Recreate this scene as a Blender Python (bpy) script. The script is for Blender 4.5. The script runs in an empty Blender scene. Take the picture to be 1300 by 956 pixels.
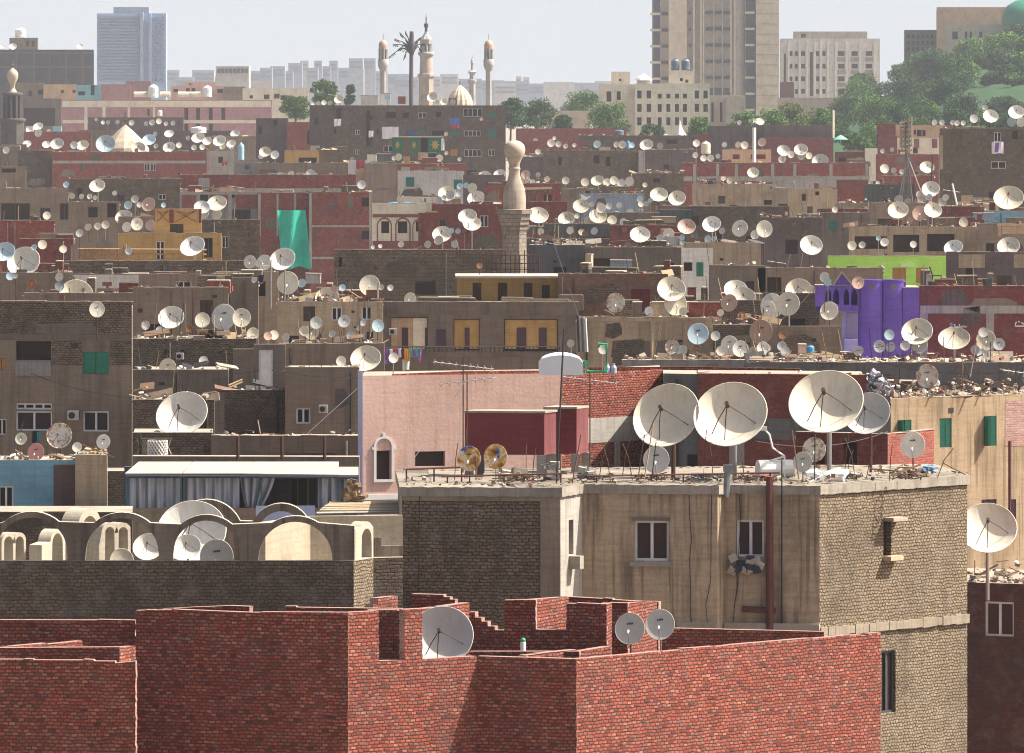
import bpy, bmesh, math, random
from mathutils import Vector, Matrix, Euler
from mathutils.geometry import tessellate_polygon
R = math.radians
rnd = random.Random(7)
sc = bpy.context.scene
COL = sc.collection
F = 9000.0            # focal length in photo pixels (photo is 1300 wide)
HC = 30.0             # camera height in metres above the street
YH = 100.0            # photo row of the horizon
def pt(px, py, D):
    return Vector(((px-650.0)*D/F, D, HC-(py-YH)*D/F))
def zat(py, D): return HC-(py-YH)*D/F
def xat(px, D): return (px-650.0)*D/F

# ------------------------------------------------------------------ materials
MATS = {}
class NT:
    def __init__(s, name):
        s.m = bpy.data.materials.new(name); s.m.use_nodes = True
        s.t = s.m.node_tree; s.b = s.t.nodes['Principled BSDF']
    def n(s, typ, **kw):
        o = s.t.nodes.new(typ)
        for k, v in kw.items():
            if k.startswith('i_'):
                o.inputs[int(k[2:])].default_value = v
            else: setattr(o, k, v)
        return o
    def l(s, a, b): s.t.links.new(a, b)
    def val(s, x, sock):
        if isinstance(x, (int, float)): sock.default_value = x
        else: s.l(x, sock)
    def math(s, op, a, b=None, c=None, clamp=False):
        o = s.n('ShaderNodeMath', operation=op, use_clamp=clamp)
        s.val(a, o.inputs[0])
        if b is not None: s.val(b, o.inputs[1])
        if c is not None: s.val(c, o.inputs[2])
        return o.outputs[0]
    def noise(s, vec, scale, detail=3, rough=.55):
        o = s.n('ShaderNodeTexNoise'); o.inputs['Scale'].default_value = scale
        o.inputs['Detail'].default_value = detail; o.inputs['Roughness'].default_value = rough
        s.l(vec, o.inputs['Vector']); return o.outputs[0]
    def ramp(s, fac, stops, interp='LINEAR'):
        o = s.n('ShaderNodeValToRGB'); o.color_ramp.interpolation = interp
        e = o.color_ramp.elements
        while len(e) < len(stops): e.new(.5)
        for i, (p, c) in enumerate(stops):
            e[i].position = p; e[i].color = (*c, 1) if not isinstance(c, (int, float)) else (c, c, c, 1)
        s.l(fac, o.inputs[0]); return o.outputs[0]
    def mix(s, fac, a, b, mode='MIX'):
        o = s.n('ShaderNodeMix', data_type='RGBA', blend_type=mode)
        s.val(fac, o.inputs[0])
        for x, i in ((a, 6), (b, 7)):
            if isinstance(x, tuple): o.inputs[i].default_value = (*x, 1)
            else: s.l(x, o.inputs[i])
        return o.outputs[2]
    def objvec(s, sx=1, sy=1, sz=1):
        tc = s.n('ShaderNodeTexCoord'); oi = s.n('ShaderNodeObjectInfo')
        mp = s.n('ShaderNodeMapping'); mp.inputs['Scale'].default_value = (sx, sy, sz)
        s.l(tc.outputs['Object'], mp.inputs['Vector'])
        a = s.n('ShaderNodeVectorMath', operation='SCALE'); a.inputs[0].default_value = (37, 91, 53)
        s.l(oi.outputs['Random'], a.inputs['Scale'])
        b = s.n('ShaderNodeVectorMath', operation='ADD')
        s.l(mp.outputs[0], b.inputs[0]); s.l(a.outputs[0], b.inputs[1])
        return b.outputs[0]
    def bump(s, h, strength=.3, dist=.02):
        o = s.n('ShaderNodeBump'); o.inputs['Strength'].default_value = strength; o.inputs['Distance'].default_value = dist
        s.l(h, o.inputs['Height']); s.l(o.outputs[0], s.b.inputs['Normal'])
    def done(s, col, rough=.9, metal=0.0, spec=.3):
        if isinstance(col, tuple): s.b.inputs['Base Color'].default_value = (*col, 1)
        else: s.l(col, s.b.inputs['Base Color'])
        s.b.inputs['Roughness'].default_value = rough; s.b.inputs['Metallic'].default_value = metal
        s.b.inputs['Specular IOR Level'].default_value = spec
        return s.m

def lerp3(a, b, t): return tuple(a[i]*(1-t)+b[i]*t for i in range(3))
def plaster(key, col, streak=.45, blotch=.35, dark=None, bump=.25, rough=.92):
    if key in MATS: return MATS[key]
    t = NT(key); dark = dark or tuple(c*.45 for c in col)
    lite = tuple(min(.85, c*1.22+.015) for c in col)
    v = t.objvec(); vs = t.objvec(1, 1, .09)
    n1 = t.noise(v, .45, 5, .62); n2 = t.noise(vs, 2.6, 4, .6); n3 = t.noise(v, 9, 4, .6)
    c = t.mix(t.ramp(n1, [(.35, 0.0), (.72, 1.0)]), col, lite)
    c = t.mix(t.math('MULTIPLY', t.ramp(n2, [(.5, 0.0), (.72, 1.0)]), streak), c, dark)
    c = t.mix(t.math('MULTIPLY', t.ramp(n1, [(.28, 1.0), (.46, 0.0)]), blotch), c, dark)
    c = t.mix(t.math('MULTIPLY', t.ramp(n3, [(.4, 0.0), (.7, 1.0)]), .22), c, dark)
    n4 = t.noise(t.objvec(.5, .5, 7), 1.6, 3, .6); c = t.mix(t.math('MULTIPLY', t.ramp(n4, [(.45, 0.0), (.68, 1.0)]), .24), c, dark)
    n5 = t.noise(t.objvec(1, 1, .035), 7, 3, .5); c = t.mix(t.math('MULTIPLY', t.ramp(n5, [(.56, 0.0), (.66, 1.0)]), streak*.55), c, tuple(x*.75 for x in dark))
    t.bump(t.math('ADD', n3, n1), bump, .03)
    MATS[key] = t.done(c, rough); return MATS[key]
def brick(key, cols, mortar, bw=.235, bh=.082, joint=.012, grime=.5, bump=.6, grimecol=(.05, .045, .04), irr=.012, relief=.015, dust=.34):
    if key in MATS: return MATS[key]
    if key.startswith('red') and key not in ('redp', 'redtop'): cols = [(c[0]*1.06, c[1]*.70, c[2]*.57) for c in cols]
    if key.startswith('mud'): cols = [(c[0]*1.05, c[1]*.97, c[2]*.86) for c in cols]
    t = NT(key)
    uv = t.n('ShaderNodeUVMap', uv_map='UVMap').outputs[0]
    ov = t.objvec()
    wob = t.n('ShaderNodeTexNoise'); wob.inputs['Scale'].default_value = 3.1; t.l(uv, wob.inputs['Vector'])
    sub = t.n('ShaderNodeVectorMath', operation='SUBTRACT'); t.l(wob.outputs['Color'], sub.inputs[0]); sub.inputs[1].default_value = (.5, .5, .5)
    scl = t.n('ShaderNodeVectorMath', operation='SCALE'); t.l(sub.outputs[0], scl.inputs[0]); scl.inputs['Scale'].default_value = irr*4
    add = t.n('ShaderNodeVectorMath', operation='ADD'); t.l(uv, add.inputs[0]); t.l(scl.outputs[0], add.inputs[1])
    wob2 = t.n('ShaderNodeTexNoise'); wob2.inputs['Scale'].default_value = 18; t.l(uv, wob2.inputs['Vector'])
    sub2 = t.n('ShaderNodeVectorMath', operation='SUBTRACT'); t.l(wob2.outputs['Color'], sub2.inputs[0]); sub2.inputs[1].default_value = (.5, .5, .5)
    scl2 = t.n('ShaderNodeVectorMath', operation='SCALE'); t.l(sub2.outputs[0], scl2.inputs[0]); scl2.inputs['Scale'].default_value = irr*1.6
    add2 = t.n('ShaderNodeVectorMath', operation='ADD'); t.l(add.outputs[0], add2.inputs[0]); t.l(scl2.outputs[0], add2.inputs[1])
    sp = t.n('ShaderNodeSeparateXYZ'); t.l(add2.outputs[0], sp.inputs[0])
    rv = t.math('DIVIDE', sp.outputs[1], bh); row = t.math('FLOOR', rv)
    wn0 = t.n('ShaderNodeTexWhiteNoise', noise_dimensions='1D'); t.l(row, wn0.inputs['W'])
    off = t.math('ADD', t.math('MULTIPLY', t.math('MODULO', row, 2.0), .5), t.math('MULTIPLY', wn0.outputs['Value'], .3))
    uo = t.math('ADD', t.math('DIVIDE', sp.outputs[0], bw), off); col = t.math('FLOOR', uo)
    fu = t.math('MULTIPLY', t.math('FRACT', uo), bw); fv = t.math('MULTIPLY', t.math('FRACT', rv), bh)
    e = t.math('MINIMUM', t.math('MINIMUM', fu, t.math('SUBTRACT', bw, fu)), t.math('MINIMUM', fv, t.math('SUBTRACT', bh, fv)))
    mr = t.n('ShaderNodeMapRange', interpolation_type='SMOOTHSTEP'); t.l(t.math('ADD', e, t.math('MULTIPLY', t.math('SUBTRACT', t.noise(uv, 7, 4, .7), .5), joint*1.9)), mr.inputs[0])
    mr.inputs[1].default_value = joint*.35; mr.inputs[2].default_value = joint*1.1
    jn = t.noise(uv, 9, 4, .65); mask = mr.outputs[0]
    cb = t.n('ShaderNodeCombineXYZ'); t.l(col, cb.inputs[0]); t.l(row, cb.inputs[1])
    wn = t.n('ShaderNodeTexWhiteNoise', noise_dimensions='3D'); t.l(cb.outputs[0], wn.inputs['Vector'])
    N = len(cols)
    bc = t.ramp(wn.outputs['Value'], [(i/(N-1) if N > 1 else 0, c) for i, c in enumerate(cols)])
    fine = t.noise(uv, 60, 2); bc = t.mix(t.math('MULTIPLY', fine, .45), bc, tuple(c*.5 for c in cols[0]))
    c = t.mix(mask, t.mix(t.ramp(jn, [(.42, 0.0), (.66, 1.0)]), mortar, tuple(x*.62 for x in cols[0])), bc)
    g = t.noise(ov, .5, 5, .65); g2 = t.noise(t.objvec(1, 1, .12), 1.9, 4)
    c = t.mix(t.math('MULTIPLY', t.ramp(g, [(.45, 0.0), (.7, 1.0)]), grime), c, grimecol)
    c = t.mix(t.math('MULTIPLY', t.ramp(g2, [(.52, 0.0), (.74, 1.0)]), grime*.8), c, grimecol)
    g3 = t.noise(ov, 1.7, 6, .7); c = t.mix(t.math('MULTIPLY', t.ramp(g3, [(.5, 0.0), (.72, 1.0)]), dust), c, tuple(min(.6, x*.5+.19) for x in cols[1]))
    h = t.math('ADD', mask, t.math('ADD', t.math('MULTIPLY', wn.outputs['Value'], .5), t.math('MULTIPLY', fine, .5)))
    t.bump(h, bump, relief)
    MATS[key] = t.done(c, .93); return MATS[key]
def flat(key, col, rough=.6, metal=0.0, var=.3, scale=3, spec=.4, dark=None):
    if key in MATS: return MATS[key]
    t = NT(key); v = t.objvec(); n = t.noise(v, scale, 4, .6)
    c = t.mix(t.math('MULTIPLY', t.ramp(n, [(.38, 0.0), (.68, 1.0)]), var), col, dark or tuple(x*.5 for x in col))
    MATS[key] = t.done(c, rough, metal, spec); return MATS[key]
def glass(key='window_glass', col=(.028, .018, .015)):
    if key in MATS: return MATS[key]
    t = NT(key); n = t.noise(t.objvec(), 1.3, 2)
    MATS[key] = t.done(t.mix(n, col, tuple(c*2.2 for c in col)), .45, 0, .12); return MATS[key]
def shutter(key, col):
    if key in MATS: return MATS[key]
    t = NT(key); tc = t.n('ShaderNodeTexCoord'); sp = t.n('ShaderNodeSeparateXYZ'); t.l(tc.outputs['Object'], sp.inputs[0])
    fr = t.math('FRACT', t.math('MULTIPLY', sp.outputs[2], 14.0))
    t.bump(fr, .9, .03); n = t.noise(t.objvec(1, 1, .3), 4, 3)
    MATS[key] = t.done(t.mix(t.math('MULTIPLY', n, .5), col, tuple(c*.4 for c in col)), .7); return MATS[key]
def paintdish(key):
    if key in MATS: return MATS[key]
    t = NT(key); v = t.objvec(); n = t.noise(v, 3.2, 5, .6); n2 = t.noise(t.objvec(1.3, 1, .8), 2.3, 3)
    c = t.ramp(n, [(.3, (.16, .06, .015)), (.42, (.48, .22, .05)), (.52, (.60, .36, .10)), (.6, (.75, .66, .5)), (.72, (.35, .15, .05))])
    c = t.mix(t.ramp(n2, [(.60, 0.0), (.63, 1.0)]), c, (.02, .12, .42))
    MATS[key] = t.done(c, .45); return MATS[key]
def stripes(key, a, b, freq):
    if key in MATS: return MATS[key]
    t = NT(key); uv = t.n('ShaderNodeUVMap', uv_map='UVMap').outputs[0]; sp = t.n('ShaderNodeSeparateXYZ'); t.l(uv, sp.inputs[0])
    s = t.math('SINE', t.math('MULTIPLY', sp.outputs[0], freq*2*math.pi)); c = t.mix(t.ramp(s, [(.35, 0.0), (.65, 1.0)]), a, b)
    n = t.noise(t.objvec(), 2.2, 4); c = t.mix(t.math('MULTIPLY', n, .35), c, (.1, .1, .11))
    MATS[key] = t.done(c, .9, 0, .1); return MATS[key]
def dishmat(key, col, rust=0.0, dirt=.4):
    if key in MATS: return MATS[key]
    t = NT(key); v = t.objvec(); tc = t.n('ShaderNodeTexCoord'); sp = t.n('ShaderNodeSeparateXYZ'); t.l(tc.outputs['Object'], sp.inputs[0])
    n = t.noise(v, 2.6, 6, .7); n2 = t.noise(t.objvec(3, 1, .5), 3.0, 4)
    c = t.mix(t.math('MULTIPLY', t.ramp(n, [(.42, 0.0), (.75, 1.0)]), dirt), col, tuple(x*.62*y for x, y in zip(col, (1, .93, .82))))
    c = t.mix(t.math('MULTIPLY', t.ramp(n2, [(.55, 0.0), (.75, 1.0)]), dirt*.8), c, tuple(x*.5 for x in col))
    an = t.math('ARCTAN2', sp.outputs[2], sp.outputs[0]); fr = t.math('ABSOLUTE', t.math('SUBTRACT', t.math('FRACT', t.math('MULTIPLY', an, 12/(2*math.pi))), .5))
    seam = t.math('LESS_THAN', fr, .022)
    c = t.mix(t.math('MULTIPLY', seam, .22), c, (.25, .24, .22))
    oi = t.n('ShaderNodeObjectInfo'); c = t.mix(1.0, c, t.ramp(oi.outputs['Random'], [(0, (.70, .67, .62)), (.2, (.92, .90, .86)), (.7, (1, .98, .94)), (1, (.95, .97, 1))]), 'MULTIPLY')
    if rust:
        rr = t.math('SQRT', t.math('ADD', t.math('MULTIPLY', sp.outputs[0], sp.outputs[0]), t.math('MULTIPLY', sp.outputs[2], sp.outputs[2])))
        k = t.math('ADD', t.math('MULTIPLY', t.noise(v, 6, 5, .7), 1.0), t.math('MULTIPLY', rr, .55*rust))
        rc = t.ramp(t.noise(v, 11, 3), [(.3, (.16, .06, .025)), (.7, (.36, .17, .07))])
        c = t.mix(t.ramp(k, [(.72-.2*rust, 0.0), (.88-.2*rust, 1.0)]), c, rc)
    MATS[key] = t.done(c, .5, 0, .35); return MATS[key]

# ------------------------------------------------------------------ mesh builder
class MB:
    def __init__(s): s.v = []; s.f = []; s.m = []; s.uv = []
    def poly(s, pts, uvs=None, mi=0):
        i = len(s.v); s.v += [Vector(p) for p in pts]; s.f.append(tuple(range(i, i+len(pts)))); s.m.append(mi)
        if uvs is None:
            p0 = Vector(pts[0]); e = Vector(pts[1])-p0
            nrm = e.cross(Vector(pts[-1])-p0)
            if nrm.length < 1e-9: nrm = Vector((0, -1, 0))
            nrm.normalize()
            if abs(nrm.z) > .8: uvs = [(p[0], p[1]) for p in pts]
            else:
                U = Vector((-nrm.y, nrm.x, 0)).normalized(); uvs = [(Vector(p).dot(U), p[2]) for p in pts]
        s.uv.append(uvs)
    def box(s, c, size, rot=None, mi=0):
        hx, hy, hz = size[0]/2, size[1]/2, size[2]/2; c = Vector(c)
        P = [Vector((x, y, z)) for x in (-hx, hx) for y in (-hy, hy) for z in (-hz, hz)]
        if rot is not None:
            M = rot if isinstance(rot, Matrix) else Euler(rot).to_matrix(); P = [M @ p for p in P]
        P = [p+c for p in P]
        for q in ((0, 4, 5, 1), (4, 6, 7, 5), (6, 2, 3, 7), (2, 0, 1, 3), (1, 5, 7, 3), (0, 2, 6, 4)):
            s.poly([P[i] for i in q], None, mi)
    def boxc(s, x0, x1, y0, y1, z0, z1, mi=0):
        s.box(((x0+x1)/2, (y0+y1)/2, (z0+z1)/2), (abs(x1-x0), abs(y1-y0), abs(z1-z0)), None, mi)
    def tube(s, path, r, n=6, mi=0, cap=True, r1=None):
        path = [Vector(p) for p in path]; rings = []; m = len(path)
        for i, p in enumerate(path):
            d = (path[min(i+1, m-1)]-path[max(i-1, 0)]).normalized()
            a = d.cross(Vector((0, 0, 1)))
            if a.length < .05: a = d.cross(Vector((1, 0, 0)))
            a.normalize(); b = d.cross(a); rr = r if r1 is None else r+(r1-r)*i/(m-1)
            rings.append([p+a*rr*math.cos(2*math.pi*k/n)+b*rr*math.sin(2*math.pi*k/n) for k in range(n)])
        for i in range(m-1):
            for k in range(n):
                s.poly([rings[i][k], rings[i][(k+1) % n], rings[i+1][(k+1) % n], rings[i+1][k]], None, mi)
        if cap:
            s.poly(rings[0][::-1], None, mi); s.poly(rings[-1], None, mi)
    def lathe(s, prof, n=16, c=(0, 0, 0), mi=0, rot=0.0):
        c = Vector(c); A = [2*math.pi*k/n+rot for k in range(n)]
        for (r0, z0), (r1, z1) in zip(prof, prof[1:]):
            for k in range(n):
                a, b = A[k], A[(k+1) % n]; bb = A[k]+2*math.pi/n
                rm = max(r0, r1, .01)
                q = [c+Vector((r0*math.cos(a), r0*math.sin(a), z0)), c+Vector((r0*math.cos(b), r0*math.sin(b), z0)),
                     c+Vector((r1*math.cos(b), r1*math.sin(b), z1)), c+Vector((r1*math.cos(a), r1*math.sin(a), z1))]
                u = [(a*rm, z0), (bb*rm, z0), (bb*rm, z1), (a*rm, z1)]
                if r0 < 1e-5: q = q[1:]; u = u[1:]; 
                elif r1 < 1e-5: q = q[:3]; u = u[:3]
                s.poly(q, u, mi)
    def prism(s, O, U, N, outer, holes=(), thick=.3, mi=0, mi_side=None):
        """outline in (u,v) metres in plane O + u*U + v*Z, extruded along -N"""
        if mi_side is None: mi_side = mi
        def area(l): return sum(l[i][0]*l[(i+1) % len(l)][1]-l[(i+1) % len(l)][0]*l[i][1] for i in range(len(l)))
        outer = list(outer) if area(outer) > 0 else list(outer)[::-1]
        hs = [list(h)[::-1] if area(h) > 0 else list(h) for h in holes]
        loops = [outer]+hs; flatl = [p for l in loops for p in l]
        P = lambda p, d: O+U*p[0]+Vector((0, 0, p[1]))-N*d
        tri = tessellate_polygon([[Vector((p[0], p[1], 0)) for p in l] for l in loops])
        for t in tri:
            q = [flatl[i] for i in t]
            if area(q) < 0: q = q[::-1]
            s.poly([P(p, 0) for p in q], q, mi); s.poly([P(p, thick) for p in q[::-1]], q[::-1], mi)
        for l in loops:
            acc = 0
            for i in range(len(l)):
                a, b = l[i], l[(i+1) % len(l)]; dl = math.hypot(b[0]-a[0], b[1]-a[1])
                vert = abs(b[1]-a[1]) > abs(b[0]-a[0])
                uv = [(0, a[1]), (thick, a[1]), (thick, b[1]), (0, b[1])] if vert else [(acc, 0), (acc, thick), (acc+dl, thick), (acc+dl, 0)]
                s.poly([P(a, 0), P(a, thick), P(b, thick), P(b, 0)], uv, mi_side); acc += dl
    def build(s, name, mats, parent=None, base=None, smooth=False, merge=False):
        me = bpy.data.meshes.new(name); base = Vector(base) if base is not None else Vector((0, 0, 0))
        me.from_pydata([tuple(v-base) for v in s.v], [], s.f)
        if not isinstance(mats, (list, tuple)): mats = [mats]
        for m in mats: me.materials.append(m)
        me.polygons.foreach_set('material_index', s.m)
        ul = me.uv_layers.new(name='UVMap')
        ul.data.foreach_set('uv', [c for f in s.uv for u in f for c in u])
        if merge:
            bm = bmesh.new(); bm.from_mesh(me); bmesh.ops.remove_doubles(bm, verts=bm.verts, dist=1e-4); bm.to_mesh(me); bm.free()
        if smooth: me.polygons.foreach_set('use_smooth', [True]*len(me.polygons))
        me.update()
        o = bpy.data.objects.new(name, me); COL.objects.link(o)
        if parent is not None: o.parent = parent
        return o

def tag(o, label=None, cat=None, group=None, kind=None):
    if label: o['label'] = label
    if cat: o['category'] = cat
    if group: o['group'] = group
    if kind: o['kind'] = kind
    return o
def empty(name, loc, label=None, cat=None, group=None):
    o = bpy.data.objects.new(name, None); COL.objects.link(o); o.location = loc; o.empty_display_size = .2
    return tag(o, label, cat, group)
def put(mb, name, mats, root, smooth=False, merge=False):
    """link a mesh given in world coordinates as a child of root (an unrotated Empty)"""
    o = mb.build(name, mats, None, root.location, smooth, merge); o.parent = root; return o
def solo(mb, name, mats, base, label, cat, group=None, kind=None, smooth=False, merge=False):
    o = mb.build(name, mats, None, base, smooth, merge); o.location = base
    return tag(o, label, cat, group, kind)

# ------------------------------------------------------------------ facets and buildings
class Facet:
    def __init__(s, p0, p1):
        s.p0 = Vector((p0[0], p0[1])); s.p1 = Vector((p1[0], p1[1])); d = s.p1-s.p0
        s.L = d.length; s.U = Vector((d.x/s.L, d.y/s.L, 0)); s.N = Vector((s.U.y, -s.U.x, 0)); s.O = Vector((p0[0], p0[1], 0))
    @classmethod
    def px(c, pa, Da, pb, Db): return c((xat(pa, Da), Da), (xat(pb, Db), Db))
    def depth(s, px):
        k = px-650.0; d = s.p1-s.p0; t = (k*s.p0.y-F*s.p0.x)/(F*d.x-k*d.y); return s.p0.y+t*d.y, t*s.L
    def uv(s, px, py):
        D, u = s.depth(px); return u, zat(py, D)
    def P(s, u, v, n=0.0): return s.O+s.U*u+Vector((0, 0, v))+s.N*n

def wall_grid(mb, fc, z0, z1, holes, mi=0, reveal=.2, mi_r=None):
    us = sorted({0.0, fc.L, *[h[0] for h in holes], *[h[1] for h in holes]}); vs = sorted({z0, z1, *[h[2] for h in holes], *[h[3] for h in holes]})
    us = [u for u in us if 0 <= u <= fc.L]; vs = [v for v in vs if z0 <= v <= z1]
    for j in range(len(vs)-1):
        run = None
        for i in range(len(us)-1):
            um, vm = (us[i]+us[i+1])/2, (vs[j]+vs[j+1])/2
            inh = any(h[0] < um < h[1] and h[2] < vm < h[3] for h in holes)
            if not inh and run is None: run = us[i]
            if run is not None and (inh or i == len(us)-2):
                e = us[i] if inh else us[i+1]
                q = [(run, vs[j]), (e, vs[j]), (e, vs[j+1]), (run, vs[j+1])]
                mb.poly([fc.P(*p) for p in q], q, mi); run = None
    mi_r = mi if mi_r is None else mi_r
    for (a, b, c, d) in holes:
        for (p, q) in (((a, c), (b, c)), ((b, c), (b, d)), ((b, d), (a, d)), ((a, d), (a, c))):
            mb.poly([fc.P(*p), fc.P(*q), fc.P(*q, -reveal), fc.P(*p, -reveal)], [(p[0], p[1]), (q[0], q[1]), (q[0]+reveal, q[1]), (p[0]+reveal, p[1])], mi_r)
WC = {'w': (.72, .72, .70), 'b': (.075, .045, .035), 'g': (.035, .24, .17), 'o': (.5, .24, .08), 'u': (.05, .1, .3), 'p': (.09, .05, .09), 'r': (.2, .03, .04), 'c': (.55, .48, .36), 't': (.03, .2, .17), 'k': (.05, .06, .07)}
def add_window(root, fc, h, typ, reveal=.2):
    """typ: d dark opening, w white framed pair, f+colour framed, s+colour shutters, a+colour half-open shutters, n door"""
    a, b, c, d = h; w, hh = b-a, d-c; dark = glass()
    if typ == 'd':
        mb = MB(); mb.poly([fc.P(a, c, -reveal), fc.P(b, c, -reveal), fc.P(b, d, -reveal), fc.P(a, d, -reveal)])
        o = put(mb, 'window', [dark], root)
        return o
    k, cl = typ[0], WC[typ[1]]; fw = min(.07, w*.11)
    if k == 'f':
        mb = MB(); z = -reveal*.55; T = .05
        def bar(u0, u1, v0, v1): 
            m = fc.P((u0+u1)/2, (v0+v1)/2, z); ang = math.atan2(fc.U.y, fc.U.x); mb.box(m, (u1-u0, T, v1-v0), (0, 0, ang))
        bar(a, a+fw, c, d); bar(b-fw, b, c, d); bar(a+fw, b-fw, c, c+fw); bar(a+fw, b-fw, d-fw, d)
        nm = 2 if w < 2.3*hh else 4
        for i in range(1, nm): u = a+w*i/nm; bar(u-fw*.6, u+fw*.6, c+fw, d-fw)
        o = put(mb, 'window', [flat('frame_'+typ[1], cl, .5)], root)
        mb = MB(); mb.poly([fc.P(a, c, -reveal*.8), fc.P(b, c, -reveal*.8), fc.P(b, d, -reveal*.8), fc.P(a, d, -reveal*.8)])
        p = mb.build('pane', [dark if fc.O.y > 240 else glass('brown_pane', (.045, .024, .02))], None, root.location); p.parent = o
        return o
    if k in 'sa':
        ang = math.atan2(fc.U.y, fc.U.x); mb = MB(); mt = shutter('shutter_'+typ[1], cl)
        if k == 's':
            m = a+w/2
            for (u0, u1) in ((a+.01, m-.015), (m+.015, b-.01)): mb.box(fc.P((u0+u1)/2, (c+d)/2, -.06), (u1-u0, .05, hh-.02), (0, 0, ang))
        else:
            u0, u1 = a+w*.55, b-.01; mb.box(fc.P((u0+u1)/2, (c+d)/2, -.05), (u1-u0, .05, hh-.02), (0, 0, ang))
            mb.box(fc.P(a+.04, (c+d)/2, .1), (.05, .34, hh-.02), (0, 0, ang))
        o = put(mb, 'window', [mt], root)
        mb = MB(); mb.poly([fc.P(a, c, -reveal), fc.P(b, c, -reveal), fc.P(b, d, -reveal), fc.P(a, d, -reveal)])
        p = mb.build('pane', [dark], None, root.location); p.parent = o
        return o
    if k == 'n':
        ang = math.atan2(fc.U.y, fc.U.x); mb = MB(); mb.box(fc.P((a+b)/2, (c+d)/2, -.1), (w-.02, .06, hh-.02), (0, 0, ang))
        mb.box(fc.P((a+b)/2, c+hh*.72, -.06), (w*.7, .04, hh*.36), (0, 0, ang)); mb.box(fc.P((a+b)/2, c+hh*.25, -.06), (w*.7, .04, hh*.34), (0, 0, ang))
        return put(mb, 'door', [flat('door_'+typ[1], cl, .6)], root)

BLD = {}
def inset(poly, d):
    n = len(poly); out = []
    for i in range(n):
        a, b, c = Vector(poly[i-1]), Vector(poly[i]), Vector(poly[(i+1) % n])
        e1 = (b-a).normalized(); e2 = (c-b).normalized(); n1 = Vector((-e1.y, e1.x)); n2 = Vector((-e2.y, e2.x))
        den = 1+n1.dot(n2); off = (n1+n2)*(d/max(den, .3)); out.append((b.x+off.x, b.y+off.y))
    return out
def building(key, front, yt, mat, desc, label, name='apartment_block', dep=10.0, par=.55, win=(), top=None, group=None, cat='building', backdir=None, fmats=None, ptk=.22, zb=0.0, roofmat=None, back=None):
    """front: list of (px, D) corners left to right; yt: photo row of the wall top at the first corner"""
    pts = [(xat(p, D), D) for p, D in front]; z1 = zat(yt, front[0][1])
    a, b = Vector(pts[0]), Vector(pts[-1]); ch = b-a
    e_ = b if b.x < 0 else (a if a.x > 0 else Vector((0, 1)))
    bd = Vector(backdir).normalized() if backdir else Vector((e_.x*.95, e_.y)).normalized()
    poly = pts+([(xat(p, D), D) for p, D in back] if back else [tuple(b+bd*dep), tuple(a+bd*dep)])
    base = Vector(((a.x+b.x)/2, min(p[1] for p in pts), zb))
    root = empty(name, base, label, cat, group); root['desc'] = desc
    top = top or M('coping'); fm = fmats or [mat]; mats = list(dict.fromkeys([mat, top]+fm)); mb = MB()
    fcs = []; holes = []
    for i in range(len(front)-1):
        fc = Facet(pts[i], pts[i+1]); fcs.append(fc); holes.append([])
    for w in win:
        xm = (w[0]+w[2])/2
        for i, fc in enumerate(fcs):
            if min(front[i][0], front[i+1][0]) <= xm <= max(front[i][0], front[i+1][0]):
                u0, v1 = fc.uv(w[0], w[1]); D, _ = fc.depth(xm); u1, _ = fc.uv(w[2], w[1]); v0 = zat(w[3], D); v1 = zat(w[1], D)
                u0 = max(.01, u0); u1 = min(fc.L-.01, u1); v1 = min(v1, z1-.05)
                if u1-u0 > .05 and v1-v0 > .05: holes[i].append((u0, u1, v0, v1, w[4]))
                break
    n = len(poly); zr = z1-par; nf = len(fcs); ip = poly
    for i in range(n):
        fc = Facet(poly[i], poly[(i+1) % n])
        hs = [h[:4] for h in holes[i]] if i < nf else []
        mi = mats.index(fm[min(i, len(fm)-1)] if i < nf else mat)
        wall_grid(mb, fc, zb, z1 if i < nf else zr, hs, mi)
    if par > 0:
        ins = inset(poly, ptk); fr_ = pts; bk = [ins[i] for i in range(len(pts))]
        bk[0] = tuple(a+bd*ptk); bk[-1] = tuple(b+bd*ptk)
        for i in range(nf):
            A, B, C, D_ = fr_[i], fr_[i+1], bk[i+1], bk[i]
            mb.poly([(*A, z1), (*B, z1), (*C, z1), (*D_, z1)], None, 1)
            mb.poly([(*C, zr), (*D_, zr), (*D_, z1), (*C, z1)], None, 0)
        mb.poly([(*bk[0], zr), (*fr_[0], zr), (*fr_[0], z1), (*bk[0], z1)], None, 0); mb.poly([(*fr_[-1], zr), (*bk[-1], zr), (*bk[-1], z1), (*fr_[-1], z1)], None, 0)
    put(mb, 'wall', mats, root)
    mb = MB(); mb.poly([(*p, zr) for p in ip]); put(mb, 'roof', [roofmat or M('roof')], root)
    for i, fc in enumerate(fcs):
        for h in holes[i]: add_window(root, fc, h[:4], h[4])
    BLD[key] = dict(root=root, x0=front[0][0], x1=front[-1][0], yt=yt, front=front, fcs=fcs, z1=z1, zr=zr, desc=desc, dep=dep, bd=bd)
    return root
def bdepth(key, px):
    b = BLD[key]; fr = b['front']
    for i, fc in enumerate(b['fcs']):
        if fr[i][0] <= px <= fr[i+1][0] or i == len(b['fcs'])-1: return fc.depth(px)[0]
def ytop(b, px):
    D = None
    fr = b['front']; px2 = min(max(px, fr[0][0]), fr[-1][0])
    for i, fc in enumerate(b['fcs']):
        if fr[i][0] <= px2 <= fr[i+1][0]: D = fc.depth(px2)[0]; break
    if D is None: D = b['fcs'][-1].depth(px2)[0]
    return YH+(HC-b['z1'])*F/D, D

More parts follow.
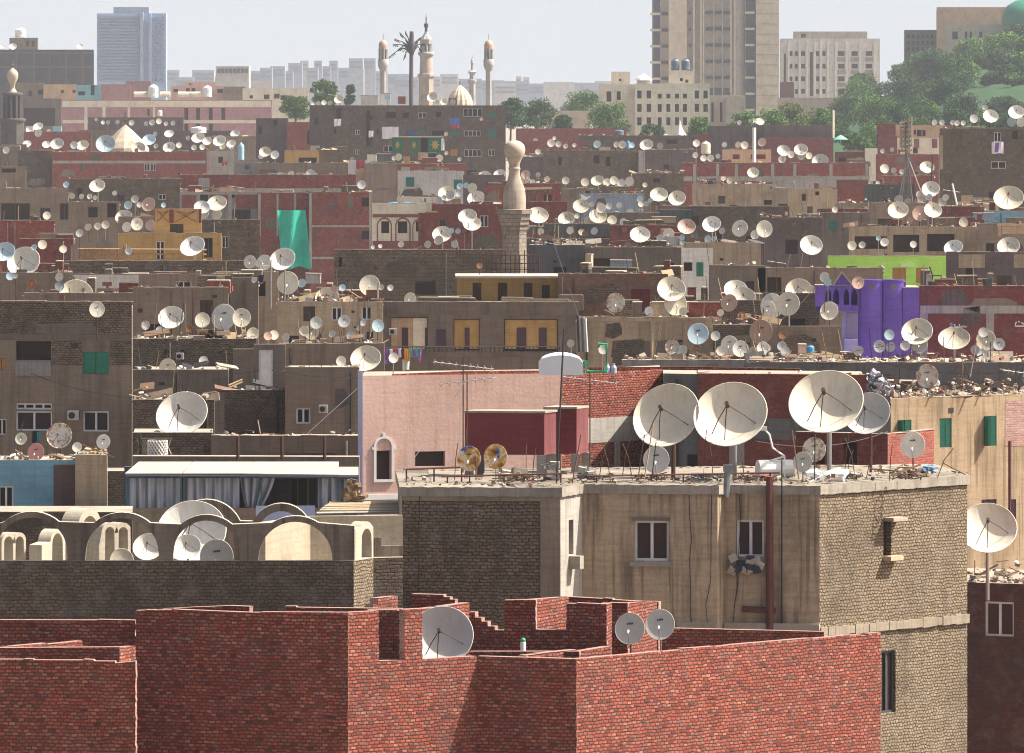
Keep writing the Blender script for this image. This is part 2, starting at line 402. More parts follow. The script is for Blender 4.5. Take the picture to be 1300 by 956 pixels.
def M(k):
    if k in MATS: return MATS[k]
    return MDEF[k]()
MDEF = {
 'coping': lambda: plaster('coping', (.34, .295, .235), .2, .5, (.16, .13, .10)),
 'roof': lambda: plaster('roof', (.30, .26, .205), .0, .6, (.14, .11, .09)),
 'concrete': lambda: plaster('concrete', (.36, .33, .29), .5, .4),
 'mud': lambda: brick('mud', [(.19, .145, .11), (.24, .19, .15), (.29, .235, .185), (.22, .17, .13), (.16, .12, .095)], (.05, .039, .03), bw=.21, bh=.098, joint=.023, grime=.5, irr=.026, relief=.035),
 'mudd': lambda: brick('mudd', [(.145, .108, .085), (.18, .14, .112), (.21, .165, .13), (.12, .09, .072)], (.05, .04, .032), bw=.21, bh=.098, joint=.021, grime=.5, irr=.026),
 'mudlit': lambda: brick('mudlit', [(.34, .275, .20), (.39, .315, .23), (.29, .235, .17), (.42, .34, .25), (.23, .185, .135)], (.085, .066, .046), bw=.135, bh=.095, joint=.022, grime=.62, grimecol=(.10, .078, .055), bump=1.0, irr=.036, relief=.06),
 'red': lambda: brick('red', [(.30, .085, .06), (.42, .14, .10), (.50, .18, .135), (.20, .07, .06), (.42, .13, .095), (.10, .05, .05), (.56, .34, .29), (.33, .10, .075), (.50, .22, .16), (.26, .20, .19), (.40, .14, .10)], (.078, .052, .045), bw=.17, bh=.09, joint=.020, grime=.22, bump=1.0, irr=.024, dust=.16, relief=.04),
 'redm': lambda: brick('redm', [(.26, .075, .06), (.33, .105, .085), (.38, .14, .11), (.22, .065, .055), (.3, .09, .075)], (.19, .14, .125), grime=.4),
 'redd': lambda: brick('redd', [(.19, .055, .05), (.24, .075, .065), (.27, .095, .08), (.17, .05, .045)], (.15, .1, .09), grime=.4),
 'reddark': lambda: brick('reddark', [(.11, .06, .05), (.14, .08, .065), (.09, .05, .045)], (.05, .035, .03), joint=.016, grime=.5), 'redp': lambda: brick('redp', [(.40, .22, .19), (.48, .28, .23), (.36, .2, .18), (.5, .33, .28)], (.28, .22, .2), bh=.09, grime=.25),
 'brown': lambda: plaster('brown', (.225, .168, .123)),
 'brownd': lambda: plaster('brownd', (.165, .13, .105)),
 'tan': lambda: plaster('tan', (.40, .30, .20), .6),
 'tanlit': lambda: plaster('tanlit', (.35, .255, .16), 1.0, .45, (.16, .115, .07)),
 'grey': lambda: plaster('grey', (.25, .235, .22)),
 'greyd': lambda: plaster('greyd', (.115, .11, .11)),
 'plum': lambda: plaster('plum', (.125, .092, .09)),
 'redplaster': lambda: plaster('redplaster', (.24, .085, .075), .35),
 'cream': lambda: plaster('cream', (.72, .64, .49), .35, .25),
 'white': lambda: plaster('white', (.68, .65, .58), .35, .25),
 'whited': lambda: plaster('whited', (.52, .50, .46), .5, .4),
 'yellow': lambda: plaster('yellow', (.44, .29, .115), .35, .25),
 'ochre': lambda: plaster('ochre', (.46, .28, .10), .35, .25),
 'peach': lambda: plaster('peach', (.52, .35, .22), .35, .3),
 'pinkw': lambda: plaster('pinkw', (.60, .40, .33), .35, .28, (.40, .24, .2)),
 'fardark': lambda: plaster('fardark', (.06, .058, .064), .3), 'pinkfar': lambda: plaster('pinkfar', (.40, .21, .21), .3, .25), 'pinkd': lambda: plaster('pinkd', (.38, .21, .2), .35),
 'maroon': lambda: plaster('maroon', (.19, .03, .035), .2, .2, (.09, .02, .02)),
 'purple': lambda: plaster('purple', (.15, .08, .41), .5, .4, (.085, .04, .28), rough=.75),
 'lilac': lambda: plaster('lilac', (.36, .32, .62), .2, .2),
 'lime': lambda: plaster('lime', (.43, .72, .13), .1, .12, (.22, .45, .04)),
 'blue': lambda: plaster('blue', (.17, .33, .42), .25, .25),
 'teal': lambda: plaster('teal', (.22, .45, .47), .3, .25),
 'bluegrey': lambda: plaster('bluegrey', (.22, .27, .33), .4, .3),
 'stone': lambda: brick('stone', [(.33, .275, .22), (.38, .315, .25), (.28, .235, .19)], (.17, .14, .115), bw=.5, bh=.25, joint=.03, grime=.4, bump=.5),
 'stonep': lambda: plaster('stonep', (.5, .41, .31), .3, .3),
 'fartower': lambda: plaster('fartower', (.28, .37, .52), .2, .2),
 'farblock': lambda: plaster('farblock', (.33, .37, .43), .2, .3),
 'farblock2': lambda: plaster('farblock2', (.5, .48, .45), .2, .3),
 'wood': lambda: flat('wood', (.17, .10, .06), .8, 0, .5),
 'woodl': lambda: flat('woodl', (.42, .30, .17), .8, 0, .5),
 'rustm': lambda: flat('rustm', (.10, .05, .035), .75, .3, .6),
 'pipe': lambda: flat('pipe', (.12, .035, .03), .6, 0, .4),
 'steel': lambda: flat('steel', (.32, .31, .30), .5, .5, .4),
 'dark': lambda: flat('dark', (.03, .03, .033), .6),
 'whitep': lambda: flat('whitep', (.75, .75, .73), .5, 0, .2),
 'greenp': lambda: flat('greenp', (.02, .33, .15), .4, 0, .15),
 'net': lambda: plaster('net', (.02, .42, .30), .3, .25, (.01, .22, .16)),
 'tankgrey': lambda: flat('tankgrey', (.10, .14, .2), .5),
 'cloth_w': lambda: flat('cloth_w', (.7, .68, .7), .9, 0, .25), 'cloth_r': lambda: flat('cloth_r', (.4, .05, .08), .9), 'cloth_b': lambda: flat('cloth_b', (.08, .14, .42), .9),
 'cloth_p': lambda: flat('cloth_p', (.25, .1, .35), .9), 'cloth_o': lambda: flat('cloth_o', (.6, .3, .05), .9), 'cloth_t': lambda: flat('cloth_t', (.08, .4, .4), .9), 'cloth_k': lambda: flat('cloth_k', (.04, .04, .06), .9),
 'dw': lambda: dishmat('dw', (.78, .75, .68), 0, .6), 'dc': lambda: dishmat('dc', (.73, .67, .55), 0, .55), 'dg': lambda: dishmat('dg', (.52, .52, .50), 0, .35),
 'df': lambda: dishmat('df', (.62, .60, .55), 0, .6), 'db': lambda: dishmat('db', (.46, .6, .68), 0, .3), 'dp': lambda: dishmat('dp', (.56, .38, .30), .3, .4), 'dr': lambda: dishmat('dr', (.42, .24, .13), 1.2, .6),
 'dm': lambda: dishmat('dm', (.76, .73, .67), .62, .5), 'dk': lambda: dishmat('dk', (.16, .17, .19), 0, .4), 'dx': lambda: dishmat('dx', (.42, .1, .1), .3, .4), 'ds': lambda: dishmat('ds', (.55, .26, .24), .2, .3),
 'dq': lambda: paintdish('dq'), 'lnb': lambda: flat('lnb', (.55, .53, .48), .6),
}

ORD = 'first second third fourth fifth sixth seventh eighth ninth tenth eleventh twelfth thirteenth fourteenth fifteenth sixteenth seventeenth eighteenth nineteenth twentieth twenty-first twenty-second twenty-third twenty-fourth twenty-fifth'.split()
HAZE, SEL, SAZ, SUNE, SKYE, EXPO = 0.52e-4, 51, 7, 5.0, .08, 1.03; HORC = (3.75, 4.0, 4.25)
def bx(key, x0, x1, yt, mat, desc, label, D=None, D1=None, **kw):
    D = D or 112500.0/(yt-100)
    m = M(mat)
    q = random.Random('w'+key)
    if 290 < D < 1250 and  key not in ('nbrk', 'rf', 'rf2', 'redright', 'rubwall', 'ledge2', 'tanhouse', 'm4', 'longred', 'redframe', 'redframe2', 'redframe3', 'arches', 'redpar', 'greyplaster', 'bh9', 'doorh', 'bh10', 'awnback', 'm18', 'lime', 'bigleft', 'mudblock') and x1-x0 > 25:
        win = list(kw.get('win', ())); sp = D and F/D
        for i in range(int((x1-x0)/45)):
            w = q.uniform(.55, 1.15)*sp; h = q.uniform(.7, 1.35)*sp; x = q.uniform(x0+3, x1-3-w); y = yt+q.uniform(.7, 2.6)*sp
            if all(x > o[2]+4 or x+w < o[0]-4 for o in win): win.append((x, y, x+w, y+h, q.choice(('d', 'd', 'd', 'sb', 'fw', 'd', 'sb', 'st'))))
        kw['win'] = win
    if 'top' in kw: kw['top'] = M(kw['top'])
    if 'roofmat' in kw: kw['roofmat'] = M(kw['roofmat'])
    return building(key, [(x0, D), (x1, D1 or D)], yt, m, desc, label, **kw)
# ---- far row (1500-2400 m)
bx('farleft', -6, 119, 63, 'fardark', 'the dark grey slab at far left', 'wide dark grey concrete slab block on the far left skyline', 2300, dep=30, par=1.2,
   win=[(7,70,22,83,'d')][:0])
bx('farleftbox', 12, 48, 48, 'brownd', 'the box on the grey slab', 'small dark rooftop block standing on the wide grey slab at far left', 2310, dep=10, par=1, name='rooftop_block', win=[(33,52,37,59,'d'),(40,52,44,59,'d')])
bx('tealtank', 97, 128, 108, 'teal', 'the teal box', 'pale teal boxy roof shed beside the peach house at far left', 1940, dep=6, par=.3, name='roof_shed', cat='shed', win=[(99,116,108,121,'d'),(115,104,120,121,'d')])
bx('peachold', 55, 97, 107, 'peach', 'the peach house', 'low weathered peach house with small windows below the grey slab', 2000, dep=12, win=[(77,114,81,118,'d'),(92,114,96,118,'d')])
bx('greyold', 14, 56, 105, 'brown', 'the grey brown house', 'low grey brown house with dark doorway left of the peach house', 2010, dep=12, win=[(36,115,41,122,'d'),(48,114,56,120,'d')])
bx('pinkA', 128, 166, 107, 'pinkd', 'the dusky pink house', 'low dusky pink house right of the teal roof shed', 2060, dep=12)
bx('pinkB', 160, 192, 103, 'pinkd', 'the narrow pink house', 'dusky pink house behind white tanks below the office tower', 2090, dep=12)
bx('pinkC', 217, 286, 109, 'pinkw', 'the salmon house', 'salmon pink house with stepped roof and dark square windows on left', 2065, dep=12, win=[(220,113,226,117,'d'),(236,112,241,117,'d'),(243,112,248,117,'d'),(276,113,283,118,'d')])
bx('pinkC2', 232, 274, 104, 'pinkw', 'the salmon penthouse', 'salmon penthouse block on top of the salmon pink house', 2067, dep=8, name='rooftop_block', win=[(240,106,243,108,'d')])
bx('greyE', 284, 311, 110, 'brown', 'the drab house', 'drab grey brown house between the salmon house and the beige house', 2055, dep=12)
bx('beigeF', 308, 392, 112, 'cream', 'the beige house', 'flat roofed beige house with three small dark windows left of round trees', 1980, dep=14, win=[(317,121,321,125,'d'),(335,120,342,126,'d'),(348,119,355,125,'d'),(356,121,365,127,'d')])
bx('whiteroof', 322, 344, 103, 'white', 'the white shed', 'small white roofed block behind the beige house', 2120, dep=10, par=.2)
bx('pinkcomplex', 78, 345, 127, 'pinkfar', 'the long pink block', 'long pink block with cream bands and tall dark windows across the far left', 1900, dep=15, par=1.2,
   win=[(187,138,190,147,'d'),(234,137,239,152,'d'),(249,137,254,152,'d'),(265,137,270,152,'d'),(281,137,286,152,'d'),(234,157,239,170,'d'),(249,157,254,163,'d'),(265,157,270,170,'d')])
bx('greyport', 26, 78, 125, 'brownd', 'the dark arcade', 'dark grey brown hall with shadowed upper gallery beside the slim minaret', 1850, dep=12, win=[(30,137,70,160,'d')])
bx('farwall', 112, 233, 149, 'plum', 'the plum wall', 'long plum brown block with a crowd of dishes behind the tan dome', 1560, dep=12)
bx('redstrip', 30, 116, 167, 'redm', 'the low red wall', 'low red brick house behind the dishes near the slim minaret', 1420, dep=10)
bx('greyroofs', 98, 150, 165, 'brown', 'the brown wall', 'low brown house between red wall and tan dome', 1440, dep=10)
bx('leftmid2', 180, 300, 166, 'plum', 'the low plum house', 'low plum house right of the tan dome', 1445, dep=12)
bx('leftmid3', 262, 368, 173, 'brown', 'the grey roofed house', 'grey brown house with long bare parapet left of the dark apartment block', 1400, dep=14)
bx('minbase', -4, 34, 183, 'brownd', 'the mosque wall', 'dark stone mosque wall at the left edge', 1300, dep=12)
bx('frameL', 325, 366, 150, 'plum', 'the shabby house', 'shabby plum house with teal window left of the dark apartment block', 1330, dep=12, win=[(328,160,333,170,'d'),(347,152,352,160,'d')])
bx('frameL2', 364, 394, 155, 'redm', 'the red slice', 'narrow red house pressed against the dark apartment block', 1320, dep=12, win=[(390,166,393,183,'d')])
W = []
for (x0,y0,x1,y1,t) in [(490,142,503,150,'d'),(511,143,519,150,'d'),(531,143,541,150,'fw'),(553,142,560,149,'d'),(588,138,612,148,'fw'),(621,142,629,150,'st'),(495,165,503,172,'su'),(516,165,527,172,'su'),(531,165,539,171,'st'),(548,166,564,172,'d'),(573,165,581,174,'st'),(589,166,610,173,'fw'),(620,164,630,174,'st'),(572,189,581,198,'so'),(589,190,611,199,'fw'),(620,190,628,198,'fw'),(487,185,499,193,'fw'),(451,165,457,171,'fw'),(451,190,456,196,'fw'),(427,137,433,150,'d'),(465,140,470,186,'d'),(400,150,404,158,'d'),(424,163,427,170,'d'),(478,164,481,170,'d'),(590,216,606,222,'d'),(470,147,473,152,'d')]:
    W.append((x0, y0, x1, y1, t))
building('darkblock', [(393, 1262), (424, 1254), (642, 1250)], 133.5, M('mudd'), 'the dark apartment block', 'big dark brown apartment block with white, blue and green windows below the minarets', dep=18, par=.7, win=W)
# ---- white and grey far buildings, right
bx('cityhall', 806, 901, 106, 'cream', 'the ornate cream building', 'cream palace-like building with rows of dark windows before the big tower', 1750, dep=16, par=1.0,
   win=[(x, y, x+5.5, y+h, 'd') for y, h in ((115, 10), (132, 10), (149, 10)) for x in (809, 821, 882, 893)]+[(x, y, x+5, y+h, 'd') for y, h in ((119, 6), (132, 10), (149, 10)) for x in (835, 846, 857, 867)])
bx('citywing', 760, 808, 107, 'cream', 'the cream wing', 'plain cream wing with two windows at the left end of the ornate building', 1765, dep=14, win=[(770,116,776,129,'d'),(783,116,788,127,'d')])
bx('citybox', 776, 800, 91, 'cream', 'the left cream box', 'square cream stair block on the left wing of the ornate building', 1772, dep=5, name='stair_block', par=.3, win=[(786,100,789,103,'d')])
bx('citybox2', 849, 880, 90, 'cream', 'the right cream box', 'cream stair block carrying two dark tanks on the ornate building', 1756, dep=6, name='stair_block', par=.3, win=[(863,99,867,103,'d'),(870,101,874,105,'d')])
bx('lowwing', 900, 945, 121, 'stonep', 'the low stone wing', 'low beige stone wing with tall slot windows at the foot of the tower', 1900, dep=14, win=[(903,130,906,155,'d'),(914,130,917,155,'d')])
bx('lowwing2', 922, 946, 122, 'stonep', 'the plain stone wing', 'plain beige annex beside the slot windowed wing below the tower', 1890, dep=10)
bx('greyward', 990, 1117, 49, 'whited', 'the grey white block', 'grey white institutional block with vertical bays of dark windows', 2700, dep=30, par=1.2,
   win=[(x, y, x+w, y+6, 'd') for y in (65, 81, 97, 113) for x, w in ((1002,4),(1009,4),(1017,5),(1036,4),(1044,4),(1064,8),(1081,8),(1099,8))]+[(995,68,998,108,'d'),(1028,66,1032,122,'d')])
bx('greywardtop', 1007, 1101, 40, 'concrete', 'the penthouse of the grey white block', 'long low concrete penthouse on the grey white institutional block', 2708, dep=12, name='rooftop_block', win=[(1017,43,1023,48,'d')])
bx('pinklow', 988, 1068, 124, 'pinkw', 'the low pink wall', 'low pale pink house in front of the grey white block', 2300, dep=14)
bx('pinkbox', 990, 1008, 104, 'redplaster', 'the red shed', 'small dark red shed beside the tower base', 2350, dep=8, name='roof_shed', cat='shed')
bx('hillhotel', 1189, 1305, 9, 'peach', 'the beige hilltop hall', 'big beige striped hall on the wooded hilltop at right', 2440, dep=30, par=1.0)
bx('hillmosque', 1202, 1305, 31, 'stonep', 'the striped mosque hall', 'striped stone mosque hall with arched windows below the green dome', 2400, dep=25, par=.8, win=[(1209,40,1216,50,'d'),(1225,40,1228,49,'d'),(1231,40,1234,49,'d'),(1243,40,1247,48,'d')])
bx('scaff', 1148, 1190, 38, 'brownd', 'the scaffolded shell', 'dark unfinished shell of a building wrapped in scaffolding on the hill', 2450, dep=20, par=.3, win=[(1152+6*i, 44+8*j, 1155+6*i, 49+8*j, 'd') for i in range(6) for j in range(3)])
bx('shedfar', 693, 749, 141, 'stonep', 'the low beige shed', 'low beige shed with flat overhanging roof among dark trees', 1820, dep=9, par=.0, win=[(697,147,700,158,'d'),(712,147,716,158,'d')])
# ---- middle distance, 900-1500 m
bx('redfar', 655, 795, 163, 'redm', 'the far red wall', 'long far red brick wall right of the bulb topped minaret', 1500, dep=10)
bx('redfar2', 655, 742, 179, 'redm', 'the lower red wall', 'lower red brick block with dishes right of the bulb topped minaret', 1300, dep=9)
bx('dbl', 735, 880, 172, 'mudd', 'the ragged brown block', 'ragged dark brown brick block with one wide dark opening in centre distance', 1330, dep=10, par=.4, win=[(846,177,860,183,'d')])
bx('dbl_b', 878, 900, 170, 'redd', 'the red sliver', 'thin red brick house between ragged brown and two tone blocks', 1345, dep=10)
bx('m2a', 897, 970, 160, 'plum', 'the plum two tone block', 'plum grey block with a tall white pole at centre right', 1360, dep=12)
bx('m2b', 970.3, 1058, 159, 'plum', 'the two tone block', 'two tone plum and red block with one blue window below the tower', 1358, dep=12, win=[(978,177,985,184,'fw')])
bx('m2c', 971, 1057, 174, 'redd', 'the red lower storey', 'dark red lower storey in front of the two tone block', 1352, dep=4, par=.2)
bx('m3', 1130, 1200, 159, 'peach', 'the peach house with arches', 'peach house with two red arched niches behind the antenna tower', 1300, dep=10, win=[(1164,165,1170,173,'d'),(1171,165,1175,173,'d'),(1160,165,1163,171,'d')])
bx('m3b', 1113, 1137, 157, 'redd', 'the dark red stair house', 'dark red stepped house left of the peach house with arches', 1295, dep=9)
bx('m3c', 1115, 1139, 173, 'redd', 'the dark red step', 'lower dark red block with tiny dishes left of the peach house', 1280, dep=8)
bx('m3d', 1138.5, 1196, 175, 'cream', 'the cream storey', 'cream lower storey with red niches behind the antenna tower', 1285, dep=5, par=.1, win=[(1159,187,1165,195,'d')])
bx('redA', 1060, 1112, 193, 'redd', 'the low dark red wall', 'low dark red house with one dark window right of the two tone block', 1200, dep=9, win=[(1065,200,1074,205,'d')])
bx('creampillar', 1098, 1114, 188, 'cream', 'the cream pier', 'narrow cream stair tower between two red walls behind the antenna tower', 1195, dep=5, name='stair_tower')
bx('redB', 1112, 1192, 196, 'redm', 'the red wall behind the mast', 'red brick house behind the lattice antenna tower', 1150, dep=9)
bx('redC', 1120, 1186, 223, 'redm', 'the bright red wall', 'bright red brick wall in front of a row of white dishes near the antenna tower', 940, dep=8)
bx('greenscreen', 1097, 1161, 234, 'greyd', 'the dark green screen wall', 'dark green grey screened terrace house left of the antenna tower', 860, dep=8)
bx('m4', 1193, 1306, 163, 'mudd', 'the tall dark brick block', 'tall dark brown brick block at right edge with washing under a window', 850, dep=16, par=.6, fmats=None,
   win=[(1262,168,1271,180,'fw'),(1258,205,1277,214,'fw'),(1255,243,1263,251,'d'),(1285,166,1292,177,'d')])
bx('nbrk', 66, 262, 193, 'redm', 'the long red block with dishes', 'long red brick block with a grey band and white shutters below the tan dome', 1180, dep=12, par=.7, win=[(102,208,105,217,'st'),(183,208,190,217,'fw'),(191,208,198,217,'fw')])
bx('nbrk_r', 262.3, 297, 192, 'concrete', 'the concrete bay', 'bare concrete bay with a dark window right of the long red block', 1181, dep=12, win=[(277,199,283,207,'d')])
bx('nbrk_rr', 297, 332, 206, 'grey', 'the low grey terrace', 'low grey terrace house carrying a pale blue tank', 1060, dep=9)
bx('brownl', 22, 66, 191, 'mudd', 'the dark brown house', 'dark brown house left of the long red block', 1186, dep=10)
bx('brownl0', -5, 24, 186, 'brown', 'the left brown roof', 'brown house with white tanks at the left edge', 1200, dep=10)
bx('brownl2', -5, 33, 212, 'brown', 'the low left house', 'low brown house with shaded terrace at the left edge', 1000, dep=8, win=[(2,214,20,219,'d')])
bx('ochrehut', 361, 405, 191, 'ochre', 'the ochre hut', 'ochre plaster roof hut with dark shed before the dark apartment block', 1120, dep=6, name='roof_hut', par=.3, win=[(379,200,402,209,'d')])
bx('mudhut', 404.3, 440, 190, 'mud', 'the mud brick hut', 'mud brick roof hut right of the ochre hut', 1121, dep=6, name='roof_hut', par=.3)
bx('hutbase', 325, 442, 207, 'brown', 'the house under the huts', 'brown house with cluttered parapet under the ochre and mud brick huts', 1050, dep=12)
bx('hutbase2', 440, 466, 203, 'whited', 'the pale sliver', 'narrow pale house with a white coping left of the long brown house', 1085, dep=8)
bx('redcloth', 452, 463, 204, 'peach', 'the ochre corner', 'narrow ochre house corner behind a red cloth', 1040, dep=5)
bx('tapbase', 463, 505, 208, 'brown', 'the long brown house', 'brown house with red patched side wall left of the grey plaster house', 1030, dep=12)
bx('tapbase2', 505, 592, 208, 'redm', 'the house below the tapestry room', 'red parapet house carrying crates and dishes below the green tapestry room', 1031, dep=12, par=.6)
bx('greyplaster', 505, 589, 217, 'whited', 'the grey plaster house', 'grey white plaster house with two green windows in left centre', 960, dep=9, win=[(515,225,526,237,'st'),(576,228,587,240,'st')])
bx('ledge', 504, 560, 250, 'cream', 'the cream ledge house', 'low cream ledge house below the grey plaster house', 740, dep=7)
bx('arches', 472, 549, 258, 'cream', 'the cream house with red arches', 'cream house with dark red arches over barred windows in left centre', 715, dep=10, par=.8,
   win=[(484,281,494,296,'d'),(505,281,517,296,'d'),(528,281,534,294,'d')])
bx('redbrownmid', 548, 640, 259, 'redd', 'the plum red house', 'plum red house with small grey window left of the bulb topped minaret', 712, dep=10, win=[(558,279,565,289,'fk')])
bx('redbr2', 614, 645, 235, 'redm', 'the small red house', 'small bright red brick house just left of the bulb topped minaret', 850, dep=7)
bx('greymid3', 588, 640, 222, 'plum', 'the plum terrace', 'plum terrace house with big dishes left of the bulb topped minaret', 930, dep=9)
bx('rb_low', 531, 556, 270, 'redd', 'the red side wing', 'small dark red side wing right of the red arches', 680, dep=7)
bx('longred', 228, 452, 222, 'redm', 'the long low red parapet', 'long low red brick parapet house with concrete bands left of centre', 905, dep=12, par=.8)
bx('redframe', 392, 472, 244, 'redm', 'the big red brick house', 'big bare red brick house in a concrete frame right of the green net', 850, dep=12, par=.3, top='concrete', win=[(459,251,469,262,'d'),(459,293,469,304,'d')])
bx('redframe2', 327, 392, 245, 'redm', 'the red brick wing', 'red brick wing with concrete posts behind the hanging green net', 856, dep=10, par=.3, top='concrete')
bx('redframe3', 228, 327, 244, 'grey', 'the concrete framed house', 'concrete framed house with red brick panels left of the green net', 862, dep=10, par=.3, win=[(254,246,264,255,'d'),(294,246,298,251,'d'),(295,266,318,279,'d')])
bx('brownA', 85, 229, 227, 'mud', 'the wide brown house', 'wide plain brown brick house below the long red block', 880, dep=10)
bx('bayhouse', -5, 87, 239, 'brown', 'the house with glazed bays', 'grey brown house with dark glazed bays at the left edge', 800, dep=10, par=.9, win=[(1,258,38,279,'fk'),(51,264,64,279,'fk'),(76,258,87,279,'fk')])
bx('dooryard', 87, 152, 256, 'brown', 'the low brown yard house', 'low brown house with dark doorway and small dishes on the ledge', 715, dep=9, win=[(136,258,148,276,'d'),(112,263,124,276,'d')])
bx('redpar', -5, 69, 280, 'redm', 'the red parapet house', 'low house with a solid red brick parapet at the left edge', 620, dep=9, par=.8)
bx('redbrownB', 24, 90, 303, 'redd', 'the plum red low wall', 'low plum red wall behind the two biggest left edge dishes', 560, dep=8)
bx('midwhite', 150, 200, 275, 'brown', 'the low roofs', 'low brown house with heaps of scrap left of the ochre house', 650, dep=8)
bx('ochre2', 150, 281, 296, 'ochre', 'the ochre house', 'ochre house with white glazed door and wooden balcony rail', 560, dep=8, par=.2, win=[(198,306,209,332,'fw'),(259,302,270,327,'fk')])
bx('ochrecabin', 195, 256, 265, 'ochre', 'the ochre cabin', 'tall ochre cabin with crossed trellis panels on the ochre house', 566, dep=5, name='roof_cabin', par=.2)
bx('brickR', 256, 330, 279, 'mud', 'the mud brick wall', 'mud brick house with white framed window right of the ochre cabin', 585, dep=9, win=[(282,300,290,315,'fw')])
bx('muds2', 83, 312, 331, 'mud', 'the long mud brick roof', 'long mud brick house with bricks showing below the ochre house', 500, dep=9, par=.9, win=[])
bx('mudblock', 424, 640, 317, 'mud', 'the wide mud brick block', 'wide weathered mud brick block left of the bulb topped minaret', 510, dep=10, par=.9, win=[(430,327,434,339,'d'),(527,357,553,374,'d')])
bx('muds3', 90, 330, 348, 'brown', 'the brown row', 'brown row house with white plaster patch and barred window', 470, dep=9, win=[(223,357,243,375,'fw'),(272,357,292,378,'sr')])
bx('lapse', -5, 92, 346, 'brown', 'the crumbling roofs', 'crumbling brown house with scattered boards at the left edge', 476, dep=9)
bx('lowL', 30, 168, 372, 'brown', 'the ruined terrace', 'ruined brown terrace house carrying the huge half hidden yellowed dish', 418, dep=8)
# right of centre
bx('m5', 687, 811, 191, 'mud', 'the mud brown block', 'mud brown brick block with two small windows right of the bulb topped minaret', 1130, dep=12, win=[(709,199,713,210,'d'),(769,199,775,211,'d')])
bx('m5p', 810.5, 819, 191, 'concrete', 'the pale pier', 'pale concrete stair pier between the mud brown and plum blocks', 1128, dep=10, name='stair_tower')
bx('m5b', 818.5, 882, 190, 'plum', 'the plum block', 'dark plum plaster block right of the pale concrete pier', 1131, dep=12)
bx('m5c', 655, 690, 199, 'plum', 'the purple grey house', 'small purple grey house beside the bulb topped minaret', 1100, dep=10)
bx('rf', 865, 1103, 207, 'redm', 'the red brick house with concrete posts', 'long red brick house with grey concrete posts and a cream hut on top', 1030, dep=12, par=.5, top='concrete')
bx('rf2', 970, 1104, 224, 'concrete', 'the concrete band', 'grey concrete banded wall below the long red brick house with posts', 985, dep=3, par=.1)
bx('rf3', 1062, 1102, 228, 'redm', 'the red lower wall', 'red brick lower storey at the right end of the posts house', 960, dep=4, par=.1)
bx('creamhut', 917, 979, 190, 'peach', 'the cream hut', 'cream roof hut with red windows on the red brick house with posts', 1040, dep=6, name='roof_hut', par=.4, win=[(930,196,939,202,'sr'),(953,196,972,202,'sr')])
bx('m6', 802, 868, 220, 'mud', 'the brick house under rubble', 'brown brick house with blue window under a heap of pale rubble', 930, dep=9, win=[(829,226,838,232,'fk')])
bx('m7', 712, 812, 240, 'brown', 'the house with a dish row', 'brown house with a row of cream dishes on its roof', 830, dep=9)
bx('m7b', 735, 818, 246, 'bluegrey', 'the blue grey house', 'blue grey tin clad house with a painted dove on its corner', 790, dep=8, par=.3)
bx('m8', 655, 712, 233, 'redm', 'the salmon brick house', 'salmon red brick house with a log pergola right of the minaret bulb', 872, dep=9, par=.3)
bx('m8b', 660, 720, 256, 'redd', 'the dull red house', 'dull red brick house below the log pergola', 735, dep=8)
bx('m9', 879, 985, 234, 'tan', 'the tan house under planks', 'low tan house buried under planks and rubble', 855, dep=9, par=.5, win=[(968,253,982,259,'d')])
bx('m9b', 1000, 1063, 240, 'tan', 'the clay wall house', 'tan clay wall house with small dark slots right of centre', 800, dep=9, par=.6, win=[(990,245,993,252,'d'),(1018,246,1023,255,'d'),(1035,243,1040,248,'d')])
bx('m9c', 968, 1004, 240, 'tan', 'the ledge house', 'low tan ledge house with dark door left of the clay wall house', 812, dep=8, win=[(970,254,980,260,'d')])
bx('m9d', 1040, 1103, 265, 'redd', 'the dark red yard', 'dark red brick house below the green screen wall', 690, dep=8)
bx('m10', 835, 1002, 262, 'mud', 'the mud brick house with dishes', 'broad mud brick house with four big dishes in front, right of centre', 692, dep=9, par=.8, win=[(947,300,955,306,'d')])
bx('m10g', 834, 878, 266, 'greyd', 'the dark green grey house', 'dark green grey house with a teal window in right centre', 680, dep=7, win=[(868,269,875,278,'st')])
bx('m10d', 770, 838, 270, 'brownd', 'the scrap sheds', 'dark brown house with timber scrap in centre distance', 668, dep=7)
bx('m11', 690, 775, 284, 'greyd', 'the slate grey house', 'slate grey house with flat parapet right of the minaret balcony', 612, dep=9, par=.6)
bx('m11b', 774.6, 862, 286, 'redd', 'the oxblood house', 'oxblood red house behind a single big white dish', 605, dep=9, par=.6)
bx('m12', 668, 774, 303, 'mud', 'the low mud brick house', 'low mud brick house with rubble coping right of the minaret', 552, dep=8)
bx('m13', 672, 743, 311, 'greyd', 'the black shed', 'black tarred shed with crooked roof right of the minaret', 525, dep=6, par=.1, name='roof_shed', cat='shed')
bx('m13b', 743, 870, 314, 'brownd', 'the shanty roofs', 'shabby brown house roofed with boards and tin in right centre', 522, dep=8, win=[(750,328,776,343,'d'),(842,334,856,340,'d')])
bx('m13c', 833, 866, 300, 'whited', 'the peeling pier', 'peeling grey white wall carrying small dishes left of the white house', 545, dep=6)
bx('m14', 865, 905, 315, 'white', 'the white house', 'whitewashed house with green shutter and dark window in right centre', 500, dep=8, win=[(868,333,879,344,'d'),(884,333,893,351,'sg')])
bx('m15', 868, 966, 308, 'tan', 'the slab roofed house', 'tan house with a long thin concrete roof slab right of the white house', 530, dep=8, par=.2)
bx('m16', 900, 972, 337, 'brownd', 'the dark terrace', 'dark brown terrace house right of the white house', 470, dep=8)
bx('m16b', 965, 1044, 276, 'plum', 'the plum wall house', 'tall plum house behind one big white dish, right of centre', 640, dep=10, par=.4)
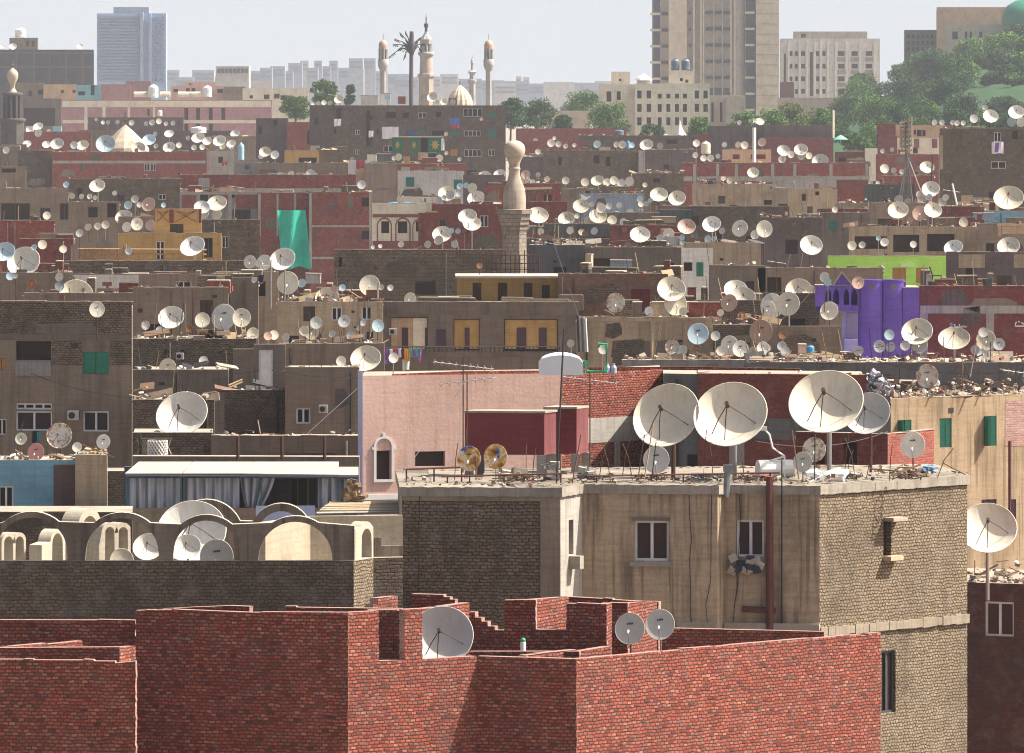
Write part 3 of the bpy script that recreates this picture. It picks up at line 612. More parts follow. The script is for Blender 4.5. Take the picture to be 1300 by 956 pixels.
bx('m16c', 1042, 1104, 270, 'brownd', 'the brown back wall', 'dark brown house behind the concrete frame house', 660, dep=9)
bx('m17', 1060, 1190, 258, 'tan', 'the ruined tan wall', 'ruined tan wall under the foot of the lattice antenna tower', 700, dep=8, par=.4)
bx('m17b', 1180, 1250, 262, 'redd', 'the junk roof', 'dark red house with junk on the roof beside tall dark brick block', 690, dep=8)
bx('m18', 1078, 1243, 288, 'tan', 'the concrete frame house', 'unfinished concrete frame house with dark bays above the lime green terrace', 580, dep=9, par=.2, win=[(1134,298,1167,320,'d'),(1177,297,1212,319,'d'),(1085,300,1126,316,'d')])
bx('m19', 1241, 1306, 284, 'brown', 'the right brown house', 'brown house with beige lintel at the right edge', 575, dep=9, win=[])
bx('m19b', 1250, 1306, 268, 'blue', 'the blue terrace', 'bright blue terrace wall under a big tan dish at right', 670, dep=7, par=.2)
bx('m19c', 1216, 1268, 256, 'peach', 'the peach strip', 'low peach wall at the foot of the tall dark brick block', 740, dep=7, par=.2)
bx('m20', 1201, 1306, 320, 'plum', 'the plum terrace house', 'plum terrace house with beige panels right of the lime green terrace', 505, dep=9, win=[(1226,337,1236,362,'d')])
bx('lime', 1051, 1201, 325, 'plum', 'the lime green terrace', 'bright lime green terrace with two orange shuttered doors', 498, dep=6, par=.2, name='terrace_house', top='lime', fmats=[M('lime')], win=[(1133,340,1150,359,'so'),(1163,340,1178,359,'so')])
bx('m21', 962, 1121, 340, 'brown', 'the brown roof left of the terrace', 'brown house with broken slab roof left of the lime green terrace', 470, dep=8, win=[(974,352,992,372,'d')])
bx('m21b', 960, 1040, 372, 'mudd', 'the dim brick wall', 'dim brown brick house behind dishes left of the purple house', 420, dep=7)
bx('m21c', 975, 1068, 414, 'brown', 'the ledge left of the purple house', 'low brown ledge house left of the purple house', 362, dep=6)
bx('redright', 1167, 1306, 363, 'redd', 'the red brick house with painted letters', 'red brick house with white painted letters right of the purple house', 405, dep=9, par=.5, top='coping')
bx('rubwall', 952, 1306, 460, 'greyd', 'the long dark wall', 'long dark grey wall house with rubble and many dishes along its roof', 312, dep=10, par=.2, top='coping')
bx('rubwall2', 868, 972, 381, 'mudd', 'the dim back house', 'dim brick house behind the cream and white dishes right of centre', 408, dep=7)
bx('rubwall3', 905, 985, 412, 'mudd', 'the scrap yard house', 'dark house with green tarpaulin scrap right of the tan plaster house', 366, dep=6)
bx('tanhouse', 732, 916, 403, 'tan', 'the tan plaster house', 'square tan plaster house with wires at its left corner in the centre', 370, dep=10, par=.3)
bx('ledge2', 790, 990, 457, 'grey', 'the grey ledge', 'low grey ledge house with dishes below the tan plaster house', 316, dep=6, par=.2)
# yellow balcony building
building('yellow', [(580, 420), (708, 420)], 350, M('yellow'), 'the yellow storey', 'yellow upper storey with brown shutters in front of the bulb topped minaret', name='balcony_house', dep=9, par=.15,
   win=[(600,359,611,381,'sb'),(632,359,644,384,'sb'),(665,359,676,381,'sb'),(688,362,698,384,'sb')])
building('yellowr', [(708.3, 417), (848, 416)], 347, M('redplaster') if False else brick('mudred', [(.24,.13,.1),(.28,.16,.12),(.22,.12,.095)], (.18,.13,.1), grime=.4), 'the reddish brown block', 'reddish brown brick block right of the yellow storey', dep=9, par=.3, win=[(801,367,825,395,'sr')])
building('yellowb', [(485, 410), (735, 409.4)], 383, M('brownd'), 'the balcony house', 'brown house with deep yellow balconies and hanging washing, left of centre', name='balcony_house', dep=9, par=.7,
   win=[(496,403,543,443,'d'),(576,405,609,445,'d'),(640,405,708,446,'d')])
# left middle
bx('bh1', 168, 290, 365, 'brown', 'the brown plaster house', 'brown plaster house with dark brown shutters behind three dishes at left', 402, dep=8, par=.4, win=[(254,381,270,403,'sb')])
bx('bh1b', 284, 328, 352, 'brown', 'the stepped brown house', 'stepped brown house with red door right of the brown plaster house', 425, dep=8, win=[(286,377,292,386,'d')])
bx('bh2', 325, 354, 345, 'tan', 'the narrow tan house', 'narrow tan house with a statue-like figure in its window', 440, dep=7, win=[(325,357,337,376,'d')])
bx('bh3', 352, 486, 383, 'tan', 'the tan house with three windows', 'tan house with three shuttered windows and dishes along its ledge', 397, dep=9, par=.3, win=[(385,389,400,408,'sb'),(421,390,434,407,'fw'),(459,389,472,406,'fw')])
bx('bh4', 354, 488, 436, 'brown', 'the low tan roof', 'low brown house with crusty roof edge below three shuttered windows', 336, dep=8, par=.3)
bx('bh5', 168, 326, 430, 'mud', 'the mud brick house with rubble edge', 'mud brick house with a rubble covered edge and small white window at left', 342, dep=9, par=.2, win=[(229,444,234,459,'fu')])
bx('bh5b', 296, 330, 443, 'brown', 'the brown pier', 'narrow brown house left of the white door', 330, dep=6)
bx('bh6', 168, 290, 469, 'brownd', 'the dark wall', 'dark stained wall house behind the biggest left dish', 317, dep=8, par=.2)
bx('bh7', 168, 272, 507, 'mudd', 'the low brick shed', 'low brick house right beside the big brown apartment block', 292, dep=7, par=.2)
bx('bh8', 285, 365, 495, 'mudd', 'the brick house right of the big dish', 'dark brick house with a broad parapet right of the biggest left dish', 302, dep=8, par=.4)
bx('doorh', 322, 362, 437, 'brownd', 'the hut with a white door', 'dark hut with a battered white door in left centre', 322, dep=5, name='roof_hut', par=.2, win=[(328,444,347,491,'nw')])
bx('bh9', 362, 456, 466, 'brown', 'the brown house with an air conditioner', 'brown house with white window and air conditioner left of the pink house', 298, dep=9, par=.3, win=[(376,518,394,538,'fw')])
bx('bh10', 268, 456, 553, 'brown', 'the terrace wall', 'low stained terrace wall house behind the long white awning', 272, dep=7, par=.3)
bx('bh10b', 168, 270, 549, 'mudd', 'the brick base', 'dark brick base of a house behind the white wicker basket', 274, dep=7, par=.2)
# big brown block on the left
building('bigleft', [(-6, 300), (167.5, 299)], 382, M('brown'), 'the big brown apartment block', 'big brown apartment block with green shutters and air conditioner at left', dep=11, par=.5,
   win=[(-4,455,7,470,'so'),(20,433,65,457,'d'),(20,457,65,477,'fw'),(105,447,138,475,'sg'),(20,512,66,520,'fw'),(20,522,66,547,'fw'),(86,523,101,532,'d'),(105,522,138,548,'fw'),(-4,532,8,552,'fw')])
# blue room terrace
building('blueroom', [(-6, 243), (96, 243)], 584, M('blue'), 'the blue terrace room', 'flat roofed blue terrace room with white window at left', name='terrace_room', dep=5, par=.12, top=M('coping'), win=[(-2,617,17,650,'fw')])
building('bluepier', [(95.5, 242.5), (136, 242.2)], 577, M('tan'), 'the crumbling tan pier', 'crumbling tan brick pier house right of the blue terrace room', name='brick_pier', cat='wall', dep=4, par=.1)
building('backdark', [(-6, 236), (168, 236)], 650, brick('mudshade', [(.085, .064, .05), (.11, .085, .068), (.07, .053, .042)], (.04, .03, .025)), 'the dark back wall', 'brick wall house painted shadow dark below the blue terrace room', name='low_house', dep=5, par=.1)  # shadow behind the arches put into a darker copy of the brick
building('backdark2', [(134, 262), (170, 262)], 598, M('mudd'), 'the narrow dark wall', 'narrow dark brick house between tan pier and white awning', name='low_house', dep=4, par=.1)
# right edge
building('tanright', [(1131, 272), (1274, 275.2), (1306, 276)], 506, M('tanlit'), 'the streaked tan house', 'streaked tan plaster house with green shutters under a rubble roof at right', dep=10, par=.3, fmats=[M('tanlit'), M('tanlit')],
   win=[(1140,533,1157,552,'ag'),(1193,531,1208,568,'sg'),(1249,528,1265,566,'ag'),(1246,634,1265,668,'sp'),(1280,634,1290,668,'sp')])
building('redlow', [(1226, 234), (1306, 233)], 739, M('reddark'), 'the dark red house', 'dark red brick house with white window at the lower right edge', dep=9, par=.15, win=[(1250,764,1287,808,'fw')])
# pink house and red brick behind the near house
building('pinkhouse', [(455, 259.6), (713, 262.0)], 477.5, M('pinkw'), 'the pink house', 'pale pink house with white arched window trim beside a lilac downpipe', dep=10, par=.25, top=M('red'),
   win=[(478,572,496,609,'d'),(527,573,565,592,'d')])
building('redback', [(713.3, 262.1), (842, 266.4)], 475, M('red'), 'the sunlit brick house', 'bright red brick house with a bare concrete band behind the tall dishes', dep=10, par=.25, top=M('red'))
building('redback2', [(842, 259), (886, 258.5)], 474, M('greyd'), 'the slate wall', 'slate grey rendered wall between two red brick walls', dep=8, par=.2, win=[(872,577,886,600,'d')])
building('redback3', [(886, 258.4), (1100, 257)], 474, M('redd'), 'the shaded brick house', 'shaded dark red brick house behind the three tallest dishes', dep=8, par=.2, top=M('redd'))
# ================================================================= near mud-brick house
NEAR = [(510, 207.4), (711.5, 207.0), (739, 208.7), (911, 208.1), (919, 208.6), (1040.5, 208.0), (1228, 213.4)]
near = building('near', NEAR, 628.5, M('tan'), 'the near roof', 'large near mud brick and plaster apartment house carrying the tallest dishes on its roof', dep=7, par=0,
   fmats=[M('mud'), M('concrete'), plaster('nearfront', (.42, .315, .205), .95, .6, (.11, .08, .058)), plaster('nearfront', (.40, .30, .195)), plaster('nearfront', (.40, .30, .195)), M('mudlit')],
   back=[(1185, 219.5), (505, 216.5)],
   win=[(805.5, 661, 849, 712, 'fw'), (935, 660, 970, 707, 'fw'), (1121.5, 659, 1131.5, 706, 'd'), (1119, 826, 1137, 905, 'fk'), (722, 660, 728, 704, 'd')])
nb = BLD['near']
def slab():
    pts = [Vector((xat(p, D), D)) for p, D in NEAR+[(1185, 219.5), (505, 216.5)]]
    outer = []
    poly = [tuple(p) for p in pts]; op = inset(poly, -.07); ip = inset(poly, .9)
    n = len(poly); mb = MB(); z0 = nb['z1']-.02; z1 = z0+.27; O = []; I = []
    for i in range(n):
        a, b = Vector(op[i]), Vector(op[(i+1) % n]); c, d = Vector(ip[i]), Vector(ip[(i+1) % n]); k = max(1, int((b-a).length/.13))
        for j in range(k):
            t = j/k; jit = rnd.uniform(-.006, .004) if j else 0; e = (b-a).normalized(); nn = Vector((e.y, -e.x))
            p = a.lerp(b, t)+nn*jit; O.append((p.x, p.y, z1+rnd.uniform(-.022, .008), z0+rnd.uniform(-.018, .01))); q = c.lerp(d, t); I.append((q.x, q.y, z1+rnd.uniform(-.03, .05)))
    m = len(O)
    for i in range(m):
        j = (i+1) % m; A, B = O[i], O[j]
        mb.poly([(A[0], A[1], A[3]), (B[0], B[1], B[3]), (B[0], B[1], B[2]), (A[0], A[1], A[2])], None, 0)
        mb.poly([A[:3], B[:3], I[j], I[i]], None, 1)
        mb.poly([(A[0], A[1], A[3]), (I[i][0], I[i][1], A[3]), (I[j][0], I[j][1], B[3]), (B[0], B[1], B[3])], None, 0)
    mb.poly([p for p in I], None, 1)
    put(mb, 'roof_slab', [plaster('slabside', (.30, .265, .22), .6, .5), plaster('slabtop', (.235, .20, .155), 0, .9, (.085, .07, .058))], near)
slab(); nb['zr'] = nb['z1']+.27
NF = nb['fcs']
def onwall(name, fc, px0, py0, px1, py1, out, mat, root, deep=0.0):
    u0, v1 = fc.uv(px0, py0); u1, _ = fc.uv(px1, py0); D, _ = fc.depth((px0+px1)/2); v0 = zat(py1, D); ang = math.atan2(fc.U.y, fc.U.x)
    mb = MB(); mb.box(fc.P((u0+u1)/2, (v0+v1)/2, (out-deep)/2), (u1-u0, out+deep, v1-v0), (0, 0, ang)); return put(mb, name, [mat], root)
onwall('column', NF[0], 686, 629, 711, 1050, .03, plaster('colm', (.27, .21, .15), .6), near)
onwall('beam', NF[0], 511, 629, 686, 636, .03, plaster('colm', (.27, .21, .15)), near)
# storey ledge on the lit side wall and below the front wall
fc = NF[5]; mb = MB(); ang = math.atan2(fc.U.y, fc.U.x)
u1, v1 = fc.uv(1041, 797); 
for i in range(22):
    a, b = fc.L*i/22, fc.L*(i+1)/22; mb.box(fc.P((a+b)/2, v1-.13, .03), (b-a+.002, .1+rnd.uniform(-.03, .03), .26+rnd.uniform(-.04, .04)), (0, 0, ang))
put(mb, 'ledge', [M('mudledge') if 'mudledge' in MDEF else plaster('mudledge', (.27, .22, .165), .4, .5)], near)
fc = NF[2]; 
onwall('ledge', NF[4], 920, 790, 1041, 799, .14, M('coping'), near); onwall('ledge', NF[2], 860, 790, 910, 799, .12, M('coping'), near)
onwall('window_sill', NF[2], 800, 713, 851, 719, .12, M('concrete'), near)
onwall('lintel', NF[2], 803, 656.5, 851, 661, .06, M('brownd'), near)
fc = NF[5]
onwall('window_hood', fc, 1121, 657, 1139, 661, .4, M('coping'), near); onwall('window_sill', fc, 1121, 706, 1137, 711, .3, plaster('tansill', (.5, .36, .24)), near)
onwall('shutter', NF[1], 722, 706, 727, 722, .35, M('coping'), near)
mb = MB(); u, v = NF[4].uv(978, 618); mb.tube([NF[4].P(u, v+.3, .12), NF[4].P(u, v-5, .12), NF[4].P(u, 0, .12)], .11, 10); put(mb, 'downpipe', [M('pipe')], near)
mb = MB(); u, v = NF[4].uv(993, 610); mb.tube([NF[4].P(u, v+.6, .06), NF[4].P(u, 0, .06)], .022, 6); put(mb, 'vent_pipe', [M('dark')], near)
mb = MB(); u, v = NF[3].uv(916, 590); c = NF[4].uv(925, 590); p = NF[4].P(c[0], c[1], .1); mb.box((p.x, p.y, p.z-.1), (.28, .2, .2)); mb.tube([p, p-Vector((.05, 0, .95))], .1, 8); put(mb, 'gutter_box', [flat('zinc', (.22, .23, .24), .5, .4)], near)
mb = MB()
for px in (876, 905, 940, 531):
    f_ = NF[0] if px < 700 else (NF[2] if px < 911 else NF[4]); u, v = f_.uv(px, 628); path = [f_.P(u+rnd.uniform(-.06, .06)-k*.03*(px > 880), v-.65*k, .03) for k in range(10)]; mb.tube(path, .012, 4)
put(mb, 'cable', [M('dark')], near)
mb = MB(); u, v = NF[4].uv(985, 775); mb.tube([NF[4].P(u-1, v+.03, .06), NF[4].P(u, v, .06)], .09, 8); put(mb, 'waste_pipe', [M('pipe')], near)
mb = MB(); # clothes bundle on the second window
u0, v0 = NF[4].uv(930, 708); u1, v1 = NF[4].uv(971, 725)
for i in range(14):
    mb.box(NF[4].P(rnd.uniform(u0, u1), rnd.uniform(v1, v0), .15), (.25, .12, .22), (rnd.uniform(-.5, .5), rnd.uniform(-.6, .6), rnd.uniform(-.4, .4)), i % 2)
solo(mb, 'clothes_bundle', [plaster('cl1', (.42, .38, .33), .2), M('cloth_k')], tuple(NF[4].P(u0, v1, .2)), 'dark and grey bundle of clothes slumped on the sill of the right front window', 'clothes')

# ================================================================= arched terrace house
ARC = [(-10, 200), (449, 200), (474, 201.3), (511.5, 201.5)]
arc = building('arch', ARC, 712, M('mudd'), 'the arched terrace', 'dark mud brick terrace house crowned by a row of plaster arches', name='terrace_house', dep=8, par=1.0, ptk=.3, fmats=[M('mudd'), M('mudlit'), M('mudd')], back=[(511.5, 208), (-10, 208)])  # right-turned return takes lighter brick, sunlight put into its colour
ab = BLD['arch']; ZA = ab['z1']
archm = plaster('archm', (.20, .155, .12), .9, .6, (.075, .058, .046)); archlit = plaster('archlit', (.40, .35, .275), .2, .3)  # paler cream puts sunlight into soffits, tops and side arches
def arcade(fc, x0, x1, ytop, arches, thick, mats, root=None, ybase=None, name='arcade'):
    """arches: (cx, half width, inner apex row, outer apex row)"""
    vb = (ZA if fc is f0 or fc is f1 else ZA-1.0) if ybase is None else fc.uv((x0+x1)/2, ybase)[1]
    def UV(px, py): return fc.uv(px, py)
    out = [(UV(x0, 700)[0], vb)]; topc = []
    for cx, hw, yi, yo in arches:
        u0 = UV(cx-hw, 700)[0]; u1 = UV(cx+hw, 700)[0]; um = (u0+u1)/2; r = (u1-u0)/2; vi = UV(cx, yi)[1]; 
        h = vi-vb; 
        for k in range(25):
            a = math.pi*(1-k/24); yy = math.sin(a)
            out.append((um+r*math.cos(a), vb+max(0, h-r*1.0)*min(1, yy*3)+min(h, r)*yy))
    ue, vt = UV(x1, ytop); out += [(ue, vb), (ue, vt)]
    for cx, hw, yi, yo in arches[::-1]:
        u0 = UV(cx-hw, 700)[0]; u1 = UV(cx+hw, 700)[0]; um = (u0+u1)/2; vo = UV(cx, yo)[1]; vi = UV(cx, yi)[1]; r = (u1-u0)/2+(vo-vi); cz = vo-r
        for k in range(23):
            a = math.pi*k/22; p = (um+r*math.cos(a), cz+r*math.sin(a))
            if p[1] > vt+.004 and UV(x0, 700)[0] < p[0] < ue: out.append(p)
    out.append((UV(x0, 700)[0], vt))
    mb = MB(); mb.prism(fc.O, fc.U, fc.N, out, (), thick, 0, 1); return put(mb, name, mats, root or arc)
f0 = Facet.px(-10, 200.08, 449, 200.08); f1 = Facet.px(450.5, 200.45, 475, 201.6)
arcade(f0, -10, 450, 667.5, [(40, 46, 657, 649.5), (155, 47, 658, 650.5), (262, 42.5, 661, 653.5), (375, 47, 662.5, 655)], .36, [archm, archlit])
arcade(f1, 451, 474, 669, [(465.5, 6.5, 671, 662)], .36, [archlit, archlit])
f2 = Facet.px(124, 203.4, 168, 204.2)
arcade(f2, 126, 166, 690, [(139.5, 6.2, 669, 663.5), (156.5, 6.2, 669, 663.5)], .5, [archlit, archlit])
f3 = Facet.px(50, 203.2, 84, 204.8); arcade(f3, 53, 83, 688, [(73, 7, 677, 671.5)], .4, [archlit, archlit])
f3 = Facet.px(0, 203.2, 34, 204.2); arcade(f3, 2, 33, 692, [(11, 6, 681, 676), (25, 5.5, 681, 676)], .5, [archlit, archlit])
f4 = Facet.px(98, 205.2, 130, 206.4); arcade(f4, 99, 129, 672, [(114, 10, 655, 645)], .6, [archlit, archlit])
f5 = Facet.px(225, 206.4, 400, 206.4); arcade(f5, 228, 396, 667, [(262, 36, 645, 634), (357, 29, 649, 639)], .4, [archm, archlit])
bw = MB(); f6 = Facet.px(337, 202.6, 394, 205.4); f7 = Facet.px(394, 205.4, 511.5, 205.9)
zt = zat(655.5, 205.4)
for f_ in (f6, f7): bw.prism(f_.O, f_.U, f_.N, [(0, ZA-1), (f_.L, ZA-1), (f_.L, zt), (0, zt)], (), .2, 0, 1)
put(bw, 'back_wall', [plaster('archw', (.36, .30, .22), .3, .35), archlit], arc)
bw = MB(); f8 = Facet.px(476, 203.4, 511.5, 203.6)
bw.prism(f8.O, f8.U, f8.N, [(0, ZA-1), (f8.L, ZA-1), (f8.L, zat(693, 203.5)), (f8.uv(484, 700)[0], zat(693, 203.5)), (f8.uv(484, 700)[0], zat(682, 203.5)), (0, zat(682, 203.5))], (), .2); put(bw, 'low_wall', [archm], arc)
mb = MB(); mb.tube([f0.P(f0.uv(326, 700)[0], ZA-.12, .06), f0.P(f0.uv(420, 700)[0], ZA-.12, .06)], .02, 6); put(mb, 'conduit', [flat('bluepipe', (.1, .25, .4), .5)], arc)

# ================================================================= unfinished red brick house in front
RB = M('red'); RM = [RB, brick('redtop', [(.36, .17, .13), (.42, .23, .18), (.3, .13, .1), (.44, .3, .25)], (.5, .45, .4), grime=.1, joint=.008)]
red = empty('brick_house', pt(560, 760, 182) - Vector((0, 0, pt(560, 760, 182).z)), 'unfinished red brick house of stepped bare walls along the bottom of the view', 'building'); red['desc'] = 'the near red brick walls'
def bwall(pa, Da, pb, Db, top, thick=.25):
    fc = Facet.px(pa, Da, pb, Db); o = [fc.uv(*p) for p in top]
    # roughen level runs with single brick steps
    out = []
    for (a, b) in zip(o, o[1:]):
        out.append(a); d = math.hypot(b[0]-a[0], b[1]-a[1])
        if abs(b[1]-a[1]) < .3 and d > .6:
            k = int(d/.25); h = 0
            for j in range(1, k):
                if rnd.random() < .22:
                    t = j/k; u = a[0]+(b[0]-a[0])*t; v = a[1]+(b[1]-a[1])*t; nh = rnd.choice((0, -.015, .012, .02, -.05 if rnd.random() < .3 else 0))
                    out += [(u, v+h), (u+.002, v+nh)]; h = nh
    out.append(o[-1]); zb = 0.0
    def rough(a, b):
        n_ = int(abs(b[1]-a[1])/.09); return [(a[0]+(b[0]-a[0])*j/n_+rnd.uniform(-.014, .014), a[1]+(b[1]-a[1])*j/n_+rnd.uniform(-.01, .01)) for j in range(1, n_)] if n_ > 2 and abs(b[0]-a[0]) < .06 else []
    full = [(out[0][0], out[0][1]-3.2)]+out+[(out[-1][0], out[-1][1]-3.2)]; o2 = []
    for a, b in zip(full, full[1:]): o2 += [a]+rough(a, b)
    out = o2+[full[-1]]
    out = [(out[0][0], zb)]+out+[(out[-1][0], zb)]
    mb = MB(); mb.prism(fc.O, fc.U, fc.N, out[::-1], (), thick, 0, 1); return put(mb, 'wall', RM, red)
bwall(172, 186, 442, 184.6, [(172, 775), (230, 774), (318, 777.5), (442, 777.5)])
bwall(205, 188.5, 318, 187.6, [(205, 773), (240, 771), (292, 769), (317, 770)])
bwall(442.3, 184.62, 606, 187.2, [(442.3, 777.5), (481, 775.5), (481.2, 839), (514, 838), (514.2, 774), (536, 772.5), (536.2, 837), (605, 833)])
bwall(465, 188, 530, 187.7, [(465, 774.5), (530, 774.5)])
bwall(606.2, 187.22, 732, 186.5, [(606.2, 833), (732, 836.5)])
bwall(596, 190, 735, 189.5, [(596, 827), (735, 827)])
bwall(668, 188.2, 775, 191.3, [(668, 832), (775, 820.5)])
bwall(732.3, 186.52, 1118, 195.2, [(732.3, 836.5), (800, 830.5), (900, 821), (1000, 812.5), (1118, 803)])
bwall(640, 192, 770, 191.6, [(640, 762), (680, 761.5), (680.2, 799), (719, 800), (719.2, 766), (770, 767)])
bwall(678, 193, 724, 195.2, [(678, 761), (722, 757.5)])
bwall(770.3, 191.62, 777, 192.6, [(770.3, 767), (777, 765)])
bwall(772, 194.6, 797, 194.4, [(772, 765), (797, 765.5)])
bwall(797.2, 194.42, 834, 196.6, [(797.2, 765.5), (834, 763)])
bwall(719, 198, 836, 197.2, [(719, 757.5), (836, 764)])
bwall(594, 198, 641, 197.6, [(594, 777), (603, 777), (603.2, 784), (611, 784), (611.2, 789), (619, 789), (619.2, 795), (628, 795), (628.2, 800), (641, 800)])
bwall(536, 190, 596, 192.2, [(536, 773), (560, 770), (596, 765)])
bwall(522, 195, 578, 194.6, [(522, 754), (563, 755), (563.2, 758), (571, 758), (571.2, 761), (578, 761)])
bwall(474, 194, 505, 195.4, [(474, 767), (480, 767), (480.2, 759), (505, 756.5)])
bwall(362, 190.5, 522, 190.0, [(362, 769.5), (376, 769.5), (376.2, 771), (522, 773)])
bwall(-8, 187.8, 172, 187.4, [(-8, 787), (172, 787.5)])
bwall(8, 184.7, 105, 186.9, [(8, 822), (105, 813.5)])
bwall(-8, 184, 152, 183.7, [(-8, 822.5), (152, 821.5)])
bwall(152.2, 183.72, 172.5, 184.7, [(152.2, 821.5), (172.5, 820)])
bwall(-8, 182, 172, 181.6, [(-8, 837), (118, 837.5), (120, 839.5), (172, 839.5)])
bwall(834, 198, 1046, 198.2, [(834, 797), (1046, 802)])
mb = MB(); zf = zat(1000, 186)
mb.poly([(xat(172, 184), 184, zf), (xat(732, 186), 186.6, zf), (xat(1118, 196), 196, zf), (xat(1046, 199), 199, zf), (xat(-8, 192), 192, zf), (xat(-8, 182), 182.2, zf)]); put(mb, 'roof', [M('roof')], red)
BLD['redfg'] = dict(root=red, x0=-8, x1=1118, yt=835, front=[(-8, 189), (1118, 190)], fcs=[Facet.px(-8, 189, 1118, 190)], z1=zat(835, 189), zr=zat(850, 189), desc='the near red brick walls', dep=5, bd=Vector((0, 1)))

# ================================================================= things on and around the near roofs
def thing_at(px, py, D, name, label, cat, group=None): return empty(name, pt(px, py, D), label, cat, group)
# maroon cabins, sunlight on the right sides put into a paler maroon
def cabin(name, label, pa, Da, pb, Db, pc, Dc, yt, yb):
    fa = Facet.px(pa, Da, pb, Db); fb = Facet.px(pb, Db, pc, Dc); z1 = zat(yt, Da); z0 = zat(yb, Da)
    r = empty(name, (fa.P(fa.L/2, nb['zr'])), label, 'cabin', 'maroon roof cabins')
    P = [fa.P(0, 0), fa.P(fa.L, 0), fb.P(fb.L, 0), fb.P(fb.L, 0)+fa.P(0, 0)-fa.P(fa.L, 0)]; mb = MB()
    for i in range(4):
        a, b = P[i], P[(i+1) % 4]; mb.poly([(a.x, a.y, z0), (b.x, b.y, z0), (b.x, b.y, z1), (a.x, a.y, z1)])
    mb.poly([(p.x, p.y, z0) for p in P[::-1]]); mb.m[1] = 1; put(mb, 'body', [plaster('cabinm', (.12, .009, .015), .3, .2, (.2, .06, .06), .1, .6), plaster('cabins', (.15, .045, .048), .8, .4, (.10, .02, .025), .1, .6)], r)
    c = sum(P, Vector())/4; mb = MB(); Q = [c+(p-c)*1.03 for p in P]
    for i in range(4):
        a, b = Q[i], Q[(i+1) % 4]; mb.poly([(a.x, a.y, z1), (b.x, b.y, z1), (b.x, b.y, z1+.06), (a.x, a.y, z1+.06)])
    mb.poly([(p.x, p.y, z1+.06) for p in Q]); mb.poly([(p.x, p.y, z1) for p in Q[::-1]]); put(mb, 'lid', [M('coping')], r)
    for p in P:
        q = c+(p-c)*.9; mb = MB(); mb.boxc(q.x-.13, q.x+.13, q.y-.13, q.y+.13, nb['zr']-.05, z0); put(mb, 'leg', [M('grey')], r)
cabin('roof_cabin', 'wide maroon metal cabin with pale lid on the near roof', 590, 212.5, 691, 212.2, 706, 213.2, 524, 577)
cabin('roof_cabin', 'narrow maroon metal cabin half hidden behind the wide maroon cabin', 690, 214.4, 732, 214.3, 747, 215.2, 519, 576)
# white water tank on pink house
D = 257; r = thing_at(713, 476, D, 'water_tank', 'big white plastic water tank with draped top on the pink house', 'water tank'); x0, x1 = xat(684, D), xat(740, D); z0, z1 = zat(476.5, D), zat(450, D)
mb = MB(); n = 14
for i in range(n):
    for j in range(6):
        def q(i, j): return (x0+(x1-x0)*i/n, D+1.3*j/6, z1-.3+.36*max(0, math.sin(math.pi*i/n))**.45*max(.35, math.sin(math.pi*(j+1.5)/9))**.4)
        mb.poly([q(i, j), q(i+1, j), q(i+1, j+1), q(i, j+1)])
for i in range(n):
    a = q(i, 0); b = q(i+1, 0); mb.poly([(a[0], D, z0), (b[0], D, z0), b, a])
mb.poly([(x1, D, z0), (x1, D+1.3, z0), q(n, 6), q(n, 0)]); mb.poly([(x0, D+1.3, z0), (x0, D, z0), q(0, 0), q(0, 6)])
put(mb, 'body', [flat('tankw', (.72, .73, .75), .4, 0, .12)], r, smooth=True)
mb = MB(); mb.tube([(x1+.01, D+.2, z0+.5), (x1+.12, D+.2, z0+.5), (x1+.12, D+.2, z0+.12), (xat(770, D), D+.2, z0+.12), (xat(770, D), D+.2, zat(437, D)), (xat(760, D), D+.2, zat(437, D)), (xat(760, D), D+.2, zat(441, D))], .06, 8); put(mb, 'pipe', [M('greenp')], r)
for i, px in enumerate((771, 779)):
    mb = MB(); mb.lathe([(0, 0), (.11, 0), (.11, .22), (.05, .3), (.05, .36), (0, .36)], 10, pt(px, 474, 258)); solo(mb, 'plastic_bottle', [flat('bottleb', (.3, .36, .45), .4)], tuple(pt(px, 474, 258)), ['small plastic jug left of the larger jug beside the green pipe', 'larger grey plastic jug beside the green pipe'][i], 'jug')
# lilac downpipe and arched window trim belong to the pink house
ph = BLD['pinkhouse']; pf = ph['fcs'][0]; pr = ph['root']
mb = MB(); u, v = pf.uv(457.5, 474); mb.boxc(pf.P(u, 0).x-.09, pf.P(u, 0).x+.09, pf.P(u, 0).y-.16, pf.P(u, 0).y-.01, 0, v+.1); put(mb, 'downpipe', [flat('lilacpipe', (.42, .44, .58), .6, 0, .2)], pr)
def trim():
    o = []; uc = pf.uv(487, 580)[0]; s = pf.uv(497, 580)[0]-pf.uv(487, 580)[0]; D = pf.depth(487)[0]
    zs = zat(571, D); zb_ = zat(612, D); R1 = s*1.28; R0 = s*.98
    out = [(uc-R1, zb_), (uc+R1, zb_), (uc+R1, zs), (uc+R1+.06, zs), (uc+R1+.06, zs+.1)]
    out += [(uc+R1*math.cos(a), zs+.1+R1*math.sin(a)) for a in [math.pi*k/16 for k in range(0, 8)]]
    out += [(uc+.05, zs+R1+.1), (uc+.05, zs+R1+.22), (uc-.05, zs+R1+.22), (uc-.05, zs+R1+.1)]
    out += [(uc+R1*math.cos(a), zs+.1+R1*math.sin(a)) for a in [math.pi*k/16 for k in range(9, 17)]]
    out += [(uc-R1-.06, zs+.1), (uc-R1-.06, zs), (uc-R1, zs)]
    hole = [(uc-R0, zb_+.1), (uc+R0, zb_+.1), (uc+R0, zs+.04)]+[(uc+R0*math.cos(a), zs+.12+R0*math.sin(a)) for a in [math.pi*k/14 for k in range(15)]]+[(uc-R0, zs+.04)]
    mb = MB(); mb.prism(pf.O+pf.N*.055, pf.U, pf.N, out, [hole], .053); put(mb, 'window_trim', [M('whitep')], pr)
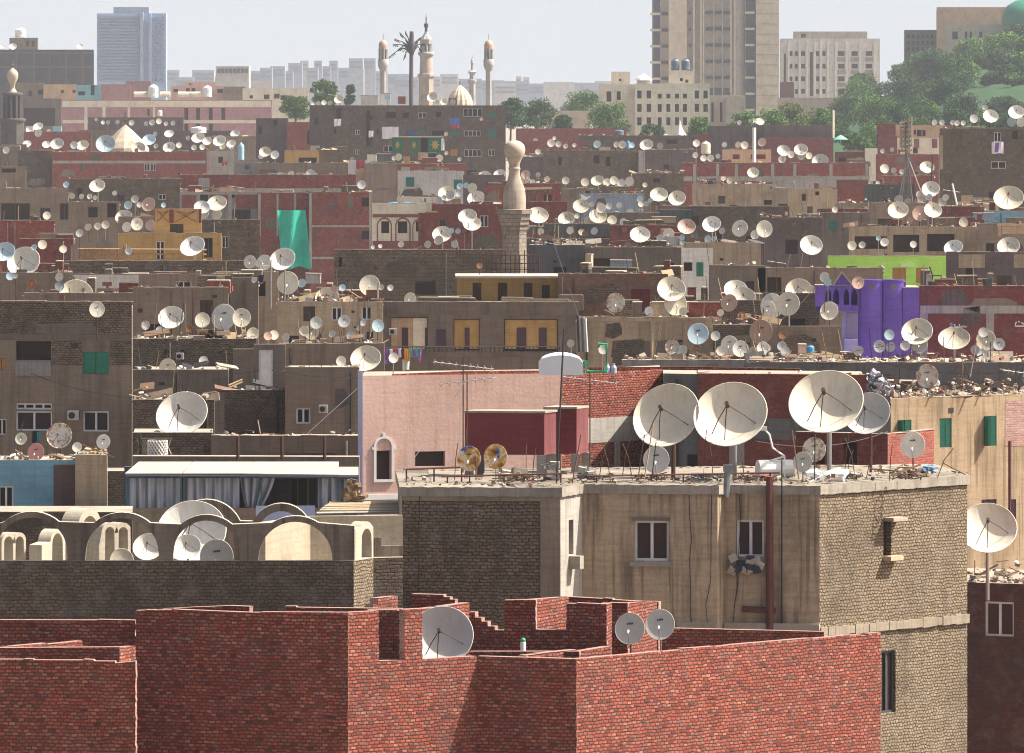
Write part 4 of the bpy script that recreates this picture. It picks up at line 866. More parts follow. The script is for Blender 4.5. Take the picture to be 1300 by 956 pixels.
trim()
onwall('window_band', pf, 462, 628, 640, 633, .05, M('whitep'), pr)
rb = BLD['redback']; rf_ = rb['fcs'][0]
onwall('ring_beam', rf_, 714, 533, 842, 561, .02, M('concrete'), rb['root']); onwall('column', rf_, 780, 561, 787, 620, .022, M('concrete'), rb['root'])
r3 = BLD['redback3']; onwall('ring_beam', r3['fcs'][0], 887, 530, 1099, 558, .02, M('greyd'), r3['root']); onwall('column', r3['fcs'][0], 926, 558, 945, 640, .022, M('grey'), r3['root'])
# small brick room behind the near roof, sunlight put into its brighter side
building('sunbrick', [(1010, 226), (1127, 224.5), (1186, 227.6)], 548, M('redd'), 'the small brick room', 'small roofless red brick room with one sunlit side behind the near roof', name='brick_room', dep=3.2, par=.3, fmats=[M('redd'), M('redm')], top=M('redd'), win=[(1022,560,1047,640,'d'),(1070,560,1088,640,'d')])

bl = BLD['bigleft']
onwall('brick_panel', bl['fcs'][0], -5, 383.5, 167, 424, .012, M('mud'), bl['root']); onwall('brick_panel', bl['fcs'][0], 66, 433, 104, 463, .012, M('mud'), bl['root']); onwall('brick_panel', bl['fcs'][0], 139.5, 433, 167, 463, .012, M('mud'), bl['root']); onwall('floor_band', bl['fcs'][0], -5, 424, 167, 432, .02, M('brownd'), bl['root'])
onwall('balcony_panel', bl['fcs'][0], 20, 459, 65, 477, .08, M('grey'), bl['root'])

def rear(root, pa, Da, pb, Db, ya, yb, m):
    fc = Facet.px(pa, Da, pb, Db); mb = MB(); z0 = fc.uv(pa, ya+14)[1]; mb.prism(fc.O, fc.U, fc.N, [(0, z0-1), (fc.L, z0-1), (fc.L, fc.uv(pb, yb)[1]), (fc.L*.5, (fc.uv(pb, yb)[1]+fc.uv(pa, ya)[1])/2+.05), (0, fc.uv(pa, ya)[1])], (), .2, 0, 0); put(mb, 'rear_parapet', [m], root)
rear(ph['root'], 500, 264.5, 684, 266.5, 475, 470.5, RB); rear(ph['root'], 684, 266.6, 748, 267.4, 471, 468.5, RB); rear(r3['root'], 742, 268.2, 1016, 268, 466.5, 468, RB)

onwall('brick_panel', BLD['tanright']['fcs'][1], 1276, 509, 1305, 566, .012, M('redp'), BLD['tanright']['root'])
onwall('brown_panel', BLD['blueroom']['fcs'][0], 68, 590, 95.5, 650, .02, plaster('brpanel', (.12, .075, .065), .4), BLD['blueroom']['root'])
gw = BLD['greyward']
for x in (1000, 1014, 1023.5, 1033.5, 1041, 1050, 1060, 1073.5, 1091, 1109): onwall('pilaster', gw['fcs'][0], x, 53, x+2.4, 130, .5, plaster('pilas', (.62, .6, .57), .3), gw['root'])
for x, w in ((1063, 10), (1080, 10), (1098, 10)):
    for y in (73, 89, 105): onwall('spandrel', gw['fcs'][0], x, y, x+w, y+5, .25, M('grey'), gw['root'])
# ================================================================= far towers and skyline
def blockthing(name, label, cat, x0, x1, yt, D, dep, mat, group=None, zb=0.0, partname='wall'):
    r = empty(name, Vector((xat((x0+x1)/2, D), D, zb)), label, cat, group); mb = MB()
    mb.boxc(xat(x0, D), xat(x1, D), D, D+dep, zb, zat(yt, D)); put(mb, partname, [mat], r); return r
def addbox(root, name, x0, x1, y0, y1, D, dep, mat):
    mb = MB(); mb.boxc(xat(x0, D), xat(x1, D), D, D+dep, zat(y1, D), zat(y0, D)); return put(mb, name, [mat], root)
# blue glass office tower
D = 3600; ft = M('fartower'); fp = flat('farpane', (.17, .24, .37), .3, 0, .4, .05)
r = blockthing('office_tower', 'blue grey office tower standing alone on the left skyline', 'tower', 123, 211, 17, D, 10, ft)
addbox(r, 'roof_plant', 144, 189, 9, 17.5, D+5, 25, plaster('farplant', (.22, .24, .28)))
addbox(r, 'rib', 178, 182, 15, 120, D-3, 3, plaster('farrib', (.26, .35, .50))); addbox(r, 'rib', 189, 192, 17, 120, D-3, 3, plaster('farrib', (.26, .35, .50)))
for j in range(24):
    y = 21+j*4
    if y < 105: addbox(r, 'window', 125, 177, y, y+2, D-1, 1, fp)
for j in range(20):
    for k in range(3): addbox(r, 'window', 193+k*6, 197+k*6, 22+j*4.2, 24.6+j*4.2, D-1, 1, fp)
# beige tower, running out of the top of the frame
D = 2600; tb = plaster('towerb', (.66, .53, .39), .25, .2); tb2 = plaster('towerb2', (.46, .37, .29), .25, .2); td = plaster('towerd', (.085, .082, .088), .2); tw = flat('towerw', (.05, .048, .055), .5)
r = blockthing('high_rise_tower', 'tall beige and brown tower block with dark balcony shafts at right of centre', 'tower', 838, 960, -45, D, 40, tb2)
addbox(r, 'wing', 960, 989, -45, 190, D-6, 50, tb); addbox(r, 'pier', 849, 872, -45, 190, D-3, 4, tb)
mb = MB(); cx = xat(936, D); mb.lathe([(2.9, 0), (2.9, zat(-45, D))], 20, (cx, D+1, 0)); put(mb, 'corner_drum', [tb2], r, smooth=True)
addbox(r, 'shaft', 830, 838, -45, 190, D+1, 30, td); addbox(r, 'shaft', 947, 960, -45, 190, D-1, 30, td)
for j in range(8):
    y = 16+j*20.6; addbox(r, 'balcony', 826, 838, y, y+3, D-4, 8, tb); addbox(r, 'balcony', 946, 958, y-1.5, y+1.5, D-5, 6, tb)
    if y < 140:
        addbox(r, 'window', 840, 848, y-.6, y+3.6, D-.6, 1, tw); addbox(r, 'window', 874.5, 877, y-1.5, y+2.5, D-.6, 1, tw)
        for k in range(3): addbox(r, 'window', 896+k*11, 905+k*11, y-2, y+2, D-.6, 1, tw)
addbox(r, 'column', 905.5, 907, -45, 150, D-1.4, 1.4, tb2); addbox(r, 'column', 916.5, 918, -45, 150, D-1.4, 1.4, tb2)
addbox(r, 'window', 897, 925, 112, 118, D-.7, 1, tw)
for k in range(12): addbox(r, 'panel_joint', 960.5, 988.5, 4+k*13, 4.7+k*13, D-6.3, .3, tb2)
for k in range(5): addbox(r, 'pier', 880+k*.01+(0, 9, 12, 47, 52)[k], 882+(0, 9, 12, 47, 52)[k], -45, 150, D-2, 2, tb)
# skyline blocks, part of the haze put into their wall and band colours
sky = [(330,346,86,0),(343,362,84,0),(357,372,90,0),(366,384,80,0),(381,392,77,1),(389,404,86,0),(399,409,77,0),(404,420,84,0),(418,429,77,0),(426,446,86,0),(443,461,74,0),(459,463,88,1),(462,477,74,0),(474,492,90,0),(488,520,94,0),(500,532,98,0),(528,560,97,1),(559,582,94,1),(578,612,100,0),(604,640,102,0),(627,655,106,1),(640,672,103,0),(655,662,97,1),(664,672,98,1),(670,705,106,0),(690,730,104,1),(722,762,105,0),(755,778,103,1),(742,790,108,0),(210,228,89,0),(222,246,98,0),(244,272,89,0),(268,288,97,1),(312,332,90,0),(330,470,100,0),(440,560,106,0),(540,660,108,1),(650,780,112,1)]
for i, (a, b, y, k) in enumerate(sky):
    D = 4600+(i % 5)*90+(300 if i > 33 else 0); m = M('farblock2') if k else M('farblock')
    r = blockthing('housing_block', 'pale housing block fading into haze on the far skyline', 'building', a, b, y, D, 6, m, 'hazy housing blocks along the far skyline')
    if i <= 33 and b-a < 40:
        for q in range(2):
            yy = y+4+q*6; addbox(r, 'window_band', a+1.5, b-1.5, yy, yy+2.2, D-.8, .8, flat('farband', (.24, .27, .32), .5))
r = blockthing('office_block', 'beige office block with a fluted top floor on the left skyline', 'building', 274, 316, 84, 3300, 20, plaster('obl', (.46, .43, .38), .2))
for k in range(8): addbox(r, 'window', 276+k*5, 279.5+k*5, 87, 93, 3299, 1, tw)
# rooftop tanks on ornate building, and others
def tank(px0, px1, y0, y1, D, mat, label, group=None, legs=True, name='water_tank'):
    c = pt((px0+px1)/2, y1, D); rr = (px1-px0)*D/F/2; h = (y1-y0)*D/F
    r = empty(name, c, label, 'water tank', group); mb = MB(); z = h*.12 if legs else 0
    mb.lathe([(0, z), (rr*.97, z), (rr, z+h*.1), (rr*.96, z+h*.3), (rr, z+h*.5), (rr*.97, z+h*.72), (rr*.7, z+h*.84), (rr*.2, z+h*.88), (0, z+h*.88)], 16, c); put(mb, 'body', [mat], r, smooth=True)
    mb = MB(); mb.lathe([(rr*.28, z+h*.84), (rr*.28, z+h*.94), (0, z+h*.95)], 10, c); put(mb, 'lid', [mat], r)
    if legs:
        for sx in (-.6, .6):
            mb = MB(); mb.boxc(c.x+sx*rr-.08*rr, c.x+sx*rr+.08*rr, c.y-.3*rr, c.y+.3*rr, c.z, c.z+z+.02); put(mb, 'leg', [M('steel')], r)
    return r
tank(852, 862.5, 75, 91, 1757, M('tankgrey'), 'left dark water tank on the cream stair block of the ornate building')
tank(865, 876, 75, 91, 1757, M('tankgrey'), 'right dark water tank on the cream stair block of the ornate building')
tank(188, 201, 108, 126, 1895, M('whitep'), 'tall white water tank on the long pink block, left one')
tank(257, 269, 109, 125, 1895, M('whitep'), 'white water tank on the long pink block, right one')
tank(19, 33, 36, 49, 2312, M('whitep'), 'white boxy water tank on the dark grey slab at far left')
tank(200, 206, 140, 148, 1570, M('whitep'), 'tiny white tank on the plum wall right of the tan dome')
tank(242, 262, 161, 170, 1430, M('whitep'), 'broad white tank above dishes right of the tan dome')
tank(302, 310, 182, 206, 1061, flat('palebluetank', (.3, .52, .62), .5), 'pale blue upright tank on the low grey terrace')
tank(890, 902, 180, 197, 1080, M('cream'), 'cream upright tank left of the red brick house with posts')
tank(780, 792, 165, 172, 1331, M('tankgrey'), 'dark domed tank on the ragged brown block')
tank(795, 799.5, 179, 190, 1133, flat('bluetank', (.1, .3, .55), .5), 'slim blue drum on the mud brown block')
for i, (a, b) in enumerate(((170, 190), (203, 216), (226, 243), (241, 255))):
    D = 1896; mb = MB(); mb.tube([pt(a, 120, D), pt(b, 120, D)], .75, 12); z = pt(a, 120, D)
    solo(mb, 'lagged_pipe_tank', [M('cream')], tuple(pt((a+b)/2, 123.5, D)), ['leftmost', 'second', 'third', 'rightmost'][i]+' lying cream cylinder tank on the long pink block', 'tank', 'lying cylinder tanks on the long pink block', smooth=True)
# cream tent roof turret
mb = MB(); D = 1752; c = pt(817, 107, D); s = D/F
mb.lathe([(9*s, 0), (9*s, 5*s), (12.5*s, 5.2*s), (10*s, 8*s), (5*s, 11*s), (0, 14*s)], 8, c, rot=.39); solo(mb, 'roof_turret', [M('white')], tuple(c), 'white roofed octagonal turret between the boxes of the ornate building', 'turret')
# ------------------------------------------------------------------ minarets
def minaret(px, base_row, D, parts, label, name='minaret', n=12, mat=None):
    """parts: (name, [(half width px, row), ...], material, sides)"""
    c = pt(px, base_row, D); c.z = 0 if base_row > 120 else c.z
    r = empty(name, c, label, 'minaret')
    for nm, prof, m, k in parts:
        mb = MB(); mb.lathe([(w*D/F, zat(y, D)-c.z) for w, y in prof], k, c, rot=math.pi/k); put(mb, nm, [m], r, smooth=(k >= 16), merge=(k >= 16))
    return r
st = plaster('minst', (.37, .345, .325), .3, .3); sd = plaster('minsd', (.085, .07, .062), .3, .3); fin = flat('finial', (.06, .1, .1), .5)
def arcade_posts(r, px, y0, y1, w, D, n, m):
    c = pt(px, y1, D)
    for k in range(n):
        a = 2*math.pi*k/n+.2; mb = MB(); q = c+Vector((w*D/F*math.cos(a), w*D/F*math.sin(a), 0)); mb.tube([q, q+Vector((0, 0, (y1-y0)*D/F))], w*D/F*.2, 6); put(mb, 'post', [m], r)
D = 1500
r = minaret(16, 200, D, [('shaft', [(16.5, 230), (16.5, 182), (15.5, 182), (15.5, 153)], sd, 8), ('balcony', [(10, 160), (16.5, 154), (17, 150.5), (10, 150)], sd, 16), ('gallery', [(9, 152), (9, 122)], flat('mindark', (.05, .05, .055), .8), 8), ('cornice', [(9, 124), (12.5, 121), (13, 118), (5, 117)], sd, 16), ('cone', [(6, 118), (4, 114), (2.6, 112), (2.6, 110)], M('stonep'), 16), ('bulb', [(2.6, 112), (3.5, 106), (6.5, 100), (7.2, 95), (6, 91), (3, 88), (.5, 86)], M('stonep'), 20), ('finial', [(.6, 87), (.6, 84), (1.4, 82.5), (.5, 81), (1.2, 79), (.4, 77), (.9, 75.5), (0, 73)], fin, 8)], 'slim dark stone minaret with pale bulb top at the left edge')
arcade_posts(r, 16, 122, 152, 10.5, D, 10, sd)
cap = flat('goldcap', (.5, .34, .16), .5)
for px, lb in ((486.5, 'pale fluted minaret with golden cap standing left of the palm mast'), (620.5, 'pale fluted minaret with golden cap standing right of the dome')):
    D = 1700; r = minaret(px, 130, D, [('shaft', [(4.2, 190), (4.2, 88)], st, 8), ('balcony', [(4.2, 90), (6.8, 84), (7, 76), (5.5, 75)], st, 16), ('gallery', [(4.4, 76), (4.4, 62)], plaster('mg', (.25, .22, .22)), 8), ('collar', [(5.8, 63), (6, 57), (5.6, 56)], plaster('mcol', (.4, .26, .22)), 16), ('cap', [(5.6, 56.5), (4.8, 53.5), (2.5, 51.5), (0, 50.5)], cap, 16), ('finial', [(.35, 51), (.3, 46), (.7, 45), (.15, 44), (0, 41)], fin, 6)], lb)
    arcade_posts(r, px, 62, 76, 5.2, D, 8, st)
D = 1650; r = minaret(541, 130, D, [('shaft', [(10, 190), (10, 97)], plaster('minst2', (.42, .34, .27), .3), 8), ('balcony', [(9, 100), (11.8, 97), (11.8, 94), (9, 93.5)], st, 8), ('upper_shaft', [(8.4, 94), (8, 71)], plaster('minst2', (.42, .34, .27)), 16), ('upper_balcony', [(8, 72), (10.4, 69.5), (10.4, 66), (7, 65.8)], st, 16), ('pavilion_roof', [(8.4, 56), (8.6, 50), (7, 48), (3, 43), (2, 40)], st, 8), ('neck', [(2, 41), (1.7, 36), (2.9, 33), (2.7, 30), (1.2, 29.5)], sd, 12), ('finial', [(.9, 30), (.7, 25), (1.1, 24), (.5, 22), (.3, 19), (0, 16)], fin, 8)], 'tall sandstone minaret with open pavilion behind the palm mast')
arcade_posts(r, 541, 55, 66, 6.6, D, 8, st)
D = 2100; r = minaret(599.5, 130, D, [('shaft', [(4.6, 190), (4.6, 104)], st, 8), ('balcony', [(4.6, 106), (6, 103), (6, 101.5), (4, 101)], st, 12), ('upper_shaft', [(3.6, 102), (3.6, 93)], st, 8), ('cornice', [(3.6, 94), (6, 91.5), (3, 89)], st, 12), ('neck', [(1.8, 90), (1.6, 83), (2.2, 80), (1.4, 76), (.4, 74)], st, 10), ('finial', [(.4, 75), (0, 68)], fin, 6)], 'small distant stone minaret between the dome and the right capped minaret')
D = 1600; c = pt(584, 136, D); s = D/F; r = empty('mosque_dome', c, 'cream ribbed mosque dome with finial rising behind the dark apartment block', 'dome')
mb = MB(); n = 32
prof = [(17, -4), (17, 4), (16, 9), (13.5, 15), (9.5, 20.5), (5, 25), (1.2, 28)]
for (r0, z0), (r1, z1) in zip(prof, prof[1:]):
    for k in range(n):
        def q(rr, z, k): f_ = 1.0 if k % 2 else .94; a = 2*math.pi*k/n; return c+Vector((rr*s*f_*math.cos(a), rr*s*f_*math.sin(a), z*s))
        mb.poly([q(r0, z0, k), q(r0, z0, k+1), q(r1, z1, k+1), q(r1, z1, k)])
put(mb, 'shell', [plaster('domec', (.55, .46, .33), .3)], r); mb = MB(); mb.lathe([(1.2*s, 27.5*s), (.6*s, 30*s), (1.1*s, 31*s), (.4*s, 33*s), (0, 37*s)], 8, c); put(mb, 'finial', [fin], r)
# mausoleum cone
D = 1240; c = pt(159, 191, D); s = D/F; r = empty('mausoleum_dome', c, 'broad tan pointed dome with black finial above the long red block', 'dome')
mb = MB(); mb.lathe([(31, -3), (30, 2), (26, 9), (18, 17), (9, 26), (2, 32), (.4, 33)] and [(a*s, b*s) for a, b in [(31, -3), (30, 3), (24, 11), (16, 19), (8, 26.5), (2, 31.5), (.6, 33)]], 12, c); put(mb, 'shell', [plaster('conem', (.47, .38, .29), .4, .4)], r)
mb = MB(); mb.lathe([(a*s, b*s) for a, b in [(.9, 32), (.9, 37), (1.7, 39), (.7, 41), (1.5, 43), (.5, 45), (1.1, 47), (0, 50)]], 8, pt(153, 191, D)+Vector((6*s, 0, 0))); put(mb, 'finial', [M('dark')], r)
# white tent peak + green hilltop dome
D = 1340; c = pt(863, 172, D); s = D/F; mb = MB(); mb.lathe([(9*s, -1*s), (6*s, 4*s), (2.5*s, 11*s), (.4*s, 19*s)], 7, c); solo(mb, 'tent', [M('white')], tuple(c), 'white pointed tent peak in front of the ornate cream building', 'tent')
D = 2395; c = pt(1303, 32, D); s = D/F; mb = MB(); mb.lathe([(31*s, 0), (32*s, 8*s), (30*s, 17*s), (24*s, 25*s), (14*s, 31*s), (0, 34*s)], 28, c); solo(mb, 'green_dome', [flat('gdome', (.03, .2, .12), .45, 0, .3, .3)], tuple(c), 'big green dome cut by the right edge above the hilltop hall', 'dome', smooth=True, merge=True)
# big central minaret
D = 432; r = minaret(653, 345, D, [('shaft', [(17, 352), (16.6, 300), (16.6, 293)], M('stone'), 8), ('muqarnas', [(16.6, 295), (18, 291), (18, 286), (20, 285), (20, 279.5), (22, 278.5), (22, 272.5), (24.5, 271.5), (24.5, 266), (14, 265.5)], M('stone'), 8), ('flask', [(14.5, 266), (14.6, 250), (13.5, 240), (9, 229), (7.2, 222), (7, 216), (7.6, 215), (7.6, 213), (6.6, 212.5)], plaster('flaskm', (.42, .345, .275), .5, .45), 24), ('bulb', [(6.6, 213), (7, 208), (9.5, 202), (13, 196), (14, 190), (12.5, 184), (8, 180), (3, 178.2), (0, 178)], plaster('flaskm', (.42, .345, .275), .5, .45), 24)], 'stone minaret with bulb top rising from the yellow storey roof in the centre')
c = pt(653, 352, D)
mb = MB(); z0 = zat(345, D-2.4); z1 = zat(324, D-2.4); x0, x1 = xat(618, D-2.4), xat(684, D-2.4)
for k in range(12): x = x0+(x1-x0)*k/11; mb.tube([(x, D-2.4, z0-.2), (x, D-2.4, z1+(.3 if k % 4 == 0 else 0))], .035, 5)
for z in (z1, z0+.15, (z0+z1)/2): mb.tube([(x0, D-2.4, z), (x1, D-2.4, z)], .03, 5)
solo(mb, 'roof_railing', [M('rustm')], tuple(pt(651, 346, D-2.4)), 'thin dark iron railing round the foot of the bulb topped minaret', 'railing')
# palm-shaped telephone mast
D = 1420; s = D/F; c = pt(522, 136, D); r = empty('palm_mast', c, 'grey brown palm shaped telephone mast with drooping fronds beside the tall minaret', 'mast')
mb = MB(); mb.tube([c, c+Vector((0, 0, 35*s)), c+Vector((.3*s, 0, 68*s))], 2.9*s, 10, r1=2.6*s); put(mb, 'trunk', [flat('palmtrunk', (.10, .085, .085), .9)], r)
mb = MB(); mb.lathe([(2.6*s, 66*s), (4.2*s, 72*s), (4.4*s, 80*s), (3*s, 86*s), (2.6*s, 95*s), (2.4*s, 96*s), (0, 96.5*s)], 12, c+Vector((.6*s, 0, 0))); put(mb, 'antenna_housing', [flat('palmhead', (.09, .085, .09), .9)], r)
for k, (dx, dz) in enumerate([(-29, -4), (-24, 13), (-22, 20), (-17, 6), (-15, 28), (-8, 30), (14, 4), (17, 14), (12, 22), (-10, -6), (8, 17)]):
    mb = MB(); a = c+Vector((.3*s, 0, 70*s)); b = a+Vector((dx*s, rnd.uniform(-8, 8)*s, dz*s)); m = (a+b)/2+Vector((0, 0, (6 if dz < 10 else 2.5)*s)); b = b-Vector((0, 0, 3*s)); mb.tube([a, a.lerp(m, .6)+Vector((0, 0, 2*s)), m, b], 1.5*s, 6, r1=.35*s)
    for t in range(14):
        q = m.lerp(b, t/14) if t > 5 else a.lerp(m, .3+t/8); mb.box(q+Vector((0, 0, -1.5*s)), (.6*s, .3*s, 3.4*s), (rnd.uniform(-.5, .5), rnd.uniform(-.7, .7), 0))
    put(mb, 'frond', [flat('frond', (.075, .075, .06), .9)], r)
# ------------------------------------------------------------------ hill and trees
def hill():
    prof = [(930, 186), (975, 168), (1010, 160), (1060, 150), (1100, 134), (1140, 112), (1175, 98), (1205, 78), (1240, 64), (1270, 54), (1330, 42), (1420, 30)]
    mb = MB(); rows = 18; Dn, Df = 1420, 2380; G = []
    def top(px):
        for (a, ya), (b, yb) in zip(prof, prof[1:]):
            if a <= px <= b: return ya+(yb-ya)*(px-a)/(b-a)
    xs = [930+k*10 for k in range(50)]
    for j in range(rows+1):
        t = j/rows; row = []
        for px in xs:
            D = Dn+(Df-Dn)*t; y = 200+(top(px)-200)*(t**.9); p = pt(px, y, D); p.z += rnd.uniform(-.5, .5)*(.2 < t < 1); row.append(p)
        G.append(row)
    G.insert(0, [Vector((p.x, p.y-60, -1)) for p in G[0]])
    G.append([Vector((p.x*1.05, p.y+200, -1)) for p in G[-1]])
    for a, b in zip(G, G[1:]):
        for k in range(len(a)-1): mb.poly([a[k], a[k+1], b[k+1], b[k]])
    t = NT('hillgrass'); v = t.objvec(); n1 = t.noise(v, .03, 5); n2 = t.noise(v, .4, 4)
    MATS['hillgrass'] = t.done(t.mix(n2, t.ramp(n1, [(.35, (.03, .075, .03)), (.6, (.045, .09, .032)), (.75, (.10, .10, .045))]), (.03, .06, .03)), .95, 0, .1)
    solo(mb, 'hill', [MATS['hillgrass']], (xat(1150, 1900), 1900, 0), None, None, None, 'structure', smooth=True, merge=True)
    return lambda px, y: Dn+(Df-Dn)*min(1, max(0, (200-y)/(200-top(min(1419, max(931, px))))))**1.1
HILLD = hill()
LEAF = {}
def leafmats(k):
    if k not in LEAF:
        base = {'g': (.085, .155, .036), 'd': (.042, .095, .036), 'l': (.115, .2, .042), 'y': (.15, .185, .045), 'b': (.065, .11, .052)}[k]
        LEAF[k] = [flat('leaf_%s%d' % (k, i), tuple(min(.3, c*f) for c in base), .75, 0, .3, 1.2, .15) for i, f in enumerate((.7, 1.0, 1.4))]
    return LEAF[k]
bark = flat('bark', (.09, .07, .05), .95)
def tree(x0, x1, yt, yb, D, kind, label, n=40, leaf=None, group='trees beyond the rooftops'):
    s = D/F; w = (x1-x0)*s/2; h = (yb-yt)*s; c = pt((x0+x1)/2, yb, D); r = empty('tree', c, label, 'tree', group); leaf = leaf or max(.3, 2.3*s)
    mb = MB(); q = random.Random(int(x0*7+yt)); C = []
    for i in range(n):
        a = q.uniform(0, 2*math.pi); u = math.sqrt(q.random()); zz = q.uniform(.18, .93); k = math.sqrt(max(.08, 1-((zz-.45)/.56)**2)); rr = q.uniform(.26, .42)*min(w, h*.8)
        C.append((c+Vector((w*.82*u*k*math.cos(a), w*.7*u*k*math.sin(a), h*zz-rr*.25)), rr))
    for (p, rr) in C:
        m = min(2, int(q.random()*3)); cnt = int(110+rr*28)
        for _ in range(cnt):
            d = Vector((q.gauss(0, 1), q.gauss(0, 1), q.gauss(0, 1))).normalized()*rr*q.uniform(.55, 1.05); d.z *= .72; o = p+d
            U = Vector((q.gauss(0, 1), q.gauss(0, 1), q.gauss(0, 1))).normalized(); V = U.cross(Vector((q.gauss(0, 1), q.gauss(0, 1), q.gauss(0, 1)))).normalized(); L = leaf*q.uniform(.6, 1.3)
            mb.poly([o-U*L*.5, o+V*L*.32, o+U*L*.5, o-V*L*.32], [(0, 0)]*4, m if q.random() < .7 else q.randrange(3))
    put(mb, 'crown', leafmats(kind), r)
    mb = MB(); mb.tube([c-Vector((0, 0, 2)), c+Vector((w*.05, 0, h*.35)), c+Vector((0, 0, h*.75))], max(.18, w*.07), 7, r1=.08)
    for i in range(5):
        p = C[i % n][0]; mb.tube([c+Vector((0, 0, h*(.25+.06*i))), p], max(.08, w*.03), 5, r1=.04)
    put(mb, 'trunk', [bark], r)
T_ = [(393,430,99,138,1700,'g','round grey green tree behind the left end of the dark apartment block'),(436,452,106,136,1720,'d','slim dark tree right of the round grey green tree'),(355,395,122,150,1650,'g','low bushy tree in front of the beige house left of the dark apartment block'),
 (628,668,122,168,1620,'d','dark tree right of the capped minaret, behind the bulb'),(655,706,124,168,1640,'d','dark tree mass left of the low beige shed'),(702,728,146,168,1600,'d','small dark tree in front of the low beige shed'),(708,768,116,150,1900,'g','green tree rising behind the low beige shed'),
 (743,806,130,172,1600,'g','broad green tree in front of the cream wing'),(872,902,147,176,1500,'l','pale green tree before the ornate building corner'),(920,970,142,178,1520,'l','light green tree at the foot of the tower'),(806,846,158,176,1480,'b','grey green palm like shrub below the ornate building'),
 (958,1000,138,175,1500,'l','bright green tree below the low pink wall'),(985,1030,130,170,1560,'y','yellow green tree below the grey white block'),(1020,1068,136,172,1540,'g','mid green tree right of the yellow green tree')]
for t in T_: tree(*t)
HT = [(1060,1130,98,152,'g','wide spreading green tree on the lower hillside'),(1110,1180,96,142,'d','broad dark tree beneath the scaffolded shell'),(1080,1150,120,170,'g','green tree low on the hillside left of the mast'),(1040,1090,142,182,'d','dark tree at the foot of the hill'),(1085,1130,158,192,'l','light green bush at the hill foot beside green awning'),
 (1142,1200,66,112,'g','green tree on the hill ridge below the scaffolded shell'),(1160,1215,60,104,'d','dark crowned tree left of the mosque hall'),(1192,1243,66,112,'g','rounded green tree on the slope under the mosque hall'),(1210,1262,48,82,'l','light green tree below the striped hall'),(1244,1300,40,74,'l','bright green tree under the green dome'),
 (1270,1325,32,62,'d','dark tree beside the green dome'),(1246,1295,62,94,'b','pinkish grey green tree on the right slope'),(1280,1330,66,98,'g','green tree at the right edge of the slope'),(1190,1240,88,118,'d','dark hedge like tree on the lawn edge'),(1240,1275,92,108,'d','clipped dark bush on the lawn'),(1265,1320,92,108,'g','clipped green hedge bush at right of the lawn'),
 (1150,1200,126,160,'g','green tree below the lawn, left'),(1195,1250,118,158,'b','grey green tree below the lawn, centre'),(1245,1310,122,150,'b','brown green tree below the lawn, right'),(1120,1165,130,172,'d','dark green tree behind the peach house'),(1065,1112,168,196,'g','green bush beside the round green awning')]
HT += [(1075,1115,92,130,'g','green tree on the slope left of the broad dark tree'),(1205,1245,76,102,'l','light green tree above the lawn, left'),(1255,1300,82,104,'d','dark green tree above the lawn, right'),(1130,1160,110,140,'l','light green tree left of the lawn foot'),(1160,1192,104,130,'g','green tree just left of the lawn'),(1050,1100,118,160,'g','green tree between the spreading tree and the grey white block'),(1125,1170,78,118,'g','green tree just under the scaffolded shell, left'),(1175,1222,92,136,'d','dark tree left of the lawn'),(1220,1262,60,92,'g','green tree in the middle of the upper slope'),(1285,1330,44,74,'g','green tree right below the green dome'),(1150,1190,146,176,'g','low green tree behind the antenna tower top'),(1190,1232,138,166,'d','low dark tree behind the tall dark brick block, left'),(1228,1275,142,168,'g','low green tree behind the tall dark brick block, centre'),(1270,1315,138,166,'d','low dark tree behind the tall dark brick block, right'),(1100,1142,146,182,'g','green tree left of the peach house with arches'),(1020,1062,150,178,'l','pale green tree right behind the two tone block')]
for a, b, y0, y1, k, lb in HT: tree(a, b, y0, y1, HILLD((a+b)/2, y1), k, lb, 44, None, 'trees on the hill')
# green parasol on hillside
D = 1450; c = pt(1067, 184, D); s = D/F; mb = MB(); mb.lathe([(0, 0), (.5*s, 0), (.5*s, 7*s), (9.5*s, 1*s+6*s), (5*s, 10*s), (0, 13*s)], 12, c); solo(mb, 'garden_pavilion', [flat('pav', (.2, .5, .38), .6)], tuple(c), 'pale green round garden pavilion at the foot of the hill', 'pavilion')
